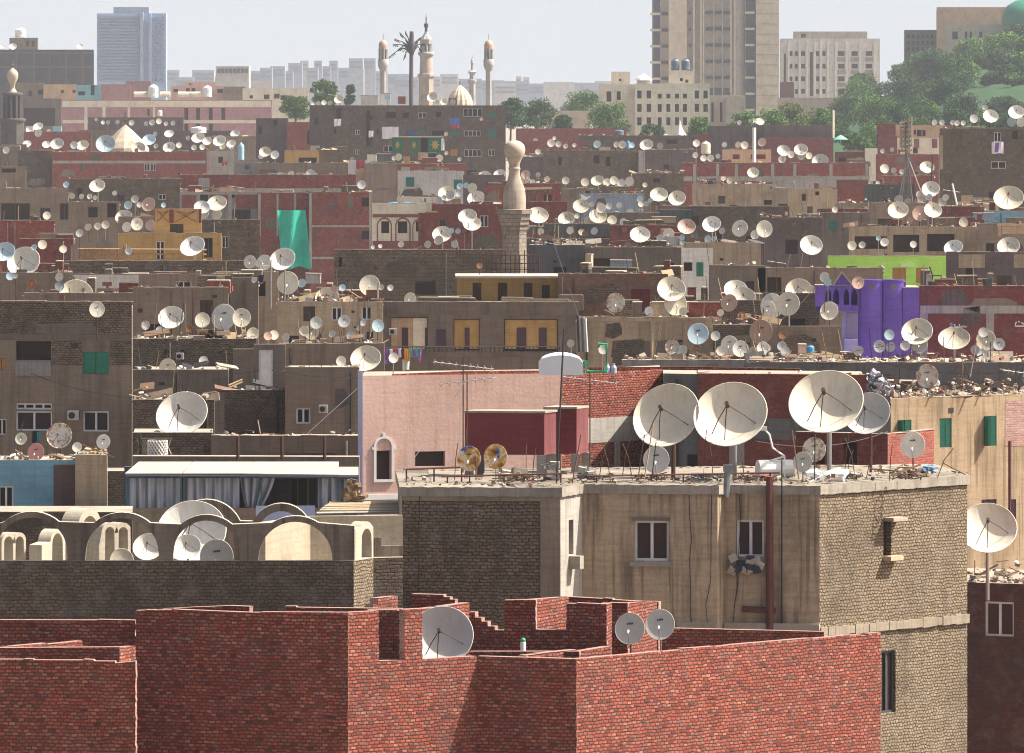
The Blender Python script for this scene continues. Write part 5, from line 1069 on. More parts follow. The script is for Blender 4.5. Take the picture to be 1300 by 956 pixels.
# ================================================================= details on facades, rubble, roof clutter
RUBM = [plaster('rub_light', (.36, .31, .245), 0, .5), plaster('rub_brown', (.27, .2, .15), 0, .3), M('wood'), plaster('rub_red', (.24, .10, .07), 0, .3), M('dark'), M('whitep'), flat('rub_blue', (.15, .25, .4), .7), M('woodl')]
WTS = [0, 0, 0, 0, 1, 1, 1, 2, 2, 3, 4, 5, 7]
def rubble(key, n, desc, x0=None, x1=None, h=.45, back=3.0, sz=1.0, wts=WTS):
    b = BLD[key]; q = random.Random(key); mb = MB(); x0 = b['x0'] if x0 is None else x0; x1 = b['x1'] if x1 is None else x1
    for i in range(n):
        px = q.uniform(x0, x1); D = bdepth(key, px)+.15+q.random()**1.6*back; s = max(.11, 1.1*D/F)*(.5+1.6*q.random()**3)*sz*1.2; px2 = px
        pile = h*(.35+.65*abs(math.sin(px*.13+len(key))*math.sin(px*.31)))
        z = b['zr']+q.random()*pile+s*.2; m = q.choice(wts); p = Vector((xat(px, D), D, z))
        k = q.random()
        if k < (.05 if D > 290 else .015) and D < 900: mb.tube([p, p+Vector((q.uniform(-.3, .3), q.uniform(-.2, .2), q.uniform(.5, 1.7)))], max(.02, .3*D/F), 4, q.choice((2, 4, 7)))
        elif k < .075 and D > 290: mb.box(p+Vector((0, 0, .12)), (q.uniform(.4, 1.3), .06, q.uniform(.2, .5)), (q.uniform(-1.3, -.3), q.uniform(-.3, .3), q.uniform(-.5, .5)), q.choice((0, 1, 1, 2, 4, 7)))
        elif k < .11 and D > 320: mb.box(p+Vector((0, 0, .1)), (q.uniform(.25, .7), q.uniform(.3, .6), q.uniform(.2, .5)), (0, 0, q.uniform(-.5, .5)), q.choice((1, 1, 2, 3, 4)))
        elif m in (2, 7) and q.random() < .6: mb.box(p+Vector((0, 0, .1)), (s*q.uniform(2.5, 6), s*.25, s*.2), (q.uniform(-.3, .3), q.uniform(-.5, .5), q.uniform(-.8, .8)), m)
        else: mb.box(p, (s*q.uniform(.5, 1.5), s*q.uniform(.4, 1.2), s*q.uniform(.25, .8)), (q.uniform(-.5, .5), q.uniform(-.5, .5), q.uniform(0, 3)), m)
    return solo(mb, 'rubble', RUBM, tuple(pt((x0+x1)/2, b['yt'], bdepth(key, (x0+x1)/2))), 'loose rubble, boards and scrap on '+desc, 'rubble', None, 'stuff')
cop = M('coping')
for k, b in list(BLD.items()):
    q = random.Random('c'+k); fr = b['front']; Dm = fr[0][1]; wpx = b['x1']-b['x0']
    if k in ('near', 'redfg', 'arch', 'pinkhouse', 'redback', 'redback3') or Dm > 1260: continue
    root = b['root']; base = root.location
    # uneven coping pieces along the wall head
    mb = MB()
    for fc in b['fcs']:
        ang = math.atan2(fc.U.y, fc.U.x); u = 0; mn = 2.2*Dm/F
        while u < fc.L-.1:
            l = max(mn, q.uniform(.15, .8)); l = min(l, fc.L-u)
            if q.random() < .72:
                hh = max(.02, .7*Dm/F)*q.uniform(.35, 1.5); mb.box(fc.P(u+l/2, b['z1']+hh/2-.006, -.11), (l*.98, .24+q.uniform(-.03, .05), hh), (0, 0, ang), q.choice((0, 0, 0, 1)))
            u += l
    if len(mb.f) > 40 and k != 'redbrownmid': o_ = put(mb, 'coping', [cop, RUBM[1]], root); (o_.name == 'coping.018') and print('C018', k, len(mb.f))
    # low walls, stair heads and chimneys standing back on the roof
    if 345 < Dm < 1250 and b['dep'] > 5 and k not in ('ochre2', 'brickR', 'muds2', 'midwhite', 'm20', 'm21', 'm21b', 'm21c', 'bh4', 'm12', 'm13', 'm8b', 'm9d', 'hutbase', 'bh5', 'm16', 'dooryard', 'rubwall3', 'mudblock', 'm15', 'm14', 'm17', 'ledge2', 'arches', 'yellow', 'rubwall', 'tanright', 'lime', 'redback', 'redback2', 'redback3', 'pinkhouse', 'bigleft', 'bh10', 'bh10b'):
        for i in range(int(wpx/26)+1):
            fc = b['fcs'][0]; u = q.uniform(.3, fc.L-.6); w = q.choice((.35, .5, 1.2, 1.8, 2.6, 3.4)); back = q.uniform(2.2, max(2.4, b['dep']-1.5)); hh = q.uniform(.25, 1.0) if w > .6 else q.uniform(.5, 1.3); dd = q.choice((.2, .2, .9, 1.4))
            if u+w > fc.L: w = max(.3, fc.L-u)
            p = fc.P(u+w/2, 0, -back); m_ = MB(); z = b['zr']; ang = math.atan2(fc.U.y, fc.U.x)
            m_.box((p.x, p.y, z+hh/2), (w, dd, hh), (0, 0, ang), 0); m_.box((p.x+.02, p.y, z+hh+.03), (w*q.uniform(.8, 1.05), dd+.08, .06), (0, q.uniform(-.02, .02), ang), 1)
            put(m_, 'chimney' if w < .6 else 'roof_wall', [M(q.choice(('mud', 'mudd', 'brown', 'brownd', 'redm', 'redd', 'concrete', 'tan'))), cop], root)
    # repairs, bands, downpipes and vents
    if k in ('lime', 'pinkhouse', 'redback', 'sunbrick', 'blueroom', 'yellow', 'ochre2', 'ochrecabin', 'arches', 'm14'): continue
    for fi, fc in enumerate(b['fcs']):
        wins = [o for o in root.children if o.name.startswith(('window', 'door'))]
        fpx = (fr[fi+1][0]-fr[fi][0]); hpx = 70
        if fpx < 14: continue
        def clear(u, v, w, h):
            for o in wins:
                bb = [base+Vector(c) for c in o.bound_box]; us = [(c-fc.O).dot(fc.U) for c in bb]; zs = [c.z for c in bb]
                if u < max(us)+.15 and u+w > min(us)-.15 and v < max(zs)+.15 and v+h > min(zs)-.15: return False
            return True
        ang = math.atan2(fc.U.y, fc.U.x); s = Dm/F
        for i in range(max(1, int(fpx/38))):
            w = q.uniform(.6, 3.2); h = q.uniform(.4, 1.6); u = q.uniform(0, max(.1, fc.L-w)); v = b['z1']-q.uniform(.1, 50*s)-h
            if w < fc.L*.8 and clear(u, v, w, h) and u+w < fc.L-.02:
                t = q.random(); mt = M(q.choice(('mud', 'mudd', 'brown', 'brownd', 'mudd', 'plum')))
                out = [(u+q.uniform(-.1, .1)*0, v), (u+w*.5, v+q.uniform(-.2, .1)), (u+w, v+q.uniform(0, .2)), (u+w, v+h*.6), (u+w-q.uniform(0, .3)*w, v+h), (u+q.uniform(0, .3)*w, v+h-q.uniform(0, .2)*h)]
                m_ = MB(); m_.prism(fc.O+fc.N*(.012+.004*i), fc.U, fc.N, out, (), .01+.004*i); put(m_, 'wall_patch', [mt], root)
        if Dm < 700:
            for i in range(q.choice((0, 1, 1, 2))):
                u = q.uniform(.2, fc.L-.2); 
                if clear(u-.1, 0, .2, b['z1']): m_ = MB(); m_.tube([fc.P(u, b['z1']-.2, .07), fc.P(u+q.uniform(-.05, .05), b['z1']-7, .07)], q.choice((.03, .05)), 6); put(m_, 'downpipe', [M(q.choice(('pipe', 'steel', 'dark', 'rustm')))], root)
            for i in range(int(fpx/50)):
                u = q.uniform(.3, fc.L-.6); v = b['z1']-q.uniform(.5, 60*s)
                if clear(u, v, .3, .2): m_ = MB(); m_.box(fc.P(u, v, .005), (q.uniform(.12, .3), .03, q.uniform(.1, .25)), (0, 0, ang)); put(m_, 'vent', [M('dark')], root)
for k, n, h in [('brownA',0,0),('bayhouse',60,.7),('muds2',70,.9),('lapse',160,.9),('lowL',90,.7),('muds3',60,.6),('bh1',60,.5),('bh5',170,.5),('bh3',150,.8),('bh4',130,.5),('bh6',50,.4),('bh10',60,.5),('bh9',40,.4),('mudblock',120,1.0),('m6',150,1.1),('m9',220,1.3),('m9b',60,.6),('m10',140,.9),('m7',70,.7),('m12',120,.7),('m13b',120,1.0),('m15',60,.5),('m17',160,.9),('m17b',140,1.0),('m18',110,.6),('m20',30,.6),('m21',110,.6),('m21b',60,.6),('rubwall',320,.6),('rubwall2',60,.6),('rubwall3',120,1.2),('ledge2',140,.5),('tanhouse',80,.4),('longred',70,1.0),('redframe',40,.4),('midwhite',90,.8),('tapbase2',60,1.0),('hutbase',70,.9),('rf',40,.8),('dbl',90,.8),('m5',60,.8),('m11',60,.8),('m2b',30,.9),('nbrk',70,.9),('yellowr',40,.3),('tealtank',0,0),('redright',30,.5),('blueroom',50,.25),('bluepier',30,.2),('m4',50,.8),('darkblock',70,1.0),('bh8',30,.5),('m16',40,.5),('m19',40,.6),('redback3',20,.3)]:
    if n: rubble(k, n, BLD[k]['desc'], h=h)
for k in ('bayhouse','dooryard','redpar','midwhite','brownA','leftmid3','nbrk_rr','mudhut','greyplaster','ledge','redbrownmid','redframe3','m7b','m8','m9d','m10d','m11b','m13','m16','m16b','m16c','m19','m5b','m5c','redC','greenscreen','m9c','brickR','bh1b','bh2','bh8','bh7','redright'):
    if k in BLD: rubble(k, int((BLD[k]['x1']-BLD[k]['x0'])*.9), BLD[k]['desc'], h=.55+.3*rnd.random())
rubble('tanright', 420, 'the streaked tan house', h=1.0, back=5)
rubble('near', 340, 'the near roof', h=.10, back=4.5, sz=.55, wts=[0, 0, 1, 1, 1, 1, 2, 2, 4, 4, 3])
rubble('near', 90, 'the near roof behind the dishes', 900, 1180, h=.3, back=5, sz=.9)
rubble('redlow', 90, 'the dark red house at right', h=.7, back=4)
mb = MB(); q = random.Random(5)   # heap of black and white rags
for i in range(420):
    px = q.gauss(1112, 12); D = 281+q.uniform(0, 2); z = zat(503, D)+max(0, .75-abs(px-1110)*.022)*q.random()*1.3+.05; mb.box((xat(px, D), D, z), (q.uniform(.08, .3), .1, q.uniform(.03, .1)), (q.uniform(-1, 1), q.uniform(-1, 1), q.uniform(0, 3)), q.choice((0, 0, 1, 2)))
solo(mb, 'rag_heap', [M('cloth_w'), M('cloth_k'), plaster('raggrey', (.25, .25, .28))], tuple(pt(1112, 503, 281)), 'heap of black and white rags at the left end of the streaked tan house roof', 'heap', None, 'stuff')
# rebar and rods standing on the near roof
NR = random.Random(3)
for i, (px, h, dx) in enumerate([(577, 1.1, .1), (590, 1.5, .05), (607, .8, -.1), (668, 1.0, 0), (676, .9, .1), (760, 1.2, .3), (775, 1.0, -.2), (790, 1.3, .3), (803, 1.1, -.3), (893, 1.5, .1), (905, 1.0, -.1), (945, 1.2, -.2), (1072, 1.3, .15), (1086, 1.2, -.3), (1100, 1.0, .3), (1129, 1.1, .1), (1190, .9, .5), (1075, .8, .2)]):
    D = 209.5+NR.uniform(0, 3); a = Vector((xat(px, D), D, nb['zr'])); mb = MB(); mb.tube([a, a+Vector((dx*.4, 0, h*.6)), a+Vector((dx, .1, h))], .014, 5)
    solo(mb, 'rebar', [M('rustm')], tuple(a), 'bent rusty rod sticking up from the near roof', 'rod', 'bent rusty rods on the near roof')
for i, (pa, pb, y, lb) in enumerate([(560, 720, 606, 'long rusty pipe lying along the left part of the near roof'), (745, 990, 607, 'long rusty pipe lying along the middle of the near roof'), (480, 590, 596, 'thin rail standing over the left corner of the near roof')]):
    D = 208.6+i*.3; mb = MB(); a = pt(pa, y, D); b = pt(pb, y-(3 if i else 5), D); a.z = max(a.z, nb['zr']+.2); b.z = max(b.z, nb['zr']+.3)
    if i == 2: a.x = xat(512, D)
    mb.tube([a, b], .03, 6)
    for t in (.05, .5, .95): c = a.lerp(b, t); mb.tube([c, Vector((c.x, c.y, nb['zr']))], .025, 5)
    solo(mb, 'pipe_rail', [M('pipe')], tuple(a), lb, 'pipe')
for i, (px, y, w, lb) in enumerate([(698, 592, 20, 'crumbling concrete stump beneath the maroon cabins, left one'), (745, 594, 16, 'crumbling concrete stump beneath the maroon cabins, right one'), (648, 600, 30, 'pale lump of broken concrete under the right painted dish')]):
    D = 210.3; c = pt(px, 612, D); c.z = nb['zr']; mb = MB(); q = random.Random(i)
    for k in range(12): mb.box(c+Vector((q.uniform(-.5, .5)*w*D/F, q.uniform(-.15, .15), q.uniform(0, (612-y)*D/F))), (w*D/F*.6, .3, .2), (q.uniform(-.2, .2), q.uniform(-.2, .2), q.uniform(-.4, .4)))
    solo(mb, 'concrete_stump', [M('concrete') if i < 2 else RUBM[0]], tuple(c), lb, 'concrete')
# white solar-heater like tank lying on the roof right of centre
D = 210.5; mb = MB(); a = pt(962, 604, D); a.z = nb['zr']+.32; b = Vector((xat(1006, D), D+.3, a.z)); mb.tube([a, a.lerp(b, .02), b.lerp(a, .02), b], .27, 14); solo(mb, 'lying_tank', [M('whitep')], (a.x, a.y, nb['zr']), 'white cylinder tank lying on the near roof right of centre', 'tank')
mb = MB(); a = Vector((xat(996, D), D, nb['zr']+.7)); mb.tube([a, a+Vector((-.35, 0, .25)), a+Vector((-.45, 0, .65)), a+Vector((-.6, 0, .8))], .035, 6); mb.box(a+Vector((-.62, 0, .82)), (.2, .1, .12)); mb.tube([a, a+Vector((-.8, 0, -.25))], .03, 6); mb.tube([a-Vector((0, 0, .72)), a], .03, 6); solo(mb, 'broken_bracket', [M('whitep')], (a.x, a.y, nb['zr']), 'broken white bracket arm sticking up behind the lying white tank', 'bracket')
for i, (px, w, h, m, lb) in enumerate([(1048, 1.0, .35, 'whitep', 'crumpled white sheet on the near roof below the right tallest dish'), (1172, .4, .2, 'rub_blue', 'crumpled blue grey bag at the right end of the near roof'), (1152, .5, .2, 'rub_brown', 'flat stack of grey slabs under the peeled white dish')]):
    D = (210, 214.2, 213.6)[i]; c = Vector((xat(px, D), D, nb['zr'])); mb = MB(); q = random.Random(i+9)
    for k in range(10): mb.box(c+Vector((q.uniform(-.5, .5)*w, q.uniform(-.3, .3), q.uniform(.02, h))), (w*.45, .4, h*.35), (q.uniform(-.4, .4), q.uniform(-.5, .5), q.uniform(0, 3)))
    solo(mb, 'crumpled_bundle', [MATS.get(m) or M(m)], tuple(c), lb, 'bundle')
# ------------------------------------------------------------------ long white awning with striped curtains
DA, DB = 249.0, 253.0
aw = empty('awning_terrace', pt(305, 645, DA), 'roof terrace under a long off white tin awning with blue striped curtains', 'terrace')
def sheet(pts, name, mat, th=.03):
    mb = MB(); mb.poly(pts, [(p.x, p.y) for p in pts]); mb.poly([p-Vector((0, 0, th)) for p in pts[::-1]], [(p.x, p.y) for p in pts[::-1]])
    for a, b in zip(pts, pts[1:]+pts[:1]): mb.poly([a-Vector((0, 0, th)), b-Vector((0, 0, th)), b, a])
    put(mb, name, [mat], aw)
awm = plaster('awnm', (.37, .34, .29), .3, .25, (.3, .22, .16), .15, .6)
for f0_, f1_, b0_, b1_ in ((158.5, 230, 176, 245), (231.5, 307, 246, 323), (307.3, 430, 323.3, 430), (424, 455, 424.5, 455)):
    y0, y1 = (601, 586) if f0_ < 420 else (603, 592.5); sheet([pt(f0_, y0, DA), pt(f1_, y0+(1.5 if f1_ > 400 else 0), DA), pt(b1_, y1, DB), pt(b0_, y1, DB)], 'awning_sheet', awm)
mb = MB(); mb.tube([pt(160, 603.5, DA+.05), pt(455, 605, DA+.05)], .07, 6); put(mb, 'front_beam', [flat('awbeam', (.06, .08, .12), .6)], aw)
for px in (160.5, 229.5, 332, 430, 453): mb = MB(); mb.tube([pt(px, 604, DA+.12), pt(px, 650, DA+.12)], .04, 6); put(mb, 'post', [flat('awpost', (.05, .13, .14), .6)], aw)
mb = MB(); mb.boxc(xat(158, DA+3.9), xat(455, DA+3.9), DA+3.8, DA+4.1, 0, zat(592, DA+4)); put(mb, 'back_wall', [plaster('awback', (.11, .105, .12))], aw)
mb = MB(); mb.boxc(xat(158, DA), xat(455, DA), DA-.05, DA+.1, 0, zat(645, DA)); mb.boxc(xat(158, DA), xat(455, DA), DA+.1, DA+3.8, zat(655, DA)-.1, zat(655, DA)); put(mb, 'low_wall', [M('brown')], aw)
cm = stripes('curtain', (.52, .54, .60), (.22, .235, .29), 3.1)
def curtain(x0, x1, y0, y1, gather=None, amp=.07):
    mb = MB(); n = max(10, int((x1-x0)*.6)); m = 8
    def q(i, j):
        t = i/n; px = x0+(x1-x0)*t; s = j/m
        if gather is not None: px = px+(gather-px)*.55*s**1.3
        yb = y1+2.5*math.sin(t*9+x0)*(1 if s > .9 else 0); return pt(px, y0+(yb-y0)*s, DA+.3+amp*math.sin(t*n*1.0)+.05*math.sin(t*23+s*3)), ((x1-x0)*t*DA/F, s)
    for i in range(n):
        for j in range(m):
            P = [q(i, j), q(i+1, j), q(i+1, j+1), q(i, j+1)]; mb.poly([p[0] for p in P][::-1], [p[1] for p in P][::-1])
    put(mb, 'curtain', [cm], aw, smooth=True, merge=True)
curtain(160, 231, 607, 647); curtain(233, 304, 607, 645); curtain(305, 349, 607, 646, 318); curtain(404, 432, 607, 646); curtain(432, 443, 608, 640)
mb = MB(); mb.boxc(xat(370, DA+2), xat(402, DA+2), DA+2, DA+2.1, zat(645, DA+2), zat(608, DA+2)); put(mb, 'door', [M('dark')], aw)
mb = MB()
for px in (377, 390): mb.boxc(xat(px, DA+1.95), xat(px+1.6, DA+1.95), DA+1.93, DA+1.99, zat(645, DA+2), zat(608, DA+2))
put(mb, 'door_frame', [plaster('dfr', (.3, .14, .08))], aw)
# striped blue cloth on the arches, planks on the lean-to
def cloth(x0, x1, y0, y1, D, mat, label, name='laundry', wav=.05, cat='laundry', uv=1.0, group=None, nx=10):
    mb = MB(); ny = 6
    def q(i, j): t = i/nx; s = j/ny; return Vector((xat(x0+(x1-x0)*t, D), D+wav*math.sin(t*11+s*2+x0), zat(y0+(y1-y0)*s+.6*math.sin(t*7)*(j > 3), D))), (t*(x1-x0)*D/F, s)
    for i in range(nx):
        for j in range(ny):
            P = [q(i, j), q(i+1, j), q(i+1, j+1), q(i, j+1)]; mb.poly([p[0] for p in P][::-1], [p[1] for p in P][::-1])
            P = [(p[0]+Vector((0, .03, 0)), p[1]) for p in P]; mb.poly([p[0] for p in P], [p[1] for p in P])
    return solo(mb, name, [mat], tuple(pt((x0+x1)/2, y1, D)), label, cat, group, smooth=True)
cloth(325, 400, 642, 668, 209, flat('palecloth', (.45, .5, .68), .9), 'pale blue sheet spread behind the right front arch')
D = 214; lt = empty('lean_to_roof', pt(455, 650, D), 'low lean to roof of grey planks between the arches and the pink house', 'roof'); q = random.Random(2)
for i in range(9):
    a = pt(402+i*2, 652-i*1.5, D-1+i*.35); b = pt(511, 650-i*1.6, D-1+i*.35); mb = MB(); mb.box((a+b)/2, ((b-a).length, .33, .06), (q.uniform(-.1, .1), -q.uniform(-.01, .02), 0)); put(mb, 'plank', [M('woodl') if i % 3 else plaster('greyplank', (.3, .27, .23))], lt)
mb = MB(); q = random.Random(4)
for i in range(24): mb.box(pt(448+q.uniform(-8+i*.25, 8-i*.25), 632-i*.95, 216), (q.uniform(.2, .7)*(1-i/34), .4, .09), (q.uniform(-.15, .15), q.uniform(-.2, .2), q.uniform(-.4, .4)), i % 2)
solo(mb, 'plank_stack', [M('woodl'), M('wood')], tuple(pt(448, 634, 216)), 'pointed stack of old planks beside the lilac downpipe', 'plank stack')
# white wicker basket and lattice screen
D = 258; c = pt(200, 577.5, D); mb = MB(); s = D/F
mb.lathe([(11*s, 0), (12*s, 4*s), (12*s, 14*s), (11*s, 19*s), (10.6*s, 19*s), (10.6*s, 17*s), (0, 17*s)], 20, c)
for k in range(18):
    for d in (1, -1):
        P = []
        for j in range(7): a = 2*math.pi*k/18+d*j*.17; r = (12.3-.0*j)*s; P.append(c+Vector((r*math.cos(a), r*math.sin(a), j*3.1*s)))
        mb.tube(P, .02, 4, 1, False)
solo(mb, 'wicker_basket', [plaster('wick', (.33, .24, .15)), M('whitep')], tuple(c), 'round white wicker basket on the terrace behind the awning', 'basket')
fr = empty('lattice_screen', pt(188, 578, 259.5), 'tan lattice screen behind the white wicker basket', 'screen'); mb = MB(); Dq = 259.5
for k in range(12):
    for d in (1, -1):
        x = 178+k*3.2; mb.tube([pt(x-4*d, 577, Dq), pt(x+4*d, 557, Dq)], .025, 4)
put(mb, 'lattice', [M('woodl')], fr); mb = MB(); mb.tube([pt(174, 557, Dq), pt(216, 557, Dq)], .035, 4); mb.tube([pt(174, 577, Dq), pt(216, 577, Dq)], .035, 4); mb.tube([pt(178.5, 554, Dq), pt(178.5, 580, Dq)], .06, 4); put(mb, 'frame', [M('dark')], fr)
for i, px in enumerate((302, 358, 412)): mb = MB(); mb.tube([pt(px, 583, 256), pt(px, 554, 256)], .07, 6); solo(mb, 'post', [M('rustm')], tuple(pt(px, 583, 256)), ['left', 'middle', 'right'][i]+' rusty post on the parapet behind the white awning', 'post')
building('awnback', [(168, 256.5), (456, 256)], 579, M('brown'), 'the parapet behind the awning', 'low brown parapet wall behind the long white awning', name='parapet_wall', cat='wall', dep=.8, par=0, backdir=(0, 1))
# ------------------------------------------------------------------ purple house
PU = M('purple'); LI = M('lilac'); D = 402
pu = empty('purple_house', Vector((xat(1100, D), D, 0)), 'vivid purple house with two round towers and arched loggia', 'house')
def pbox(name, x0, x1, y0, y1, d0, d1, m):
    mb = MB(); mb.boxc(xat(x0, d0), xat(x1, d0), d0, d1, zat(y1, d0), zat(y0, d0)); return put(mb, name, [m], pu)
fcp = Facet.px(1035, D, 1090, D)
def UVp(x, y): return fcp.uv(x, y)
def gothic(cx, hw, y0, y1): 
    u, v0 = UVp(cx, y1); _, v1 = UVp(cx, y0); w = hw*D/F; sp = v0+(v1-v0)*.55
    return [(u-w, v0), (u+w, v0), (u+w, sp), (u+w*.75, sp+(v1-sp)*.5), (u, v1), (u-w*.75, sp+(v1-sp)*.5), (u-w, sp)]
mb = MB(); o = [UVp(1045.5, 395), UVp(1090, 395), UVp(1090, 362.5), UVp(1080.5, 362.5), UVp(1069, 347.5), UVp(1059, 362.5), UVp(1035, 362.5), UVp(1035, 389), UVp(1045.5, 389)]
mb.prism(fcp.O, fcp.U, fcp.N, o, [gothic(1051.6, 3.9, 366, 386), gothic(1061.6, 3.9, 366, 386.5), gothic(1074.5, 3.6, 366, 387), gothic(1084.5, 4, 366, 387.5)], .25); put(mb, 'loggia', [PU], pu)
pbox('loggia_back', 1036, 1090, 363, 394, D+.6, D+1, flat('purpd', (.08, .06, .28), .8))
for (xa, ya, xb, yb) in ((1059, 362, 1069, 347), (1069, 347, 1081.5, 362)):
    a = pt(xa, ya, D-.05); b = pt(xb, yb, D-.05); mb = MB(); mb.prism(Vector((0, D-.08, 0)), Vector((1, 0, 0)), Vector((0, -1, 0)), [(a.x, a.z), (b.x, b.z), (b.x, b.z+.12), (a.x, a.z+.12)], (), 1.1); put(mb, 'gable_coping', [cop], pu)
pbox('loggia_coping', 1035, 1090, 361.6, 362.6, D-.04, D+1.2, cop)
for cx, hw in ((1105, 15.6), (1134, 13.4)):
    mb = MB(); r_ = hw*D/F; mb.lathe([(r_, 0), (r_, zat(358, D)), (r_+.06, zat(357, D)), (r_+.06, zat(354.8, D)), (0, zat(354.8, D))], 28, (xat(cx, D), D+.35, 0)); mb.v = [Vector((v.x, D+.35+(v.y-D-.35)*.42, v.z)) for v in mb.v]; put(mb, 'round_tower', [PU], pu, smooth=False)
for cx in (1106.5, 1135):
    c = pt(cx, 364, D+(.04 if cx < 1110 else .08)); mb = MB(); mb.tube([c+Vector((0, .1, 0)), c-Vector((0, .04, 0))], .15, 16); put(mb, 'round_vent', [plaster('rv', (.2, .18, .16))], pu)
pbox('side_wing', 1146.5, 1167, 365.5, 900, D+.2, D+4, PU); pbox('core', 1088, 1150, 358, 900, D+.7, D+5, PU)
pbox('side_wing_coping', 1146.5, 1167.2, 364.6, 365.7, D+.15, D+4, cop)
pbox('door_surround', 1068.5, 1089.5, 394, 470, D+.3, D+.9, LI); pbox('door', 1074.5, 1089, 397, 430, D+.25, D+.32, flat('pdoor', (.28, .23, .42), .7))
pbox('balustrade', 1031, 1066, 429.5, 432, D-.5, D-.2, LI); pbox('balustrade', 1031, 1089, 446, 452, D-.5, D-.2, LI); pbox('porch_post', 1065.5, 1068.5, 394, 470, D-.1, D+.1, M('brown'))
for k in range(12): pbox('baluster', 1032+k*2.8, 1033.6+k*2.8, 432, 446, D-.45, D-.3, LI)
pbox('low_panel', 1072, 1089, 431, 446, D-.4, D-.2, LI)
# red house frame and painted letters
rr = BLD['redright']; rf2_ = rr['fcs'][0]
onwall('ring_beam', rf2_, 1168, 388, 1305, 398, .02, M('concrete'), rr['root']); onwall('column', rf2_, 1252, 398, 1262, 470, .018, M('concrete'), rr['root']); onwall('column', rf2_, 1168, 398, 1178, 470, .018, M('concrete'), rr['root'])
lw = flat('paintw', (.75, .75, .75), .8, 0, .1)
def stroke(P, root, fc):
    mb = MB()
    for a, b in zip(P, P[1:]):
        A = fc.uv(*a); B = fc.uv(*b); A = fc.P(A[0], A[1], .01); B = fc.P(B[0], B[1], .01); d = B-A; mb.box((A+B)/2, (d.length+.06, .012, .07), (0, -math.atan2(d.z, d.x), 0))
    put(mb, 'painted_letter', [lw], root)
for P in ([(1208, 410), (1206, 411.5), (1208, 413), (1209.5, 411), (1208, 410)], [(1209.5, 411), (1209, 414), (1205, 416)], [(1212, 412), (1212, 415), (1218, 415), (1218, 412)], [(1218, 415), (1223, 415), (1223, 411)], [(1223, 415), (1227, 415), (1227.5, 412)], [(1215, 418), (1216, 418)], [(1226, 409), (1227, 409)], [(1289, 414), (1300, 414), (1300, 411), (1297, 410)], [(1293, 408.5), (1294, 408.5)], [(1290, 409), (1289, 412)]): stroke(P, rr['root'], rf2_)
# other concrete frames on bare brick houses
def frame(key, beams=(), cols=(), m='concrete', i=0):
    b = BLD[key]; fc = b['fcs'][i]
    for (x0, x1, y0, y1) in beams: onwall('ring_beam', fc, x0, y0, x1, y1, .03, M(m), b['root'])
    for (x0, x1, y0, y1) in cols: onwall('column', fc, x0, y0, x1, y1, .034, M(m), b['root'])
frame('redframe', [(392.5, 471.5, 286, 288.5), (392.5, 471.5, 326, 329)], [(392.5, 396, 245, 340), (468.5, 471.5, 245, 340)])
frame('redframe2', [(328, 391, 240, 244.5)] and [], [(327.5, 331, 246, 300), (373, 376, 246, 300), (351, 353.5, 246, 300)])
frame('redframe3', [(229, 326, 244.5, 247), (229, 326, 282, 285)], [(250, 254, 247, 300), (290, 294, 247, 300)])
for (x0, x1, y0, y1) in ((231, 249, 248, 264), (266, 289, 246, 262), (299, 327, 246, 265)): onwall('brick_panel', BLD['redframe3']['fcs'][0], x0, y0, x1, y1, .012, M('redm'), BLD['redframe3']['root'])
frame('longred', [(229, 451, 239, 244)], [(252, 266, 226, 238)])
frame('nbrk', [(67, 261, 204, 207.5)])
frame('rf', [(866, 1102, 224, 230)], [(880, 884, 208, 240), (909, 913, 208, 240), (933, 937, 208, 240), (979, 983, 208, 240), (1007, 1011, 208, 240), (1053, 1057, 208, 240), (1098.5, 1102, 208, 240)])
frame('m18', [], [(1127, 1133, 291, 325), (1168, 1176, 291, 325), (1213, 1222, 291, 325)], 'tan')
frame('tanhouse', [(733, 915, 404, 408)], [(826, 832, 408, 470), (733, 738, 408, 470), (908, 915, 408, 470)], 'tan')
frame('yellowb', [(486, 734, 383.5, 400), (486, 734, 447, 453)], [(486, 495.5, 400, 470), (543, 575, 400, 447), (609, 640, 400, 447), (709, 734, 400, 447)], 'brownd')
frame('m4', [], [(1193.5, 1197, 172, 215)], 'tan')
frame('farleft', [(0, 118, 84, 86), (0, 118, 66, 68)], [(20, 22, 64, 106), (42, 44, 64, 106), (62, 64, 64, 106), (83, 85, 64, 106), (104, 106, 64, 106)], 'plum')
frame('pinkcomplex', [(79, 344, 128, 136), (79, 344, 152.5, 156.5)], [(107, 111, 136, 175), (130, 134, 136, 175), (162, 165, 136, 152), (194, 197, 136, 152)], 'cream')
frame('arches', [(473, 548, 259, 271)], [], 'cream'); frame('arches', [(473, 548, 272, 276)], [], 'redplaster')
fa = BLD['arches']['fcs'][0]
for cx, hw in ((488, 9.6), (511.5, 9.8), (531, 7.5)):
    u = fa.uv(cx, 290)[0]; w = hw*715/F; zs = zat(287, 715); zb_ = zat(312, 715); A = [math.pi*k/14 for k in range(15)]
    out = [(u-w, zb_), (u-w*.84, zb_), (u-w*.84, zs)]+[(u-w*.84*math.cos(a), zs+w*.84*math.sin(a)*1.1) for a in A]+[(u+w*.84, zb_), (u+w, zb_), (u+w, zs)]+[(u+w*math.cos(a), zs+w*math.sin(a)*1.15) for a in A]+[(u-w, zs)]
    mb = MB(); mb.prism(fa.O+fa.N*.04, fa.U, fa.N, out, (), .035); put(mb, 'arch_band', [M('redplaster')], BLD['arches']['root'])
frame('arches', [(473, 548, 306, 316)], [], 'redplaster')
fm3 = BLD['m3d']
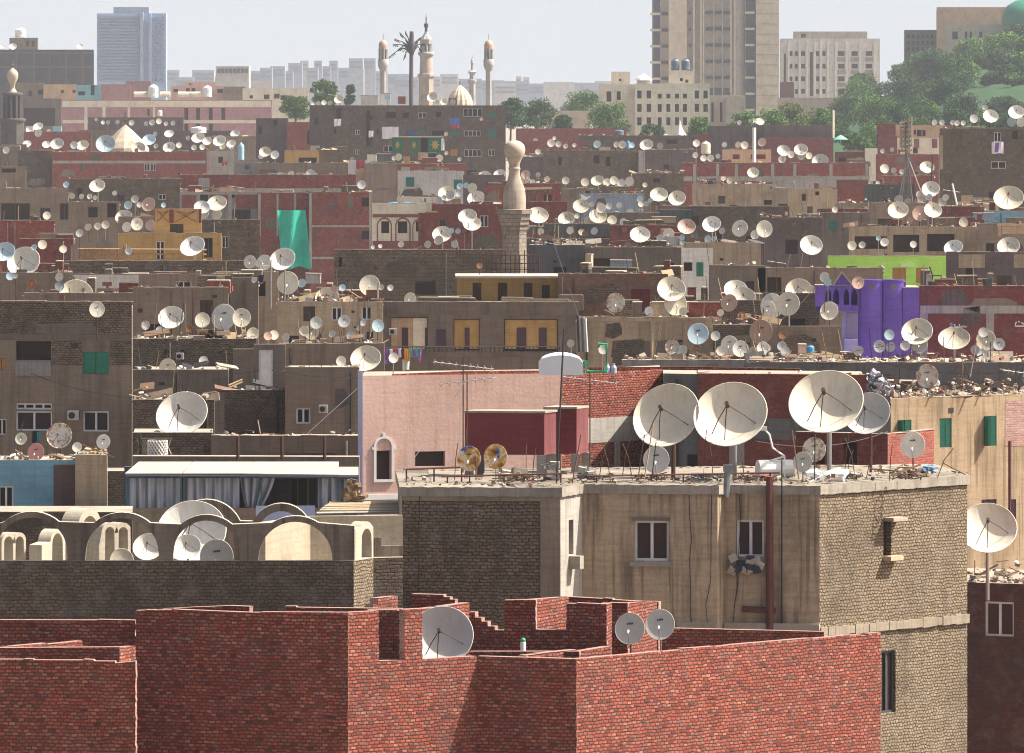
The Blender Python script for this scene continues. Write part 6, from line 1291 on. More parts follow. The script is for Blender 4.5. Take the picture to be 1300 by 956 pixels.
for x0, x1 in ((1160.5, 1167), (1183, 1190)): onwall('arched_niche', fm3['fcs'][0], x0, 176, x1, 188, .03, M('redplaster'), fm3['root'])
frame('m20', [], [(1217, 1250, 323, 340), (1287, 1306, 323, 340)], 'tan'); frame('m19', [(1266, 1306, 284, 287)], [(1267, 1271, 287, 300)], 'peach'); onwall('panel', BLD['m19']['fcs'][0], 1272, 287.5, 1306, 297, .01, M('peach'), BLD['m19']['root'])
onwall('white_panel', BLD['muds3']['fcs'][0], 92, 349, 176, 366, .02, M('whited'), BLD['muds3']['root'])
for x0, x1 in ((130, 142), (163, 176)): onwall('red_sign', BLD['muds3']['fcs'][0], x0, 358, x1, 363, .03, M('redplaster'), BLD['muds3']['root'])
b_ = BLD['ochrecabin']; fo = b_['fcs'][0]
for x0, x1 in ((195.3, 196.3), (215, 220.5), (252.5, 255.8)): onwall('trellis_post', fo, x0, 266, x1, 283, .04, M('maroon'), b_['root'])
mb = MB()
for x0, x1 in ((199, 214), (222, 250)):
    for a, b in (((x0, 267), (x1, 282)), ((x0, 282), (x1, 267)), ((x0, 267), ((x0+x1)/2, 271)), ((x1, 267), ((x0+x1)/2, 271))):
        A = fo.uv(*a); B = fo.uv(*b); mb.tube([fo.P(*A, .04), fo.P(*B, .04)], .022, 4)
put(mb, 'trellis', [M('maroon')], b_['root'])
mb = MB(); D = 505
for k in range(24): x = 100+k*2.6; mb.tube([pt(x, 330, D), pt(x, 316 if k < 22 else 310, D)], .05, 4)
for y in (329, 322, 316): mb.tube([pt(99, y, D), pt(262, y+1, D)], .06, 4)
for k in range(9): x = 165+k*11; mb.tube([pt(x, 331, D), pt(x, 321, D)], .04, 4)
solo(mb, 'balcony_rail', [plaster('orangewood', (.35, .2, .1))], tuple(pt(180, 331, D)), 'orange brown timber balcony rail in front of the ochre house', 'railing')
mb = MB(); D = 408.5
for k in range(40): x = 496+k*5.5; mb.tube([pt(x, 447, D), pt(x, 440, D)], .025, 4)
mb.tube([pt(495, 440, D), pt(712, 440, D)], .03, 4); put(mb, 'balcony_rail', [M('dark')], BLD['yellowb']['root'])
for (x0, x1, y0, m) in ((496.5, 523.8, 404, 'peach'), (524.2, 542, 404, 'cream'), (576.5, 608, 406, 'ochre'), (641, 707, 406, 'ochre')): onwall('loggia_wall', BLD['yellowb']['fcs'][0], x0, y0, x1, 443, -.12, M(m), BLD['yellowb']['root'], .17)
for x0, x1 in ((510, 518), (539.5, 542.5), (590, 596), (656, 668), (684, 694)): onwall('door', BLD['yellowb']['fcs'][0], x0, 416, x1, 443, -.08, flat('pdr', (.07, .03, .05), .7), BLD['yellowb']['root'], .15)
onwall('door', BLD['yellowb']['fcs'][0], 554, 418, 566, 440, .06, flat('pdr', (.07, .03, .05), .7), BLD['yellowb']['root'])
mb = MB(); x0, x1 = 578, 712; mb.poly([pt(x0, 350.5, 418.5), pt(x1, 350.5, 418.5), pt(x1, 347, 424), pt(x0, 347, 424)]); mb.poly([pt(x0, 350.5, 418.5)-Vector((0, 0, .12)), pt(x1, 350.5, 418.5)-Vector((0, 0, .12)), pt(x1, 350.5, 418.5), pt(x0, 350.5, 418.5)]); put(mb, 'roof_slab', [M('concrete')], BLD['yellow']['root'])
# ------------------------------------------------------------------ hanging things
def net():
    mb = MB(); D = 845; nx, ny = 14, 10
    def q(i, j): t = i/nx; s = j/ny; x0 = 352+6*s; x1 = 388+7.5*s; return Vector((xat(x0+(x1-x0)*t, D), D-.4+.35*math.sin(t*9+s*2.5), zat(267+s*(73+2*math.sin(t*8)), D)))
    for i in range(nx):
        for j in range(ny):
            P = [q(i, j), q(i+1, j), q(i+1, j+1), q(i, j+1)]; mb.poly(P[::-1], [(0, 0)]*4); mb.poly([p+Vector((0, .04, 0)) for p in P], [(0, 0)]*4)
    solo(mb, 'scaffold_net', [M('net')], tuple(pt(373, 340, D)), 'bright green net hanging down the red brick wing', 'net', smooth=True)
net()
tp = empty('tapestry_room', pt(530, 194, 1040), 'roof room walled with green panels bearing orange stars, before the dark apartment block', 'roof room'); D = 1040
def tbox(name, x0, x1, y0, y1, d, m, dep=.15):
    mb = MB(); mb.boxc(xat(x0, d), xat(x1, d), d, d+dep, zat(y1, d), zat(y0, d)); put(mb, name, [m], tp)
tg = flat('tapg', (.02, .16, .09), .9); to = flat('tapo', (.5, .3, .1), .9)
for x0, x1 in ((498, 512), (520, 531.5), (543.5, 562)): tbox('green_panel', x0, x1, 174.5, 193, D, tg)
for x0, x1 in ((512, 520), (531.5, 534.5)): tbox('brown_panel', x0, x1, 174, 193, D, M('wood'))
tbox('doorway', 534.5, 543, 175, 193, D+.6, M('dark')); tbox('back_wall', 498, 562, 175, 193, D+2.4, M('brownd'))
for cx, rr_ in ((504.5, 6), (525.5, 5.5), (552.5, 8)):
    mb = MB(); c = pt(cx, 184, D-.02); P = []
    for k in range(16): a = 2*math.pi*k/16; r_ = (rr_ if k % 2 == 0 else rr_*.45)*D/F; P.append((r_*math.cos(a)*(.62 if rr_ < 7 else .8), r_*math.sin(a)))
    mb.prism(Vector((c.x, c.y, c.z)), Vector((1, 0, 0)), Vector((0, -1, 0)), P, (), .05); put(mb, 'star', [to], tp)
tbox('roof', 497, 563, 173.6, 174.6, D-.1, cop, 2.7)
C_ = ['cloth_w', 'cloth_p', 'cloth_r', 'cloth_t', 'cloth_o', 'cloth_b', 'cloth_k']; N_ = {'cloth_w': 'white', 'cloth_p': 'purple', 'cloth_r': 'red', 'cloth_t': 'teal', 'cloth_o': 'orange', 'cloth_b': 'blue', 'cloth_k': 'black'}
q = random.Random(11); x = 484
seq = ['cloth_w', 'cloth_p', 'cloth_b', 'cloth_w', 'cloth_r', 'cloth_p', 'cloth_w', 'cloth_k', 'cloth_o', 'cloth_o', 'cloth_t', 'cloth_p', 'cloth_t', 'cloth_p']; cnt = {}
for i, m in enumerate(seq):
    w = 3.6; cnt[m] = cnt.get(m, 0)+1; oc = seq.count(m)
    cloth(x, x+w+.4, 442+(i % 2), 452+q.uniform(0, 9), 404, M(m), '%s %sgarment on the washing line under the cream balcony' % (ORD[cnt[m]-1] if oc > 1 else 'only', N_[m]+' '), wav=.04, nx=4, group='washing on the line under the cream balcony') if 'ORD' in globals() else None
    x += w
cloth(484, 500, 452, 462, 404.3, M('cloth_p'), 'wide purple cloth hanging low at the left of the washing line', wav=.04); cloth(511, 520, 452, 470, 404.3, flat('ltcloth', (.5, .55, .6), .9), 'long pale towel hanging low below the orange washing', wav=.05)
for (x0, x1, y0, y1, D, m, lb) in [(485, 506, 161, 176, 1247, 'cloth_w', 'big white sheet hung under a blue shutter on the dark apartment block'), (424, 433, 151, 160, 1250, 'cloth_w', 'white and red washing at the left end of the dark apartment block'), (571, 584, 150, 158, 1246, 'cloth_b', 'dark blue washing under the top row on the dark apartment block'), (573, 583, 158, 163, 1246, 'cloth_r', 'red washing just below the dark blue washing'), (560, 564, 176, 191, 1038, 'cloth_w', 'narrow white towel at the right end of the green tapestry room'), (468, 474, 166, 174, 1247, 'cloth_w', 'small white washing high on the dark apartment block'), (470, 474, 175, 188, 1247, 'cloth_k', 'dark washing strip low on the dark apartment block'), (1259, 1274, 180, 195, 847, 'cloth_w', 'white and purple washing under the top window of the tall dark brick block'), (1263, 1268, 181, 193, 846.6, 'cloth_p', 'purple shirt in the middle of the white washing on the tall dark brick block'), (452, 463, 203, 214, 1037, 'cloth_r', 'red cloth hung over the ochre house corner'), (282, 288, 205, 210, 1178, 'cloth_r', 'pink cloth under the dark window of the concrete bay'), (41, 50, 547, 562, 299, 'cloth_k', 'black washing under the lower window of the big brown apartment block'), (47, 51, 548, 562, 298.8, 'cloth_t', 'teal towel beside the black washing on the big brown apartment block')]:
    cloth(x0, x1, y0, y1, D, M(m), lb, nx=5, wav=.06)
mb = MB(); a = pt(483, 441, 404); b = pt(541, 441, 404); mb.tube([a, (a+b)/2-Vector((0, 0, .06)), b], .012, 4); solo(mb, 'washing_line', [M('dark')], tuple(a), 'thin washing line stretched under the cream balcony', 'line')
# air conditioners
for (x0, x1, y0, y1, D, lb) in [(86, 100, 521, 533, 299, 'boxed air conditioner between lower windows of the big brown apartment block'), (405, 416, 514, 524, 297.5, 'white air conditioner on the brown house left of the pink house'), (494, 504, 417, 425, 409, 'grey air conditioner on the cream balcony wall'), (113, 121, 350, 362, 468, 'white round fan air conditioner on the white plaster patch'), (224, 233, 448, 456, 341, 'white box air conditioner beside the small window of the mud brick house')]:
    c = pt((x0+x1)/2, y1, D); r = empty('air_conditioner', c, lb, 'air conditioner', 'air conditioners on house walls'); s = D/F; w = (x1-x0)*s; h = (y1-y0)*s
    mb = MB(); mb.boxc(c.x-w/2, c.x+w/2, c.y-.3, c.y, c.z, c.z+h); put(mb, 'case', [flat('accase', (.5, .48, .44), .5)], r)
    mb = MB(); mb.tube([(c.x-w*.1, c.y-.32, c.z+h/2), (c.x-w*.1, c.y-.3, c.z+h/2)], h*.36, 14); put(mb, 'fan_grille', [M('dark')], r)
onwall('hatch', BLD['bigleft']['fcs'][0], 85, 520.5, 101, 522.5, .3, M('brown'), BLD['bigleft']['root'])
# ------------------------------------------------------------------ masts, poles, aerials
def aerial(px, yt, yb, D, label, el=6, bw=.9, az=.6):
    c = pt(px, yb, D); h = (yb-yt)*D/F; r = empty('tv_aerial', c, label, 'aerial', 'television aerials'); mb = MB(); mb.tube([c, c+Vector((0, 0, h))], max(.02, .35*D/F), 5); put(mb, 'mast', [M('rustm')], r)
    mb = MB(); t = c+Vector((0, 0, h*.93)); d = Vector((math.cos(az), math.sin(az)*.4, -.12)); mb.tube([t-d*bw, t+d*bw], max(.012, .22*D/F), 4)
    for k in range(el): p = t-d*bw+d*(2*bw*k/(el-1)); mb.tube([p-Vector((.05, .25, 0)), p+Vector((.05, .25, 0))], .012, 4); mb.tube([p-Vector((0, 0, .09)), p+Vector((0, 0, .09))], .012, 4)
    put(mb, 'antenna', [M('steel')], r)
aerial(588, 453, 610, 214.5, 'tall thin aerial left of the maroon cabins with slanted antenna', 9, .9, .3); aerial(593, 474, 612, 211.5, 'second thin aerial pole just left of the maroon cabins', 7, .8, 2.9)
aerial(749, 473, 608, 214, 'rusty aerial pole at the right of the maroon cabins', 6, .8, .1); aerial(282, 255, 275, 1100, 'small aerial above the long low red parapet', 5, 1.4); aerial(300, 236, 256, 880, 'aerial on the concrete framed house', 5, 1.2)
aerial(1208, 240, 275, 690, 'thin aerial on the junk roof below the tall dark brick block', 5, 1); aerial(690, 305, 345, 500, 'slanting aerial on the black shed right of the minaret', 6, .9, .4); aerial(424, 120, 134, 1258, 'aerial on left end of the dark apartment block', 4, 1.2); aerial(345, 335, 384, 430, 'tall thin aerial above the narrow tan house', 5, .7); aerial(1247, 255, 292, 660, 'thin aerial left of the big tan dish at right', 5, .8); aerial(986, 330, 372, 468, 'thin aerial behind dishes left of purple house', 5, .7); aerial(1290, 470, 500, 279, 'small aerial among the scrap on the streaked tan house', 6, .6)
def pole(px0, y0, px1, y1, D, r0, mat, label, cat='pole'):
    a = pt(px0, y0, D); b = pt(px1, y1, D); mb = MB(); mb.tube([a, b], r0, 6); solo(mb, 'pole', [mat], tuple(a), label, cat)
pole(706, 622, 716, 418, 209.5, .03, M('dark'), 'long dark leaning pole in front of the maroon cabins')
pole(957.5, 206, 957.5, 162, 1035, .3, M('whitep'), 'thick white pole beside the cream hut'); pole(1282, 668, 1282, 560, 270, .07, M('pipe'), 'dark red pipe pole before the streaked tan house')
pole(344, 392, 344, 330, 395, .05, M('steel'), 'thin grey pole above the tan house with three windows'); pole(1058, 140, 1058, 175, 1340, .25, M('cream'), 'thin cream pole on the two tone block'); pole(988, 458, 988, 395, 318, .02, M('dark'), 'thin dark rod behind the tan dish near the grey ledge'); pole(1182, 240, 1184, 198, 800, .1, M('dark'), 'dark pole right of the lattice antenna tower')
pole(1215, 260, 1209, 233, 848, .12, M('whitep'), 'pale slanting bar leaning on the tall dark brick block')
D = 760; c = pt(1152, 254, D); s = D/F; r = empty('antenna_tower', c, 'tall lattice antenna tower with box aerials and guy legs at right', 'tower')
mb = MB()
for dx in (-3.4, 3.4): mb.tube([c+Vector((dx*s, 0, 0)), c+Vector((dx*s*.6, 0, 104*s))], .06, 5)
for k in range(16): z = k*6.4*s; f_ = 1-.4*k/16; mb.tube([c+Vector((-3.4*s*f_, 0, z)), c+Vector((3.4*s*f_, 0, z+6.4*s))], .05, 4); mb.tube([c+Vector((3.4*s*f_, 0, z)), c+Vector((-3.4*s*f_, 0, z+6.4*s))], .05, 4)
mb.tube([c, c+Vector((0, 0, 62*s))], .09, 6); put(mb, 'lattice', [plaster('latt', (.2, .17, .14))], r)
for dx, dz in ((-9, -4), (-6, -3), (18, -6), (5, -2)): mb = MB(); mb.tube([c+Vector((0, 0, 56*s)), c+Vector((dx*s*1.3, 0, dz*s))], .07, 5); put(mb, 'guy_leg', [M('steel')], r)
for dx, z0, z1 in ((-9, 70, 98), (-4, 66, 96), (1, 60, 104), (5, 70, 106), (-7, 62, 90)): mb = MB(); mb.tube([c+Vector((dx*s, -.3, z0*s)), c+Vector((dx*s, -.3, z1*s))], .10, 6); put(mb, 'panel_antenna', [plaster('pan', (.3, .26, .2))], r)
mb = MB()
for k in range(7): z = (62+k*6)*s; mb.tube([c+Vector((-10*s, -.2, z)), c+Vector((6*s, -.2, z+1.5*s))], .09, 4)
put(mb, 'cross_bar', [plaster('latt', (.2, .17, .14))], r)
# log pergola, painted dove, tin sheds, junk
D = 868; mb = MB(); z = zat(241, D)
for px in (672, 681, 694): mb.tube([pt(px, 256, D), pt(px, 246, D), pt(px-4, 241, D)], .16, 5); mb.tube([pt(px, 247, D), pt(px+4, 241, D)], .14, 5)
for k in range(5): mb.tube([pt(665, 241-k*.4, D+k*.5), pt(701, 240-k*.4, D+k*.5)], .15, 5)
solo(mb, 'log_pergola', [M('wood')], tuple(pt(682, 256, D)), 'crooked log pergola before the salmon brick house', 'pergola')
bb_ = BLD['m7b']; fb = bb_['fcs'][0]; o = [fb.uv(*p) for p in ((737, 241+5), (741, 248), (745, 250), (751, 248.5), (747, 252), (744, 254), (740, 253), (736, 256), (738, 251))]
mb = MB(); mb.prism(fb.O+fb.N*.03, fb.U, fb.N, o, (), .025); put(mb, 'painted_dove', [M('whitep')], bb_['root'])
def crate(x0, x1, y0, y1, D, mat, label, name='crate', cat='crate', dep=1.0, lid=None, group=None):
    c = pt((x0+x1)/2, y1, D); r = empty(name, c, label, cat, group); s = D/F; w = (x1-x0)*s; h = (y1-y0)*s; mb = MB(); mb.boxc(c.x-w/2, c.x+w/2, c.y, c.y+dep, c.z, c.z+h*.93); put(mb, 'body', [mat], r)
    mb = MB(); mb.box((c.x, c.y+dep/2, c.z+h*.965), (w*1.06, dep*1.1, h*.07), (0, .02, 0)); put(mb, 'top', [lid or cop], r); return r
for a in [(466, 478, 196, 207, 1034, 'cream', 'cream crate at the left of the junk below the tapestry room'), (479, 496, 195, 206, 1036, 'greyd', 'dark green covered heap below the tapestry room'), (512, 520, 199, 208, 1033, 'ochre', 'orange crate below the tapestry room, left one'), (531, 543, 194, 203, 1036, 'peach', 'tan crate below the doorway of the tapestry room'), (545, 553, 194, 200, 1036, 'dark', 'black box right of the tan crate below the tapestry room'), (536, 556, 200, 207, 1033, 'redplaster', 'dark red crate below the tan crate'), (505, 515, 122, 132, 1254, 'redplaster', 'dark red box on the dark apartment block near the palm mast'), (485-2, 496, 118, 133, 1256, 'white', 'white shed box on the dark apartment block left of the palm mast'), (570, 580, 124, 133, 1254, 'redplaster', 'red framed hutch in front of the ribbed dome'), (458, 480, 121, 133, 1255, 'whited', 'pale cage hutch at the left on the dark apartment block'),
          (500, 511, 396-2, 401, 1, 'x', ''), (248, 259, 160, 170, 1440, 'white', ''), (67, 78, 160, 168, 1425, 'teal', 'pale green box on the low red wall'), (33, 42, 160, 168, 1428, 'white', 'white box on the low red wall near the slim minaret'), (388, 407, 347, 360, 436, 'whited', 'pale concrete box above the tan house with three windows'), (240+1, 250, 268, 275, 1, 'x', ''), (825, 862, 255, 262, 760, 'wood', 'long wooden hutch under two big cream dishes in centre'), (828, 858, 275, 283, 655, 'woodl', 'pile of pale timber boxes on the scrap sheds'), (775, 802, 330, 346, 505, 'bluegrey', 'blue grey tin hut among the shanty roofs'), (694, 706, 346, 352, 1, 'x', ''), (672, 690, 287, 298, 600, 'greyd', 'dark box behind small dishes right of the minaret'), (1068, 1090, 447, 457, 318, 'mudd', 'small brick block on the long dark wall near blue canister'), (1014, 1024, 437, 456, 320, 'pinkw', 'pink board standing beside the blue canister'), (1178, 1187, 449, 456, 316, 'redplaster', 'small red box on the long dark wall'), (1097, 1166, 483, 500, 285, 'wood', 'long low brown wooden coop on the streaked tan house roof'), (1236, 1262, 270, 279, 660, 'bluegrey', 'blue tin box on the junk roof')]:
    if a[5] == 'x' or not a[6]: continue
    crate(*a[:5], M(a[5]), a[6])
tank(1023, 1034, 437, 450, 319, flat('canblue', (.06, .25, .45), .4), 'blue plastic canister on the long dark wall', name='canister', legs=False)
crate(1145, 1155, 705, 730, 1, M('dark'), '') if False else None
for (x0, x1, y0, y1, D, lb) in [(700, 706, 262-3, 268, 1, '')]: pass
tank(493, 505, 256, 259.5, 716, flat('bluetarp', (.1, .35, .65), .5), 'left blue drum on the cream house with red arches', legs=False, name='drum'); tank(510, 522, 256, 259.5, 716, flat('bluetarp', (.1, .35, .65), .5), 'right blue drum on the cream house with red arches', legs=False, name='drum')
# chair on the lime terrace, fluorescent lamp box
D = 494; c = pt(1190, 358, D); r = empty('chair', c, 'dark chair at the right end of the lime green terrace', 'chair'); s = D/F
mb = MB(); mb.box(c+Vector((0, 0, .45)), (.6, .5, .06)); put(mb, 'seat', [M('dark')], r); mb = MB(); mb.box(c+Vector((-.45, 0, .75)), (.08, .5, .65), (0, -.3, 0)); put(mb, 'backrest', [M('dark')], r)
for dx in (-.4, .35):
    for dy in (-.2, .2): mb = MB(); mb.tube([c+Vector((dx, dy, 0)), c+Vector((dx*.8, dy, .45))], .035, 5); put(mb, 'leg', [M('dark')], r)
onwall('lamp_box', BLD['lime']['fcs'][0], 1144, 336.5, 1160, 338.5, .2, M('whitep'), BLD['lime']['root'])
# green roof bottle, people-free foreground bits
c = pt(664, 826, 188.6); mb = MB(); mb.lathe([(0, 0), (.075, 0), (.075, .22), (.06, .24)], 12, c); r = empty('plastic_bottle', c, 'white bottle with green cap on the near red brick walls', 'bottle'); put(mb, 'body', [M('whitep')], r); mb = MB(); mb.lathe([(.07, .24), (.07, .3), (.03, .34), (0, .34)], 12, c); put(mb, 'cap', [M('greenp')], r)
for i, (pts_, lb) in enumerate([([(345, 470, 300), (400, 478, 280), (458, 480, 262)], 'thin cable running from the brown house to the lilac downpipe'), ([(700, 300, 520), (735, 403, 372)], 'thin cable running down to the corner of the tan plaster house'), ([(455, 492, 298), (385, 555, 285)], 'thin slanting cable on the brown house with an air conditioner')]):
    mb = MB(); mb.tube([pt(*p) for p in pts_], .02, 4); solo(mb, 'cable', [M('dark')], tuple(pt(*pts_[0])), lb, 'cable')
for i in range(5): 
    D = 369; mb = MB(); mb.tube([pt(733+i*2.6, 400+i, D), pt(735+i*2.7, 447, D)], .05+.02*(i % 2), 5); solo(mb, 'riser_pipe', [M(('dark', 'steel', 'brownd', 'steel', 'whitep')[i])], tuple(pt(735+i*2.7, 447, D)), ORD_[i]+' riser pipe from the left at the left corner of the tan plaster house' if False else ['dark leftmost', 'thin grey', 'brown', 'second grey', 'white rightmost'][i]+' riser pipe at left corner of the tan plaster house', 'pipe')

q = random.Random(77)
for (x0, y0, D0, x1, y1, D1) in [(30, 470, 300, 168, 505, 295), (168, 440, 340, 330, 470, 320), (290, 400, 395, 480, 430, 338), (486, 360, 420, 580, 352, 420), (735, 405, 368, 850, 360, 410), (916, 410, 365, 1034, 365, 402), (950, 455, 311, 1167, 430, 312), (1060, 300, 570, 1190, 262, 700), (660, 300, 550, 835, 300, 560), (330, 330, 470, 485, 345, 440), (90, 345, 470, 168, 370, 420), (1100, 455, 311, 1300, 470, 300), (700, 560, 225, 930, 600, 210), (960, 560, 215, 1127, 548, 224), (511, 600, 209, 592, 480, 212)]:
    a = pt(x0, y0, D0); b = pt(x1, y1, D1); mb = MB(); sag = (b-a).length*.03
    mb.tube([a.lerp(b, t/8)-Vector((0, 0, sag*4*(t/8)*(1-t/8))) for t in range(9)], max(.012, .2*D0/F), 4); solo(mb, 'cable', [M('dark')], tuple(a), 'thin dark cable sagging between rooftops', 'cable', 'thin dark cables between the rooftops')

q = random.Random(31)
for i, px in enumerate((650, 735, 812, 880, 940, 1060, 1140)):
    D = 209.4+q.uniform(0, 1.5); c = Vector((xat(px, D), D, nb['zr']+.06)); mb = MB(); r0 = q.uniform(.15, .3); P = []
    for k in range(60): a = k*.45; P.append(c+Vector((r0*math.cos(a)*(1+.2*math.sin(k))+k*.012, r0*math.sin(a)*.7, .02*(k % 7)+.05*math.sin(k*.7))))
    mb.tube(P, .016, 4); solo(mb, 'wire_coil', [M('dark' if i % 2 else 'rustm')], tuple(c), 'loose tangle of old wire lying on the near roof', 'wire', 'tangles of old wire on the near roof')
# ================================================================= satellite dishes
def dish_mesh(depth, rim, squash=1.0, seg=36, rings=7):
    mb = MB()
    def P(r, a, off=0.0): return Vector((r*math.cos(a), -depth*(r/.5)**2+off, r*math.sin(a)*squash))
    for i in range(rings):
        r0, r1 = .5*i/rings, .5*(i+1)/rings
        for k in range(seg):
            a, b = 2*math.pi*k/seg, 2*math.pi*(k+1)/seg
            for off, flip in ((0, 1), (.012, 0)):
                q = [P(r0, a, off), P(r1, a, off), P(r1, b, off), P(r0, b, off)]
                if i == 0: q = q[1:] if False else [q[0], q[1], q[2]]
                mb.poly(q if flip else q[::-1], [(0, 0)]*len(q))
    n = 6
    for k in range(seg):
        a, b = 2*math.pi*k/seg, 2*math.pi*(k+1)/seg
        for j in range(n):
            def T(an, j): f = 2*math.pi*j/n; return Vector(((.5+rim*math.cos(f))*math.cos(an), -depth+.004+rim*math.sin(f), (.5+rim*math.cos(f))*math.sin(an)*squash))
            mb.poly([T(a, j), T(b, j), T(b, j+1), T(a, j+1)], [(0, 0)]*4)
    o = mb.build('proto', [M('dw')], None, None, True, True); me = o.data; bpy.data.objects.remove(o); return me
def proto(mb, mat, smooth=True):
    o = mb.build('proto', [mat], None, None, smooth); me = o.data; bpy.data.objects.remove(o); return me
ME_BIG = dish_mesh(.18, .008); ME_SM = dish_mesh(.06, .011, 1.06, 28, 4); ME_FAR = dish_mesh(.13, .01, 1, 20, 4)
FOC = Vector((0, -.42, 0)); ARMS = []
for a in (-14, 228, 262):
    mb = MB(); a = R(a); s0 = Vector((.36*math.cos(a), -.078, .36*math.sin(a))); k = s0.lerp(FOC, .55)+Vector((.03*math.cos(a), 0, .03*math.sin(a))); mb.tube([s0, k, FOC], .0075, 5); ARMS.append(proto(mb, M('rustm')))
mb = MB(); mb.tube([FOC+Vector((0, .05, 0)), FOC+Vector((0, -.05, 0))], .028, 8); mb.tube([FOC+Vector((0, -.02, 0)), FOC+Vector((0, .07, 0))], .016, 8); ME_HORN = proto(mb, M('rustm'))
mb = MB(); mb.tube([(0, .03, -.5), (0, -.2, -.44), (0, -.42, -.22)], .014, 5); ME_ARM = proto(mb, M('steel'))
mb = MB(); mb.tube([(0, -.44, -.2), (0, -.36, -.12)], .04, 8); mb.tube([(0, -.47, -.24), (0, -.43, -.2)], .03, 8); ME_LNB = proto(mb, M('lnb'))
mb = MB(); mb.box((0, .07, 0), (.16, .12, .2)); mb.tube([(0, .02, 0), (0, .2, -.05)], .05, 8); ME_BR = proto(mb, M('rustm'))
mb = MB(); mb.tube([(0, 0, 0), (0, 0, -1)], 1, 8); ME_MAST = proto(mb, M('rustm'))
mb = MB()
for k in range(4): mb.box((-.09+.055*k, -.027+.001*k, .16+.004*k), (.043, .006, .045), (0, .12, 0))
mb.box((.03, -.03, .2), (.16, .005, .012), (0, -.1, 0)); ME_LOGO = proto(mb, M('dark'), False)
NDISH = []
def child(name, me, parent, loc=(0, 0, 0), scale=None, mat=None):
    o = bpy.data.objects.new(name, me); COL.objects.link(o); o.parent = parent; o.location = loc
    if scale: o.scale = scale
    if mat: o.material_slots[0].link = 'OBJECT'; o.material_slots[0].material = mat
    return o
def find_host(px, py, w):
    best = None
    for k, b in BLD.items():
        if b['x0']-2 <= px <= b['x1']+2:
            y, D = ytop(b, px)
            if y >= py-.12*w and (best is None or y < best[0]): best = (y, D, k)
    return best
DW = {'w': 'dw', 'c': 'dc', 'g': 'dg', 'b': 'db', 'p': 'dp', 'r': 'dr', 'm': 'dm', 'k': 'dk', 'x': 'dx', 's': 'ds', 'q': 'dq'}
ADJ = {'w': 'white', 'c': 'cream', 'g': 'grey', 'b': 'pale blue', 'p': 'tan', 'r': 'rusty', 'm': 'rust-edged white', 'k': 'dark grey', 'x': 'dull red', 's': 'pinkish red'}
def dish(px, py, w, tint='w', host=None, D=None, az=None, tilt=None, label=None, kind=None, roll=0.0, logo=False):
    q = random.Random(int(px*31+py*17)); hk = host
    if w < 14: w *= .93
    if D is None:
        if host: Dh = bdepth(host, px); 
        else:
            h = find_host(px, py, w)
            if h is None: print('no host', px, py); return
            hk = h[2]; Dh = h[1]
        D = Dh+.5+q.uniform(.2, 1.6)+.25*w*Dh/F
    dia = w*D/F; c = pt(px, py, D)
    if kind is None: kind = 'b' if dia > 1.25 else 's'
    zr = BLD[hk]['zr'] if hk else c.z-dia
    zr = min(zr, c.z-dia*.5)
    if c.z-zr > 3.2*dia+1.5: zr = c.z-dia*.5-.8
    far = w < 13
    tilt = tilt if tilt is not None else (q.uniform(30, 42) if kind == 'b' else q.uniform(8, 20)); az = az if az is not None else q.uniform(-18, 9)
    root = empty('satellite_dish', (c.x, D+.14*dia, zr)); root['host'] = hk or ''
    mt = M(DW[tint]) if not (w < 17 and tint == 'w') else M(q.choice(('dw', 'dw', 'df', 'dc', 'dg'))); h = c.z-zr
    me = ME_FAR if (far and kind == 'b') else (ME_BIG if kind == 'b' else ME_SM)
    dep = .13 if far else (.18 if kind == 'b' else .06)
    rot = Euler((-R(tilt), R(roll), R(az)), 'YXZ'); ax = rot.to_matrix() @ Vector((0, -1, 0))
    ctr = Vector((c.x, D, c.z))-ax*dep*dia                        # vertex of the paraboloid so that the rim centre sits at c
    rf = child('reflector', me, root, ctr-root.location, (dia,)*3, mt); rf.rotation_mode = 'YXZ'; rf.rotation_euler = (-R(tilt), R(roll), R(az))
    if not far:
        if kind == 'b':
            if w > 15:
                for k in range(3): child('feed_arm', ARMS[k], rf)
            child('feed_horn', ME_HORN, rf)
        else:
            child('feed_arm', ME_ARM, rf)
            child('feed_horn', ME_LNB, rf)
            if logo or (w > 14 and q.random() < .6 and tint != 'r'): child('logo', ME_LOGO, rf)
        if w > 14: child('bracket', ME_BR, rf)
    # mast: from the back of the reflector straight down to the roof
    mp = Vector((ctr.x-ax.x*.16*dia-root.location.x, ctr.y-ax.y*.16*dia-root.location.y, ctr.z-root.location.z+.02*dia))
    L = max(.1, mp.z+.05); rad = max(.03, .032*dia) if kind == 'b' else max(.018, .03*dia)
    child('mast', ME_MAST, root, mp, (rad, rad, L), M('rustm') if q.random() < .6 else M('steel'))
    root['category'] = 'satellite dish'; NDISH.append((root, px, py, w, tint, hk, label, dia, kind))
TL = {}
def tile(ox, oy, s): 
    for e in s.split(';'):
        e = e.strip()
        if not e: continue
        p = e.split(); x, y, w = float(p[0])/3.9394+ox, float(p[1])/3.9394+oy, float(p[2])/3.9394
        tint = 'w'; kw = {}
        for f_ in p[3:]:
            if f_ in DW: tint = f_
            elif f_[0] == 'h': kw['host'] = f_[1:]
            elif f_ == 'B': kw['kind'] = 'b'
            elif f_ == 'S': kw['kind'] = 's'
            elif f_[0] == 't': kw['tilt'] = float(f_[1:])
            elif f_[0] == 'a': kw['az'] = float(f_[1:])
            elif f_[0] == 'D': kw['D'] = float(f_[1:])
            elif f_ == 'L': kw['logo'] = True
        dish(x, y, w, tint, **kw)
